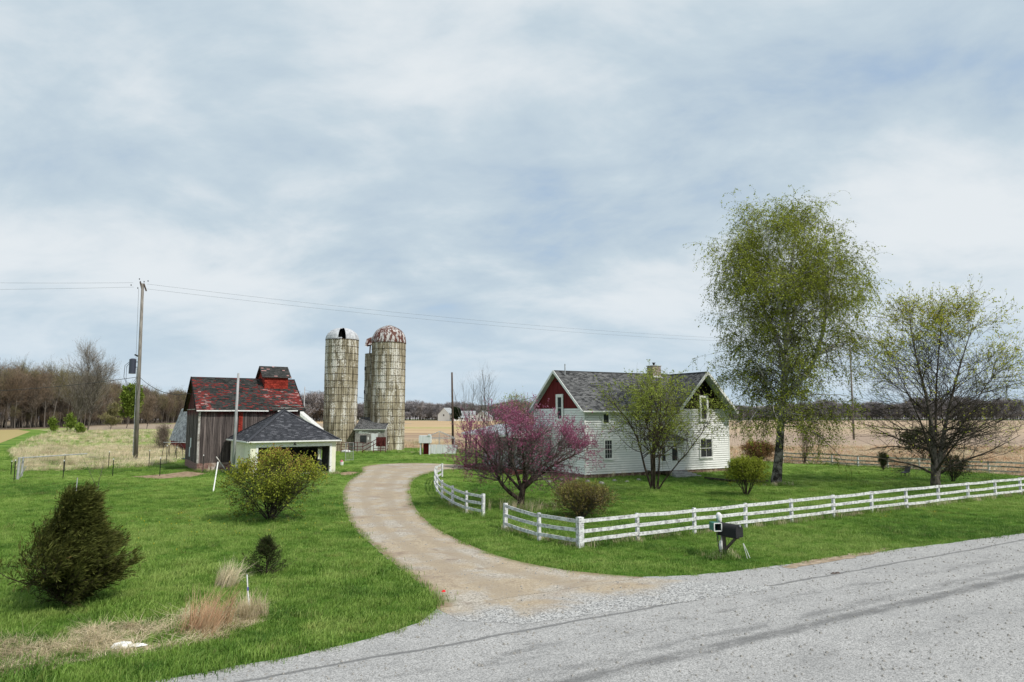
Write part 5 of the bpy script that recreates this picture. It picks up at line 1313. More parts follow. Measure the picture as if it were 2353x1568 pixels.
m.tube([tc+V3(-1.1, 0, .55), tc+V3(-1.6, -.1, .1), tc+V3(-1.65, -.1, -1.2), tc+V3(-1.15, 0, -2.6), cb+V3(-.3, 0, -.3), cb], .028, 5); m.tube([tc+V3(-1.1, .1, .5), tc+V3(-1.5, .1, 0), tc+V3(-1.5, .1, -1.6), tc+V3(-.9, 0, -2.9), cb+V3(0, .1, .2)], .028, 5); m.build('cable', M['wire'], P1_)
m = MB(); m.tube([at_(.97)+V3(-.45, 0, 0), at_(.55)+V3(-.42, 0, 0)], .018, 4); m.build('ground_wire', M['wire_pale'], P1_)
m = MB(); m.tube([at_(.04)+V3(-.26, -.1, 0), at_(.52)+V3(-.22, -.1, 0)], .04, 5); m.build('conduit', M['rail_steel'], P1_)
P2_, pb2, pt2 = pole(535, 1092, 548, 858, .15, .10, 'silvery leaning pole standing at the left side of the garage', 'pale_pole')
P3_, pb3, pt3 = pole(696, 1000, 700.5, 889, .17, .12, 'grey pole behind the garage roof left of the silos', 'pale_pole')
m = MB()
for z in (.72, .84, .93): m.tube([V3(.1, 0, (pt3-pb3).z*z), V3(.5, -.05, (pt3-pb3).z*z)], .03, 4)
m.build('insulator', M['dark_steel'], P3_)
P4_, pb4, pt4 = pole(1041, 1031, 1038.5, 856, .20, .14, 'thin dark bare pole beside the open steel pen', 'dark_pole')
P5_, pb5, pt5 = pole(1962, 1011, 1952.5, 775, .22, .14, 'tall grey pole out in the field behind the birch', 'pole_wood')
m = MB(); m.bar(pt5-pb5+V3(-1.2, 0, -.3), pt5-pb5+V3(1.2, 0, -.3), .12, .14); m.build('crossarm', M['pole_wood'], P5_)
def wire(a, b, sag, r, label, mt='wire', grp=None, name='overhead_wire', n=24):
    pts = []
    for i in range(n+1):
        t = i/n; p = a.lerp(b, t); pts.append(V3(p.x, p.y, p.z - sag*4*t*(1-t)))
    m = MB(); m.tube(pts, r, 4); tag(m.build(name, M[mt]), label, 'wire', grp)
gw = 'overhead wires'
A1 = AT(338, 653, pb.y); A2 = AT(336, 664, pb.y); B1 = AT(1952, 785, pb5.y); B2 = AT(1950, 791, pb5.y)
wire(A1, B1, 1.6, .011, 'upper thin wire crossing the sky rightwards from the tallest pole', 'wire_pale', gw, n=40)
wire(A2, B2, 1.6, .011, 'lower thin wire crossing the sky rightwards from the tallest pole', 'wire_pale', gw, n=40)
wire(AT(306, 650, pb.y), AT(-420, 642, 82), .2, .011, 'upper wire leaving the tallest pole towards the left edge', 'wire_pale', gw)
wire(AT(308, 660, pb.y), AT(-420, 664, 82), .2, .011, 'lower wire leaving the tallest pole towards the left edge', 'wire_pale', gw)
wire(AT(320, 866, pb.y), AT(-350, 905, 60), .6, .028, 'thick twisted service cable sagging left from the transformer pole', 'wire', gw)
BA = BARN_O + V3(-math.sin(BARN_A)*BD/2, math.cos(BARN_A)*BD/2, 0)
wire(AT(322, 868, pb.y), AT(432, 905, 68), .7, .03, 'thick twisted cable from the transformer pole to the barn gable', 'wire', gw)
wire(AT(432, 905, 68), AT(547, 905, pb2.y), .15, .014, 'thin cable along the barn roof to the silvery pole', 'wire', gw)
wire(AT(703, 897, pb3.y), AT(745, 903, 104), .1, .02, 'cable from the grey pole to the left silo', 'wire', gw)
wire(AT(824, 913, 106), AT(838, 916, 110), .02, .02, 'short cable between the two silos', 'wire', gw)
wire(AT(930, 929, 108), AT(1040, 931, pb4.y), .1, .025, 'cable from the wide silo to the dark pole', 'wire', gw)
wire(AT(1041, 931, pb4.y), AT(1244, 909, 64), .5, .022, 'upper cable from the dark pole to the farmhouse gable', 'wire', gw)
wire(AT(1190, 932, 75), AT(1244, 912, 64), .1, .018, 'lower cable slanting up to the farmhouse gable', 'wire', gw)

# ================================================================== mailbox group
mp = G(1667, 1281); MX = thing('mailbox', 'black arched rural mailbox on a brown post with diagonal brace', 'mailbox', mp, R(-56))
# local +x points towards the road; local frame: box length along x
m = MB(); m.bar((0, 0, 0), (-.05, 0, .80), .10, .10, Y); m.build('post', M['post_brown'], MX)
m = MB(); m.bar((.02, 0, .30), (.50, 0, .78), .08, .09, Y); m.build('brace', M['post_brown'], MX)
m = MB(); m.bar((-.12, 0, .80), (.62, 0, .80), .12, .06); m.build('arm', M['post_brown'], MX)
def arch(w, h, n=10): 
    return [(-w/2, 0), (w/2, 0)] + [(w/2*math.cos(t), h-w/2 + w/2*math.sin(t)) for t in [math.pi*k/n for k in range(n+1)]]
m = MB(); m.prism(arch(.40, .46), lambda a, b, c: V3(-.15 + c, a, .83+b), .80); m.build('box', M['black_box'], MX)
m = MB(); m.prism(arch(.415, .475), lambda a, b, c: V3(.65 + c, a, .825+b), .035); dd = m.build('door', M['black_box'], MX)
m = MB(); m.prism(arch(.415, .475), lambda a, b, c: V3(-.175 + c, a, .825+b), .03); m.build('rear_cap', M['black_box'], MX)
m = MB(); m.box((.68, -.03, 1.22), (.73, .03, 1.30)); m.build('latch', M['rail_steel'], dd)
m = MB(); m.box((.686, -.19, .88), (.695, .19, .90)); m.build('lip', M['dark_steel'], dd)
NB = thing('newspaper_tube', 'square green newspaper tube with pale rim on a thin leaning stake', 'newspaper box', G(1652, 1283), R(-82))
hb = MB(); o_ = V3(-.16, 0, 1.0)
ring = lambda w, x: [(x, -w, 0), (x, w, 0), (x, w, 2*w), (x, -w, 2*w)]
w1 = .145; vs = [Vector(v)+o_ for v in ring(w1, -.30)] + [Vector(v)+o_ for v in ring(w1, .15)] + [Vector(v)+o_+V3(0, 0, .012) for v in ring(w1-.012, .15)] + [Vector(v)+o_+V3(0, 0, .012) for v in ring(w1-.012, -.28)]
hb.add(vs, [(0, 1, 2, 3)] + [(i, 4+i, 4+(i+1) % 4, (i+1) % 4) for i in range(4)] + [(4+i, 8+i, 8+(i+1) % 4, 4+(i+1) % 4) for i in range(4)] + [(8+i, 12+i, 12+(i+1) % 4, 8+(i+1) % 4) for i in range(4)] + [(12, 15, 14, 13)])
hb.build('tube', M['greenplastic'], NB, recalc=False)
m = MB(); c = [Vector(v)+o_ for v in ring(w1, .16)]
for i in range(4): m.bar(c[i], c[(i+1) % 4], .032, .032)
m.build('rim', M['mail_white'], NB)
m = MB(); m.tube([(0.05, .05, 0), (-.18, 0, 1.0)], .020, 6); m.build('stake', M['post_brown'], NB)
SG = thing('address_sign', 'narrow green reflective address sign on a post wrapped in white plastic', 'sign', mp + V3(-.02, .35, 0), R(20))
m = MB(); m.tube([(0, 0, 0), (.02, 0, .25), (-.02, 0, .55)], [.10, .12, .07], 7); m.tube([(-.02, 0, .95), (-.06, 0, 1.3), (-.09, 0, 1.52), (-.12, 0, 1.62)], [.06, .08, .13, .05], 7); m.build('white_wrap', M['mail_white'], SG, smooth=True)
m = MB(); m.tube([(0, 0, .5), (-.05, 0, 1.4)], .03, 6); m.build('post', M['rail_steel'], SG)
m = MB(); m.bar((-.20, -.06, .66), (-.24, -.06, 1.42), .012, .16, V3(.5, 1, 0)); sgn = m.build('plate', M['green_sign'], SG)
for k in range(5):
    m = MB(); z = .76 + k*.14; xx = -.155 - .008*k
    for (a, b, c_, d_) in {0: ((0, 0, 0, .09), (.045, 0, .045, .09)), 1: ((0, 0, 0, .09), (0, .09, .045, .09)), 2: ((.045, 0, .045, .09), (0, .045, .045, .045)), 3: ((0, 0, .045, 0), (0, .09, .045, .09)), 4: ((0, 0, 0, .09), (.045, .045, .045, .09))}[k]:
        m.bar(V3(xx+a*.4, -.105-a*.8, z+b), V3(xx+c_*.4, -.105-c_*.8, z+d_), .008, .012, Y)
    m.build('digit', M['mail_white'], sgn)
m = MB(); m.tube([(.75, -.25, 0), (.62, -.2, .55)], .012, 4); m.tube([(.85, -.25, .02), (.64, -.2, .55)], .012, 4)
WS = m.build('wire_stake', M['mail_white']); WS.location = mp; tag(WS, 'bent white wire marker stake in the grass right of the mailbox', 'stake')

# ================================================================== small things
def simple(name, mb, mt, label, cat, **k): return tag(mb.build(name, M[mt], **k), label, cat)
b = G(490, 1130); t = AT(501, 1062, b.y+1.0); m = MB(); m.tube([b, t], .045, 8); simple('leaning_pipe', m, 'pvc', 'slanting white pipe standing in the lawn in front of the barn', 'pipe')
b = G(572, 1404); t = AT(567.5, 1321, b.y); MS = thing('marker_stake', 'thin white utility marker stake with a blue band in pale grass', 'stake', b)
m = MB(); m.tube([V3(0, 0, 0), (t-b)], .018, 6); m.build('rod', M['pvc'], MS)
m = MB(); m.tube([(t-b)*.56, (t-b)*.66], .024, 6); m.build('blue_band', M['blue'], MS)
m = MB(); m.tube([V3(.05, 0, 0), (t-b)*.55], .012, 5); m.build('stay', M['pvc'], MS)
c = G(290, 1493); LW = MB()
hgt = [[.04, .05, .03, .04, .02, .04, .02, .03, .02], [.07, .14, .11, .17, .10, .08, .10, .05, .03], [.05, .11, .15, .12, .13, .05, .08, .07, .03], [.03, .03, .04, .02, .03, .03, .02, .03, .02]]
wdy = [.5, .9, 1.0, 1.1, .9, .45, .55, .5, .25]
LW.add([(c.x-.36+.09*i+.02*math.sin(i*3+j), c.y + (-.12+.08*j)*wdy[i] + .03*i, hgt[j][i]) for j in range(4) for i in range(9)], [(j*9+i, j*9+i+1, (j+1)*9+i+1, (j+1)*9+i) for j in range(3) for i in range(8)])
simple('plastic_litter', LW, 'mail_white', 'crumpled white plastic litter lying in the ditch grass', 'litter', recalc=False)
c = G(1019, 1362); m = MB(); m.add([(c.x-.06, c.y-.03, .02), (c.x+.06, c.y-.01, .02), (c.x+.05, c.y+.05, .06), (c.x-.05, c.y+.04, .05), (c.x, c.y, .08)], [(0, 1, 4), (1, 2, 4), (2, 3, 4), (3, 0, 4)])
tag(m.build('red_scrap', mat('red_scrap', (.75, .02, .03)), recalc=False), 'tiny bright red scrap lying at the driveway mouth', 'litter')
for (px, py, lb) in ((1915, 1319, 'small dark lump of dirt on the road shoulder, left one'), (1925, 1318, 'small dark lump of dirt on the road shoulder, right one')):
    c = G(px, py); m = MB(); m.add([(c.x-.09, c.y-.06, .01), (c.x+.09, c.y-.05, .01), (c.x+.08, c.y+.06, .01), (c.x-.08, c.y+.07, .01), (c.x-.03, c.y-.02, .06), (c.x+.04, c.y+.02, .05)], [(0, 1, 5, 4), (1, 2, 5), (2, 3, 4, 5), (3, 0, 4)])
    tag(m.build('dirt_clod', M['post_brown'], recalc=False), lb, 'clod', 'dirt clods on the road')
a = G(1620, 1102); b = G(1690, 1109); c = G(1765, 1109); m = MB(); m.tube([a+V3(0, 0, .12), a.lerp(b, .5)+V3(0, .1, .10), b+V3(0, 0, .10), c+V3(0, 0, .10)], .10, 8); simple('fallen_log', m, 'bark_dark', 'long dark fallen branch lying in the grass right of the house steps', 'log', smooth=True)
# stones of the flower bed
for i, (px, py) in enumerate(((1325, 1103), (1350, 1108), (1382, 1112), (1412, 1106), (1440, 1108), (1468, 1104), (1290, 1104), (1262, 1108))):
    c = G(px, py); o = bpy.data.objects.new('bed_stone', peb.data); COL.objects.link(o); o.location = c; o.scale = (random.uniform(.35, .6), random.uniform(.3, .45), random.uniform(.2, .35)); o.rotation_euler = (0, 0, random.random()*3)
    tag(o, 'low grey stone edging the flower bed along the house', 'stone', 'stones edging the flower bed')
# junk between barn and garage
c = G(500, 1084); m = MB(); m.add([(c.x, c.y, 0), (c.x+1.6, c.y+.3, 0), (c.x+1.7, c.y+.9, 1.1), (c.x+.9, c.y+.7, .9), (c.x+.3, c.y+.5, .35)], [(0, 1, 3, 4), (1, 2, 3)]); m.add([(c.x+.4, c.y-.1, 0), (c.x+1.2, c.y, .05), (c.x+1.5, c.y+.2, .6), (c.x+.9, c.y+.1, .5)], [(0, 1, 2, 3)])
simple('rusty_sheets', m, 'rust', 'bent rusty metal sheets leaning between barn and garage', 'scrap metal', recalc=False)
c = G(520, 1085); m = MB(); m.bar(c + V3(0, 0, .1), AT(497, 1050, c.y+.6), .10, .05); simple('plank', m, 'fence_grey', 'grey plank leaning against the front of the barn', 'plank')
c = G(786, 1062); DG = thing('kennel_panel', 'narrow chain link kennel panel standing right of the garage', 'panel', c + V3(0, 1.5, 0), R(55))
for a in (0, 1.2): m = MB(); m.tube([(a, 0, 0), (a, 0, 2.1)], .03, 5); m.build('post', M['rail_steel'], DG)
for z in (.1, 1.05, 2.1): m = MB(); m.tube([(0, 0, z), (1.2, 0, z)], .022, 5); m.build('rail', M['rail_steel'], DG)
m = MB()
for k in range(12): m.tube([(.1*k, 0, .1), (.1*k+.05, 0, 2.1)], .006, 3)
x_ = m.build('mesh', M['rail_steel'], DG); x_['kind'] = 'stuff'
c = G(785, 1070); BK = thing('flower_bucket', 'white bucket with a pink cloth right of the garage wall', 'bucket', c)
m = MB(); m.tube([(0, 0, 0), (0, 0, .4)], [.17, .22], 12); m.build('pail', M['pvc'], BK); m = MB(); m.tube([(0, 0, .36), (.05, 0, .5), (.12, 0, .44)], [.2, .14, .04], 9); m.build('cloth', mat('pink_cloth', (.55, .12, .2)), BK)
c = G(795, 1040); m = MB(); m.tube([V3(c.x, c.y, 0), V3(c.x, c.y, .25), V3(c.x, c.y, .4)], [.75, .6, .2], 12); simple('overturned_tub', m, 'mail_white', 'white overturned tub in the grass between garage and silos', 'tub', smooth=True)
CN = thing('garden_chair', 'tiny dark lawn chair frame left of the big trunk on the back lawn', 'chair', G(2080, 1096), R(30))
m = MB(); m.bar((-.3, 0, .35), (.3, 0, .42), .5, .05); m.build('seat', M['dark_steel'], CN); m = MB(); m.bar((.28, 0, .4), (.55, 0, .85), .5, .04); m.build('backrest', M['dark_steel'], CN)
for a in (-.25, .25):
    for b in (-.2, .2): m = MB(); m.bar((a, b, 0), (a, b, .38), .04, .04, Y); m.build('leg', M['dark_steel'], CN)

# ================================================================== far houses
def far_house(px, depth, w_, d_, hh, rr, label, rz=0, wallm='white_siding', name='far_house'):
    b = AT(px, 953, depth); T = thing(name, label, 'house', (b.x, depth, 0), R(rz), 'white houses beyond the field')
    m = MB(); m.add([(0, 0, 0), (w_, 0, 0), (w_, 0, hh), (0, 0, hh), (0, d_, 0), (w_, d_, 0), (w_, d_, hh), (0, d_, hh), (0, d_/2, rr), (w_, d_/2, rr)], [(0, 1, 2, 3), (4, 7, 6, 5), (0, 3, 8, 7, 4), (1, 5, 6, 9, 2)]); m.build('wall', M[wallm], T)
    m = MB(); m.add([(-.4, -.5, hh-.2), (w_+.4, -.5, hh-.2), (w_+.4, d_/2, rr+.15), (-.4, d_/2, rr+.15), (-.4, d_+.5, hh-.2), (w_+.4, d_+.5, hh-.2)], [(0, 1, 2, 3), (3, 2, 5, 4)]); m.build('roof', M['grey_metal_roof'], T)
    for k in range(int(w_//4)):
        m = MB(); m.box((1.5+k*4, -.08, 1.2), (2.7+k*4, -.02, 2.6)); m.build('window', M['glass'], T)
    m = MB(); m.box((-.08, d_/2-.6, hh-1.4), (-.02, d_/2+.6, hh+.1)); m.build('window', M['glass'], T)
far_house(1033, 575, 9, 12, 5.5, 11, 'white gabled barn behind a dark evergreen beyond the field', 60)
far_house(1046, 590, 12, 8, 2.6, 4.2, 'long low white building beyond the field right of the dark pole', 5)
far_house(1060, 600, 12, 8, 5.5, 8.5, 'two storey white house beyond the field', 0)
far_house(1122, 560, 9, 12, 3.5, 8.5, 'small white gabled house beyond the field above the pink tree', 70)
far_house(700, 600, 16, 9, 3.2, 6, 'low white building in front of the woods left of the silos', 0) if False else None

# ================================================================== trees and shrubs
def lead(points, base, y=0.0, n=16, z0=None):
    """hand-placed main stem: traced (px, py, depth offset) points -> local coords resampled to n segments"""
    pts = []
    for q in points:
        dd = q[2] if len(q) > 2 else 0; p = AT(q[0], q[1], base.y + dd); pts.append(np.array(p - base))
    if z0 is not None: pts[0][2] = z0
    pts = np.array(pts); s = np.concatenate([[0], np.cumsum(np.linalg.norm(np.diff(pts, axis=0), axis=1))]); t = np.linspace(0, s[-1], n+1)
    # smooth interpolation
    out = np.stack([np.interp(t, s, pts[:, k]) for k in range(3)], 1)
    for _ in range(2): out[1:-1] = .25*out[:-2] + .5*out[1:-1] + .25*out[2:]
    return out[None]
def rtap(r0, r1, n=16, p=1.0): return (r0 + (r1-r0)*np.linspace(0, 1, n+1)**p)[None]
def E(px, py, base, rx, ry, rz):
    c = AT(px, py, base.y) - base; return (np.array(c), np.array([rx, ry, rz]))
A_ = np.concatenate
# ---- weeping birch
bb_ = G(1783, 1113); BI = thing('birch_tree', 'tall weeping birch with white upper trunk and fresh green leaves', 'tree', bb_)
env = E(1801, 735, bb_, 6.8, 6.6, 9.6)
tr = [lead([(1783, 1118), (1790, 1050), (1796, 950, .1), (1801, 905, .2), (1804, 860, .2), (1806, 800), (1812, 700, -.3), (1820, 600, -.5), (1829, 520, -.4), (1834, 462)], bb_, z0=-.1),
      lead([(1800, 915, .2), (1836, 882, -.4), (1870, 838, -1), (1890, 770, -1.5), (1902, 690, -1.8), (1915, 610, -2), (1925, 555, -2)], bb_),
      lead([(1805, 830, .1), (1778, 760, 1), (1745, 690, 1.8), (1715, 620, 2.2), (1700, 560, 2.4)], bb_),
      lead([(1808, 780), (1830, 700, 1.6), (1858, 620, 2.6), (1880, 540, 3)], bb_),
      lead([(1806, 800), (1795, 720, -1.6), (1775, 620, -2.6), (1762, 540, -3), (1760, 490, -3)], bb_)]
rr = [rtap(.43, .035, p=.58), rtap(.22, .03), rtap(.17, .03), rtap(.15, .03), rtap(.15, .03)]
P0 = A_(tr); R0 = A_(rr)
# limbs
S, Dd, L, r_ = spawn(P0, R0, 21, .28, .98, 60, 13, lambda t, i: RNG.uniform(3.6, 8.0, len(t)) * (1.1 - .5*t), .40, env, upbias=.22, rmin=.022)
Plim, Rlim = grow(S, Dd, L, r_, 8, .10, .10, .25)
# low limbs reaching out and hanging down
S, Dd, L, r_ = spawn(P0[:1], R0[:1], 60, .27, .70, 66, 12, lambda t, i: RNG.uniform(3.8, 7.0, len(t)), .26, None, upbias=.22, rmin=.025)
Pl2, Rl2 = grow(S, Dd, L, r_, 8, .10, -.55, .25)
S, Dd, L, r_ = spawn(P0[:1], R0[:1], 30, .20, .44, 78, 10, lambda t, i: RNG.uniform(3.6, 6.6, len(t)), .20, None, upbias=.22, rmin=.03)
Pl3, Rl3 = grow(S, Dd, L, r_, 8, .10, -1.0, .3)
Plim = A_([Plim, Pl2, Pl3]); Rlim = A_([Rlim, Rl2, Rl3])
S, Dd, L, r_ = spawn(Plim, Rlim, 9, .15, 1, 48, 16, lambda t, i: RNG.uniform(1.0, 2.6, len(t)), .5, None, rmin=.009)
Ps, Rs = grow(S, Dd, L, r_, 5, .14, -.15, .3)
S, Dd, L, r_ = spawn(Ps, Rs, 7, .1, 1, 50, 20, lambda t, i: RNG.uniform(.7, 1.9, len(t)), .6, None, rmin=.006)
Pt, Rt = grow(S, Dd, L, r_, 5, .12, -1.9, .5)
woodobj('trunk', [tubes(P0, R0, 12)], M['bark_birch'], BI)
woodobj('limbs', [tubes(Plim, Rlim, 5)], M['bark_birch'], BI, True)
woodobj('twigs', [tubes(Ps, Rs, 3), tubes(Pt, Rt, 3)], M['bark_dark'], BI, True)
Cl, Dl = along(Pt, 14, .05)
k = mnoise_mask = np.sin(Cl[:, 0]*1.3+1)*np.cos(Cl[:, 2]*.9+.5) + .6*np.sin(Cl[:, 1]*1.1) + .10*(Cl[:, 2]-12)*.6
keep = RNG.random(len(Cl)) < np.clip(.70 + .30*k, .22, 1); Cl, Dl = Cl[keep], Dl[keep]
cvv = np.clip(.48 + .20*np.sin(Cl[:, 0]*.9)*np.cos(Cl[:, 2]*.7) + .012*(Cl[:, 2]-12) + RNG.normal(0, .2, len(Cl)), 0, 1)
leafobj('crown', Cl, M['leaf_birch'], BI, .135, .55, D=Dl, drand=.9, cv=cvv)
# ---- spreading maple at the right
mb_ = G(2150, 1118); MA = thing('maple_tree', 'wide spreading nearly bare tree with yellow green buds and short trunk', 'tree', mb_)
env = E(2176, 892, mb_, 7.7, 6.8, 6.9)
tr = [lead([(2150, 1121), (2147, 1060), (2142, 985), (2132, 920, .3), (2112, 850, .6), (2098, 790, .8), (2090, 730, 1)], mb_, z0=-.1),
      lead([(2152, 1100), (2163, 1030, -.2), (2176, 960, -.3), (2192, 890, -.5), (2212, 820, -.6), (2235, 750, -.7)], mb_),
      lead([(2150, 1060), (2150, 960, .8), (2152, 870, 1.4), (2160, 780, 1.8), (2165, 712, 2)], mb_),
      lead([(2148, 1075), (2120, 980, -1.2), (2085, 900, -2.2), (2050, 830, -2.8)], mb_),
      lead([(2155, 1070), (2200, 990, 1), (2250, 910, 2), (2290, 850, 2.5)], mb_),
      lead([(2150, 1092), (2105, 1070, -.8), (2050, 1058, -1.5), (1975, 1045, -2)], mb_),
      lead([(2155, 1090), (2210, 1060, -.8), (2270, 1040, -1.4), (2345, 1000, -2)], mb_),
      lead([(2150, 1085), (2180, 1040, -2), (2220, 990, -4), (2255, 950, -5)], mb_)]
rr = [rtap(.38, .018, p=.5), rtap(.25, .018, p=.6), rtap(.16, .016, p=.6), rtap(.13, .016, p=.6), rtap(.13, .016, p=.6), rtap(.11, .016, p=.7), rtap(.12, .016, p=.7), rtap(.11, .016, p=.7)]
P0 = A_(tr); R0 = A_(rr)
S, Dd, L, r_ = spawn(A_([P0[:5]]*3+[P0]), A_([R0[:5]]*3+[R0]), 13, .16, .99, 50, 14, lambda t, i: RNG.uniform(2.5, 8.0, len(t)) * (1.05 - .4*t), .34, env, rmin=.016)
kp_ = (S[:, 2] > 5.5) | (RNG.random(len(S)) < .78); S, Dd, L, r_ = S[kp_], Dd[kp_], L[kp_], r_[kp_]
Dd[:, 2] = np.where(S[:, 2] < 4.5, Dd[:, 2]*.45 + .05, Dd[:, 2])
Plim, Rlim = grow(S, Dd, L, r_, 8, .07, .06, .25)
S, Dd, L, r_ = spawn(Plim, Rlim, 11, .12, 1, 38, 14, lambda t, i: RNG.uniform(.8, 2.3, len(t)), .6, None, rmin=.009)
Ps, Rs = grow(S, Dd, L, r_, 5, .09, .10, .4)
S, Dd, L, r_ = spawn(Ps, Rs, 3, .25, 1, 38, 14, lambda t, i: RNG.uniform(.3, .8, len(t)), .7, None, rmin=.007)
Pt, Rt = grow(S, Dd, L, r_, 3, .09, .25, .6)
woodobj('trunk', [tubes(P0[:2], R0[:2], 12)], M['bark_grey'], MA)
woodobj('limbs', [tubes(P0[2:], R0[2:], 8), tubes(Plim, Rlim, 4)], M['bark_dark'], MA, True)
woodobj('twigs', [tubes(Ps, Rs, 3), tubes(Pt, Rt, 3)], M['bark_dark'], MA, True)
Cl, Dl = along(Pt, 5, .05, .3)
c0, r0 = env; q = (Cl-c0)/r0; topn = np.clip(q[:, 2]*1.15+.05, 0, 1); rad = np.linalg.norm(q, axis=1)
pk = np.clip(topn*1.5*(rad > .62) + .10*np.clip(np.sin(Cl[:, 0]*1.7)*np.cos(Cl[:, 2]*1.9)*2+.2, 0, 1)*(rad > .35) + (q[:, 0] > .55)*(rad > .8)*.35, 0, 1)
keep = RNG.random(len(Cl)) < pk*.85
leafobj('crown', Cl[keep], M['leaf_maple'], MA, .14, .6, cv=np.clip(.55 + RNG.normal(0, .22, keep.sum()), 0, 1))
# ---- redbud
rb = G(1195, 1166); RB = thing('redbud_tree', 'low spreading tree covered in magenta pink blossom beside the house', 'tree', rb)
env = E(1196, 1042, rb, 4.4, 3.9, 2.55)
tr = [lead([(1195, 1170), (1198, 1140), (1205, 1110), (1215, 1070, .3), (1222, 1020, .5), (1222, 975, .5)], rb, z0=-.08),
      lead([(1197, 1150), (1170, 1132, -.3), (1148, 1108, -.5), (1135, 1075, -.8), (1120, 1040, -.9), (1085, 1005, -1)], rb),
      lead([(1200, 1128), (1188, 1090, .2), (1172, 1045, .4), (1165, 1000, .5), (1160, 960, .5)], rb),
      lead([(1204, 1122), (1235, 1095, -.4), (1270, 1070, -.7), (1310, 1050, -1), (1345, 1035, -1)], rb),
      lead([(1206, 1118), (1240, 1075, 1), (1280, 1045, 1.5), (1310, 1015, 1.8)], rb),
      lead([(1195, 1125), (1160, 1085, 1.4), (1120, 1050, 2.2), (1070, 1040, 2.4)], rb),
      lead([(1203, 1110), (1205, 1070, -1.2), (1200, 1030, -2), (1195, 985, -2.2)], rb)]
rr = [rtap(.26, .02, p=.6), rtap(.13, .02), rtap(.11, .02), rtap(.12, .02), rtap(.10, .02), rtap(.09, .02), rtap(.09, .02)]
P0 = A_(tr); R0 = A_(rr)
S, Dd, L, r_ = spawn(P0, R0, 26, .25, 1, 55, 20, lambda t, i: RNG.uniform(1.4, 4.2, len(t)), .42, env, upbias=.12, rmin=.012)
Plim, Rlim = grow(S, Dd, L, r_, 7, .20, .15, .3)
S, Dd, L, r_ = spawn(Plim, Rlim, 11, .12, 1, 50, 18, lambda t, i: RNG.uniform(.4, 1.2, len(t)), .55, None, rmin=.006)
Ps, Rs = grow(S, Dd, L, r_, 5, .20, .3, .4)
S, Dd, L, r_ = spawn(Ps, Rs, 3, .2, 1, 42, 16, lambda t, i: RNG.uniform(.2, .5, len(t)), .7, None, rmin=.005)
Pt, Rt = grow(S, Dd, L, r_, 3, .14, .5, .5)
woodobj('trunk', [tubes(P0, R0, 8)], M['bark_brown'], RB)
woodobj('twigs', [tubes(Plim, Rlim, 4), tubes(Ps, Rs, 3), tubes(Pt, Rt, 3)], M['bark_grey'], RB, True)
Cl, Dl = along(A_([Pt]), 12, .02, .1); C2, D2 = along(Ps, 7, .02, .3); Cl = A_([Cl, C2]); Dl = A_([Dl, D2])
c0, r0 = env; q = (Cl-c0)/r0; rad = np.linalg.norm(q, axis=1)
pk = np.clip((rad-.38)*2.4, .06, 1)*np.where(q[:, 2] > 0, 1, .75)*np.clip(.75+.5*np.sin(Cl[:, 0]*2.1+Cl[:, 2]*1.7), .25, 1)
keep = RNG.random(len(Cl)) < pk
leafobj('blossom', Cl[keep], M['blossom'], RB, .060, .7, D=Dl[keep], drand=.7, cv=np.clip(.5+.15*q[keep, 2]+RNG.normal(0, .2, keep.sum()), 0, 1))
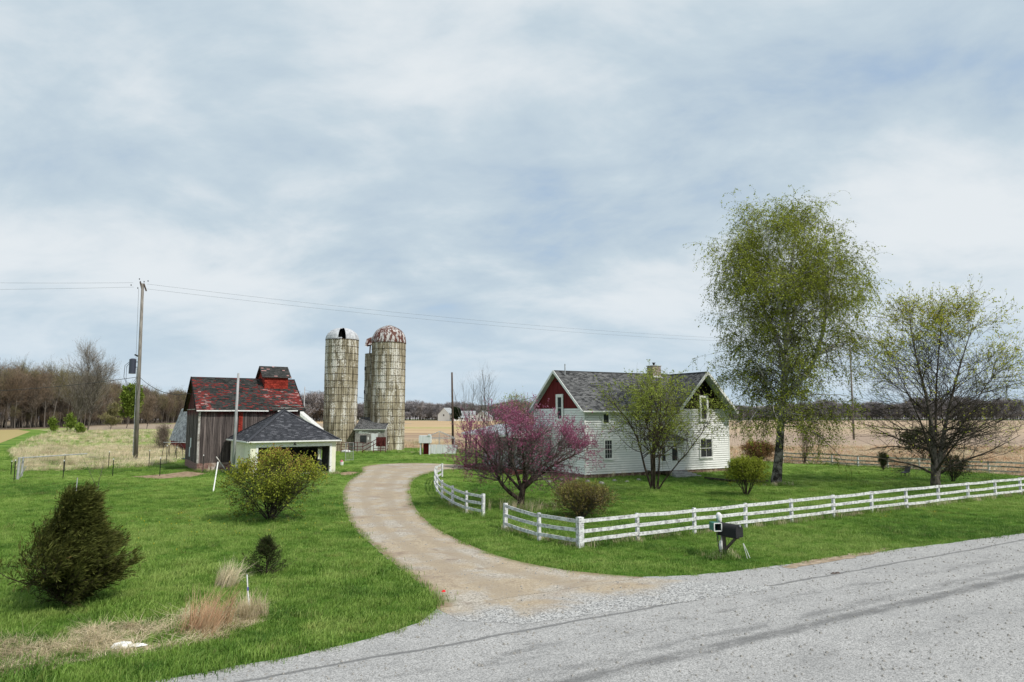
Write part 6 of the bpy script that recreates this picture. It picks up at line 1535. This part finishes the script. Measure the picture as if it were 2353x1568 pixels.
# ---- generic multi-stem shrub
def shrub(name, px, py, cx_, cy_, rx, rz, label, leafm_, barkm, stems=9, k1=10, k2=7, k3=0, nl=8, ls=.07, sr=.05, asp=.6, spread=.9, trop=.15, wig=.12, cat='shrub', pk=None, ry=None, leafn='foliage', wind=(0, 0, 0), group=None, z_low=.12, L2=(.35, .8), leafw=1.0, twig=True, drand=1.0, lw=.4):
    b = G(px, py); T = thing(name, label, cat, b, 0, group)
    env = E(cx_, cy_, b, rx, ry or rx*.9, rz); c0, r0 = env
    az = np.linspace(0, 2*np.pi, stems, endpoint=False) + RNG.normal(0, .3, stems); el = RNG.uniform(.15, 1, stems)
    H = (c0[2]+r0[2])
    tgt = np.stack([c0[0] + np.cos(az)*r0[0]*el*spread, c0[1] + np.sin(az)*r0[1]*el*spread, c0[2] + r0[2]*.8*np.sqrt(np.clip(1-(el*spread)**2, .02, 1))], 1)
    S = np.stack([np.cos(az)*.12*sr/.05, np.sin(az)*.12*sr/.05, 0*az-.05], 1); v = tgt - S; L = np.linalg.norm(v, axis=1)
    P0, R0 = grow(S, v + np.array([0, 0, 1])*.25*L[:, None], L, np.full(stems, sr)*RNG.uniform(.7, 1.2, stems), 8, wig*.6, -.1, .25, wind)
    S, Dd, L, r_ = spawn(P0, R0, k1, z_low, 1, 42, 14, lambda t, i: RNG.uniform(.5, 1.1, len(t))*max(r0[0], r0[2]), .5, env, upbias=.0, rmin=.006)
    P1, R1 = grow(S, Dd, L, r_, 6, wig, trop, .3, wind)
    S, Dd, L, r_ = spawn(P1, R1, k2, .15, 1, 42, 14, lambda t, i: RNG.uniform(*L2, len(t))*max(r0[0], r0[2])*.35, .6, None, rmin=.004)
    P2, R2 = grow(S, Dd, L, r_, 4, wig, trop, .5, wind)
    src = [P2]
    wood = [tubes(P1, R1, 4), tubes(P2, R2, 3)]
    if k3:
        S, Dd, L, r_ = spawn(P2, R2, k3, .2, 1, 40, 14, lambda t, i: RNG.uniform(.5, 1, len(t))*max(r0[0], r0[2])*.12, .7, None, rmin=.004)
        P3, R3 = grow(S, Dd, L, r_, 3, wig, trop, .6, wind); wood.append(tubes(P3, R3, 3)); src = [P3]
    woodobj('stems', [tubes(P0, R0, 6)], M[barkm], T)
    if twig: woodobj('twigs', wood, M[barkm], T, True)
    C, Dl = along(src[0], nl, .02); q = (C-c0)/r0
    if pk is not None:
        kp = RNG.random(len(C)) < pk(q); C, Dl, q = C[kp], Dl[kp], q[kp]
    cv = np.clip(.45 + .18*q[:, 2]*lw/.4 + .15*np.sin(C[:, 0]*3)*np.cos(C[:, 2]*3.3) + RNG.normal(0, .18, len(C)), 0, 1)
    leafobj(leafn, C, M[leafm_], T, ls, asp, D=Dl*leafw, drand=drand, cv=cv)
    return T
shrub('willow_tree', 1505, 1126, 1505, 985, 4.7, 3.95, 'many stemmed loose tree with sparse light green leaves before the house front', 'leaf_willow', 'bark_brown', stems=8, k1=19, k2=8, k3=3, nl=9, ls=.10, sr=.085, trop=.05, spread=1.0, wig=.15, cat='tree', pk=lambda q: np.clip(.42+.38*q[:, 2]+.25*np.sin(q[:, 0]*7)*np.cos(q[:, 2]*6), .1, .9), z_low=.3, L2=(.4, 1.0))
shrub('lilac_bush', 622, 1196, 632, 1124, 2.75, 1.78, 'rounded leafy green bush in front of the open garage', 'leaf_bush', 'bark_dark', stems=24, k1=15, k2=9, k3=0, nl=9, ls=.105, sr=.032, wig=.18, spread=1.0, lw=.9, pk=lambda q: np.clip(.45+.55*np.sin(q[:, 0]*5+1)*np.cos(q[:, 2]*5)+.3*q[:, 2], .12, 1))
shrub('twiggy_bush', 1338, 1190, 1340, 1157, 1.85, .85, 'low mound of reddish brown twigs behind the fence corner', 'redtwig', 'bark_grey', stems=70, k1=8, k2=6, nl=5, ls=.12, sr=.012, spread=1.0, asp=.22, wig=.10, trop=.4, leafw=3)
shrub('yellow_bush', 1715, 1139, 1717, 1096, 1.55, 1.25, 'small vase shaped yellow green bush left of the birch trunk', 'leaf_yellow', 'bark_brown', stems=24, k1=13, k2=9, nl=8, ls=.07, spread=1.0, sr=.022, trop=.3, pk=lambda q: np.clip(.5+1.2*(q[:, 2]+.4), 0, 1), z_low=.35)
shrub('russet_bush', 1740, 1068, 1742, 1042, 2.2, 1.1, 'russet brown leafless bush behind the yellow green one', 'russet', 'bark_brown', stems=50, k1=9, k2=6, nl=5, ls=.15, spread=1.0, sr=.016, asp=.25, trop=.3, leafw=2)
shrub('dark_bush', 2190, 1108, 2192, 1080, 1.45, 1.15, 'dark bare bush behind the trunk of the spreading tree', 'spruce', 'bark_dark', stems=26, k1=9, k2=6, nl=3, ls=.08, sr=.016)
shrub('field_sapling', 1848, 1066, 1850, 1018, 1.5, 2.3, 'small reddish bare sapling by the back fence', 'russet', 'bark_brown', stems=7, k1=12, k2=6, nl=3, ls=.07, sr=.03, trop=.5, cat='tree', leafw=2, asp=.3)
shrub('green_bush', 2128, 1066, 2128, 1032, 3.4, 2.2, 'olive green bush in the field behind the spreading tree', 'spruce', 'bark_dark', stems=18, k1=9, k2=7, nl=7, ls=.15, sr=.03, group=None)
shrub('small_shrub', 552, 1112, 552, 1102, .7, .35, 'low weedy shrub at the foot of the silvery pole', 'leaf_bush', 'bark_grey', stems=16, k1=7, k2=4, nl=5, ls=.05, sr=.01)
shrub('thin_sapling', 224, 1128, 223, 1062, .55, 1.5, 'spindly leafless sapling standing in the lawn behind the juniper', 'leaf_willow', 'bark_grey', stems=3, k1=9, k2=3, nl=2, ls=.05, sr=.018, trop=.8, cat='tree')
shrub('thicket', 1190, 1050, 1190, 975, 4.2, 3.6, 'olive brown thicket behind the pink blossoming tree', 'leaf_willow', 'bark_grey', stems=26, k1=12, k2=6, nl=2, ls=.14, sr=.04, trop=.8, z_low=.2)
for (px, py, cx_, cyy, rx, rz, lb) in ((1120, 1052, 1118, 922, 2.5, 4.6, 'tall upright bare sapling rising above the pink tree, right one'), (1080, 1052, 1078, 940, 2.1, 4.0, 'slender bare sapling rising above the pink tree, left one')):
    shrub('bare_sapling', px, py, cx_, cyy, rx, rz, lb, 'far_pale' if False else 'redtwig', 'bark_grey', stems=5, k1=11, k2=4, nl=1, ls=.05, sr=.06, trop=1.1, wig=.06, cat='tree', group='bare saplings', spread=.75, z_low=.3, L2=(.5, 1.2))
shrub('vine', 826, 1036, 826, 900, .7, 7.2, 'bare climbing vine hanging on the right side of the left silo', 'russet', 'bark_grey', stems=4, k1=16, k2=3, nl=1, ls=.05, sr=.02, trop=.2, wig=.3, cat='vine')
# ---- evergreens
def conifer(name, px, py, tx, ty, prof, label, leafm_, n1, n2, n3, nl, ls, asp, ang, wind=(0, 0, 0), up=.45, r0=.07, drand=.35, redtop=0, trop=.42):
    b = G(px, py); T = thing(name, label, 'evergreen', b); top = AT(tx, ty, b.y) - b; Hh = top.z
    P0 = lead([(px, py), ((px+tx)/2, (py+ty)/2), (tx, ty)], b, z0=-.05); R0 = rtap(r0, .006)
    S, Dd, L, r_ = spawn(P0, R0, n1, .02, .97, ang, 10, lambda t, i: np.interp(t, prof[0], prof[1])*RNG.uniform(.62, 1.22, len(t)), .4, None, upbias=up, rmin=.008)
    P1, R1 = grow(S, Dd, L, r_, 6, .07, trop, .3, wind)
    S, Dd, L, r_ = spawn(P1, R1, n2, .08, 1, 34, 12, lambda t, i: RNG.uniform(.18, .42, len(t))*np.interp(0.3, prof[0], prof[1]), .5, None, rmin=.004)
    P2, R2 = grow(S, Dd, L, r_, 4, .10, .25, .4, wind)
    S, Dd, L, r_ = spawn(P2, R2, n3, .1, 1, 32, 10, lambda t, i: RNG.uniform(.07, .17, len(t))*np.interp(0.3, prof[0], prof[1]), .6, None, rmin=.003)
    P3, R3 = grow(S, Dd, L, r_, 2, .08, .1, .5, wind)
    woodobj('trunk', [tubes(P0, R0, 6)], M['bark_brown'], T); woodobj('branches', [tubes(P1, R1, 4), tubes(P2, R2, 3)], M['bark_brown'], T, True)
    C, Dl = along(A_([P3]), nl, .008); C2, D2 = along(P2, nl+2, .008, .2); C3, D3 = along(P1, 40, .07, .02); C = A_([C, C2, C3]); Dl = A_([Dl, D2, D3])
    w3 = np.array(wind)*.5
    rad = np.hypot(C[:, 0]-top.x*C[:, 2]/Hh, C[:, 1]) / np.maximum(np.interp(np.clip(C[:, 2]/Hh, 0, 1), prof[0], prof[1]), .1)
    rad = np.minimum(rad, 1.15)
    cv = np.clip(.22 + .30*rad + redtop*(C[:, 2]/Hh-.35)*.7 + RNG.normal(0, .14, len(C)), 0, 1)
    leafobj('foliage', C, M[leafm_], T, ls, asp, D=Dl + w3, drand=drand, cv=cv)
    return T
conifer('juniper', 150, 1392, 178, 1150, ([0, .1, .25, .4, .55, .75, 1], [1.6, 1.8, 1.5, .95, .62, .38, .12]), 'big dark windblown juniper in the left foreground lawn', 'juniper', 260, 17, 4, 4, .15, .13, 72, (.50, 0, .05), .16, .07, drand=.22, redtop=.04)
b = G(170, 1394); st0 = AT(174, 1140, b.y); st1 = AT(178, 1098, b.y); m = MB(); m.tube([st0, st1], .012, 4); simple('dead_leader', m, 'pale_pole', 'thin pale dead stem sticking out of the top of the juniper', 'stem')
conifer('spruce_sapling', 613, 1322, 613, 1240, ([0, .1, .35, .6, .8, 1], [.80, .85, .62, .30, .10, .03]), 'small dark spruce seedling behind the dead grass clumps', 'spruce', 60, 10, 3, 4, .065, .14, 66, (0, 0, 0), .10, .03, trop=.12)
conifer('evergreen_shrub', 2030, 1082, 2030, 1048, ([0, .2, .6, 1], [.8, 1.0, .7, .1]), 'small round evergreen shrub at the old back fence', 'spruce', 40, 9, 3, 3, .09, .3, 50, (0, 0, 0), .5, .04)

# ================================================================== distant woods
def bare_proto(name, H, rx, nl1, nt, seed, twm, bkm, tw=1.3, asp=.035, low=.35, flat=.0):
    """trunk mesh and crown mesh of one far bare tree"""
    global RNG
    keep = RNG; RNG = np.random.default_rng(seed)
    P0, R0 = grow(np.array([[0, 0, -.3]]), np.array([[RNG.normal(0, .05), RNG.normal(0, .05), 1.0]]), np.array([H*.9]), np.array([H*.013]), 8, .03, .1, .15)
    env = (np.array([0, 0, H*.62]), np.array([rx, rx, H*.42]))
    S, D, L, r_ = spawn(P0, R0, nl1, low, .98, 40, 12, lambda t, i: RNG.uniform(.3, .6, len(t))*H*(1.05-.6*t), .5, env, upbias=.25, rmin=.05)
    P1, R1 = grow(S, D, L, r_, 5, .1, .5, .3)
    S, D, L, r_ = spawn(P1, R1, 8, .2, 1, 38, 14, lambda t, i: RNG.uniform(.10, .24, len(t))*H, .55, None, upbias=.1, rmin=.03)
    P2, R2 = grow(S, D, L, r_, 3, .1, .4, .4)
    V, F = merge([tubes(P0, R0, 6), tubes(P1, R1, 3), tubes(P2, R2, 3)])
    tk = mesh_np('trunk', V, F, M[bkm], smooth=True, link=False)
    C, Dl = along(P2, nt+4, .3)
    V, F = leaves(C, tw, asp, Dl + np.array([0, 0, .35]), .45)
    cr = mesh_np('crown', V, F, M[twm], cv=np.repeat(RNG.uniform(0, 1, len(C)), 4), link=False)
    RNG = keep; return tk, cr
def join_proto(name, tk, cr):
    """one mesh with both materials, for the massed woods"""
    a, b = tk.data, cr.data; na, nb = len(a.vertices), len(b.vertices)
    va = np.empty(na*3, np.float32); a.vertices.foreach_get('co', va); vb = np.empty(nb*3, np.float32); b.vertices.foreach_get('co', vb)
    fa = np.empty(len(a.loops), np.int32); a.loops.foreach_get('vertex_index', fa); fb = np.empty(len(b.loops), np.int32); b.loops.foreach_get('vertex_index', fb)
    cv = np.zeros(nb, np.float32); b.attributes['cv'].data.foreach_get('value', cv)
    o = mesh_np(name, A_([va.reshape(-1, 3), vb.reshape(-1, 3)]), A_([fa.reshape(-1, 4), fb.reshape(-1, 4)+na]), a.materials[0], cv=A_([np.full(na, .5, np.float32), cv]), link=False)
    o.data.materials.append(b.materials[0]); mi = np.zeros(len(o.data.polygons), np.int32); mi[len(a.polygons):] = 1; o.data.polygons.foreach_set('material_index', mi)
    return o
protoP = [bare_proto('bare', 24, 5.0, 26, 9, 100, 'far_twig', 'far_bark'), bare_proto('bare', 22, 4.4, 24, 9, 101, 'far_twig', 'far_bark'), bare_proto('bare', 25, 5.6, 28, 9, 102, 'far_twig_olive', 'far_bark'), bare_proto('bare', 20, 4.6, 24, 9, 103, 'far_twig', 'far_bark')]
joined = [join_proto('bare_tree_%d' % i, *p) for i, p in enumerate(protoP)]
edge = [G(-240, 992), G(-60, 988), G(60, 985), G(170, 981), G(260, 976), G(340, 973.5), G(430, 971), G(560, 967.5)]
ex = np.array([[p.x, p.y] for p in edge])
sg = np.concatenate([[0], np.cumsum(np.linalg.norm(np.diff(ex, axis=0), axis=1))])
HS_ = .95
def on_edge(t, back):
    x = np.interp(t*sg[-1], sg, ex[:, 0]); y = np.interp(t*sg[-1], sg, ex[:, 1]); ang = np.arctan2(y, x)
    return np.stack([x + np.cos(ang)*back, y + np.sin(ang)*back], 1)
N = 620; t = RNG.uniform(0, 1, N)**1.1; back = 8 + RNG.gamma(1.4, 26, N); Pw = on_edge(t, back)
hs = np.interp(t, [0, .15, .3, .45, .6, 1], [.96, .95, .90, .85, .80, .72])*RNG.uniform(.78, 1.12, N)
scatter('woods', np.column_stack([Pw, np.zeros(N)]), np.column_stack([RNG.normal(0, .03, N), RNG.normal(0, .03, N), shadow(N)]), np.column_stack([hs*1.05, hs*1.05, hs]), RNG.integers(0, 4, N), joined, 'mass of bare brown woodland beyond the meadow on the left', 'woods')
gbt = 'bare trees along the front of the left woods'
for k in range(46):
    tt = (k+.5)/46*.72 + random.uniform(-.005, .005); p = on_edge(np.array([tt]), np.array([random.uniform(0, 7)]))[0]; i = random.randrange(4); s = np.interp(tt, [0, .3, .7], [.94, .85, .74])*random.uniform(.75, 1.08)
    T = thing('bare_tree', 'bare tall tree standing at the front edge of the left woods', 'tree', (p[0], p[1], 0), random.random()*6.28, gbt); T.scale = (s, s, s)
    for part in protoP[i]:
        o = part.copy(); COL.objects.link(o); o.parent = T
# far belt
rows_ = []
def belt(px0, px1, d0, d1, n, h0, h1):
    u = RNG.uniform(0, 1, n); px = px0 + (px1-px0)*u; dd = RNG.uniform(d0, d1, n); x = (px-1176.5)/1570*dd
    h = (h0 + (h1-h0)*u)*(1+.10*np.sin(px*.021)+.07*np.sin(px*.06+1))*RNG.uniform(.85, 1.1, n); rows_.append(np.column_stack([x, dd, h]))
belt(380, 760, 520, 640, 240, 17, 18.5); belt(700, 1060, 640, 760, 260, 16, 12); belt(1000, 1420, 640, 760, 300, 13, 19); belt(1350, 1800, 700, 800, 280, 16, 12); belt(1700, 2500, 640, 780, 480, 12.5, 20); belt(-200, 480, 520, 640, 160, 18, 18)
Q = np.concatenate(rows_)
lite = []
for i in range(3):
    tk, cr = bare_proto('far', 20, 5.6, 14, 5, 200+i, 'far_wood', 'far_bark', tw=2.6, asp=.10, low=.03); lite.append(join_proto('far_tree_%d' % i, tk, cr))
s = Q[:, 2]/20
scatter('far_woods', np.column_stack([Q[:, :2], np.zeros(len(Q))]), np.column_stack([np.zeros(len(Q)), np.zeros(len(Q)), shadow(len(Q))]), np.column_stack([s*1.25, s*1.25, s]), RNG.integers(0, 3, len(Q)), lite, 'distant grey brown belt of woods along the horizon', 'woods')
N = 420; t = RNG.uniform(0, 1, N); Pu = on_edge(t, 2 + RNG.gamma(1.2, 14, N)); su = RNG.uniform(.16, .34, N)
scatter('undergrowth', np.column_stack([Pu, np.zeros(N)]), np.column_stack([np.zeros(N), np.zeros(N), shadow(N)]), np.column_stack([su*1.5, su*1.5, su]), RNG.integers(0, 4, N), joined, 'low brown brush filling the foot of the left woods', 'undergrowth')
Qn = Q[::2]; sq = Qn[:, 2]/20*RNG.uniform(.35, .6, len(Qn))
scatter('undergrowth', np.column_stack([Qn[:, 0]+RNG.normal(0, 6, len(Qn)), Qn[:, 1]-8, np.zeros(len(Qn))]), np.column_stack([np.zeros(len(Qn)), np.zeros(len(Qn)), shadow(len(Qn))]), np.column_stack([sq*1.9, sq*1.9, sq]), RNG.integers(0, 3, len(Qn)), lite, 'low brush along the foot of the far tree belt', 'undergrowth')
# rising wooded ground behind the belt closes the gaps between the trunks
def ridge(px0, px1, dep, h, seed, n=90):
    g = np.random.default_rng(seed); xs = np.linspace((px0-1176.5)/1570*dep, (px1-1176.5)/1570*dep, n); V = []; F = []
    hh = h*(1 + .10*np.sin(xs*.011+seed) + .05*g.normal(0, 1, n))
    for i in range(n): V += [(xs[i], dep, -1), (xs[i], dep+25, hh[i]*.8), (xs[i], dep+90, hh[i]), (xs[i], dep+400, hh[i])]
    for i in range(n-1):
        for j in range(3): F.append((i*4+j, (i+1)*4+j, (i+1)*4+j+1, i*4+j+1))
    return V, F
V = []; F = []
for a in ((-900, 800, 700, 14, 1), (640, 1500, 780, 9, 2), (1250, 1850, 815, 10, 3), (1700, 3200, 800, 15, 4)):
    v, f = ridge(*a); F += [tuple(i+len(V) for i in q) for q in f]; V += v
o = mesh_np('hills', V, F, M['far_wood'], cv=RNG.uniform(0, 1, len(V)), smooth=True); o['kind'] = 'structure'; tag(o, 'low wooded rise closing the horizon behind the far tree belt', 'hills')
# single trees and bushes before the woods
def far_tree(name, px, py, H, rx, label, twm, bkm='far_bark', nl1=26, nt=10, seed=1, tw=1.2, asp=.05, low=.2, cat='tree', d=0, lean=0, grp=None):
    b = G(px, py); tk, cr = bare_proto('x', H, rx, nl1, nt, seed, twm, bkm, tw, asp, low); T = thing(name, label, cat, b, 0, grp); T.rotation_euler = (0, R(lean), random.random()*3 if not lean else 0)
    for o in (tk, cr): COL.objects.link(o); o.parent = T
far_tree('big_bare_tree', 172, 992, 25.5, 9.5, 'largest pale bare tree leaning right in front of the left woods', 'far_pale', 'far_bark', 60, 14, 11, 1.3, .03, .15, lean=6)
far_tree('big_bare_tree', 200, 992, 21, 8.5, 'second pale bare tree just right of the largest one', 'far_pale', 'far_bark', 44, 12, 12, 1.3, .03, .15, lean=8)
far_tree('leafy_tree', 290, 985, 14.5, 7.0, 'bright green leafy tree before the left woods behind the tallest pole', 'far_green', 'far_bark', 70, 22, 13, 1.0, .5, .22)
far_tree('leafy_shrub', 253, 989, 8.0, 4.6, 'olive half leafed small tree left of the bright green one', 'far_twig_olive', 'far_bark', 30, 14, 14, .8, .2, .1)
far_tree('brown_shrub_tree', 337, 986, 11, 6.5, 'brown leafless spreading tree right of the bright green one', 'far_twig', 'far_bark', 30, 12, 15, 1.0, .06, .1)
far_tree('low_bush', 122, 993, 3.6, 3.0, 'low yellow green bush at the woods edge far left', 'far_green', 'far_bark', 22, 6, 16, .5, .5, .02, cat='bush')
far_tree('low_bush', 160, 994, 5.0, 3.2, 'round green bush at the foot of the largest pale tree', 'far_green', 'far_bark', 22, 6, 17, .5, .5, .02, cat='bush')
far_tree('low_bush', 182, 998, 2.6, 3.4, 'low spreading green bush right of the round one', 'far_green', 'far_bark', 22, 6, 18, .5, .5, .02, cat='bush')
far_tree('dark_evergreen', 1049, 968, 9.5, 3.8, 'dark evergreen beside the white barn beyond the field', 'evergreen', 'far_bark', 30, 16, 19, 1.6, .6, .03)
b = G(1049, 968)
far_tree('brush', 378, 1036, 3.4, 1.8, 'grey leafless brush at the left wall of the gambrel barn', 'far_twig', 'far_bark', 26, 12, 21, .5, .06, .05, cat='bush')
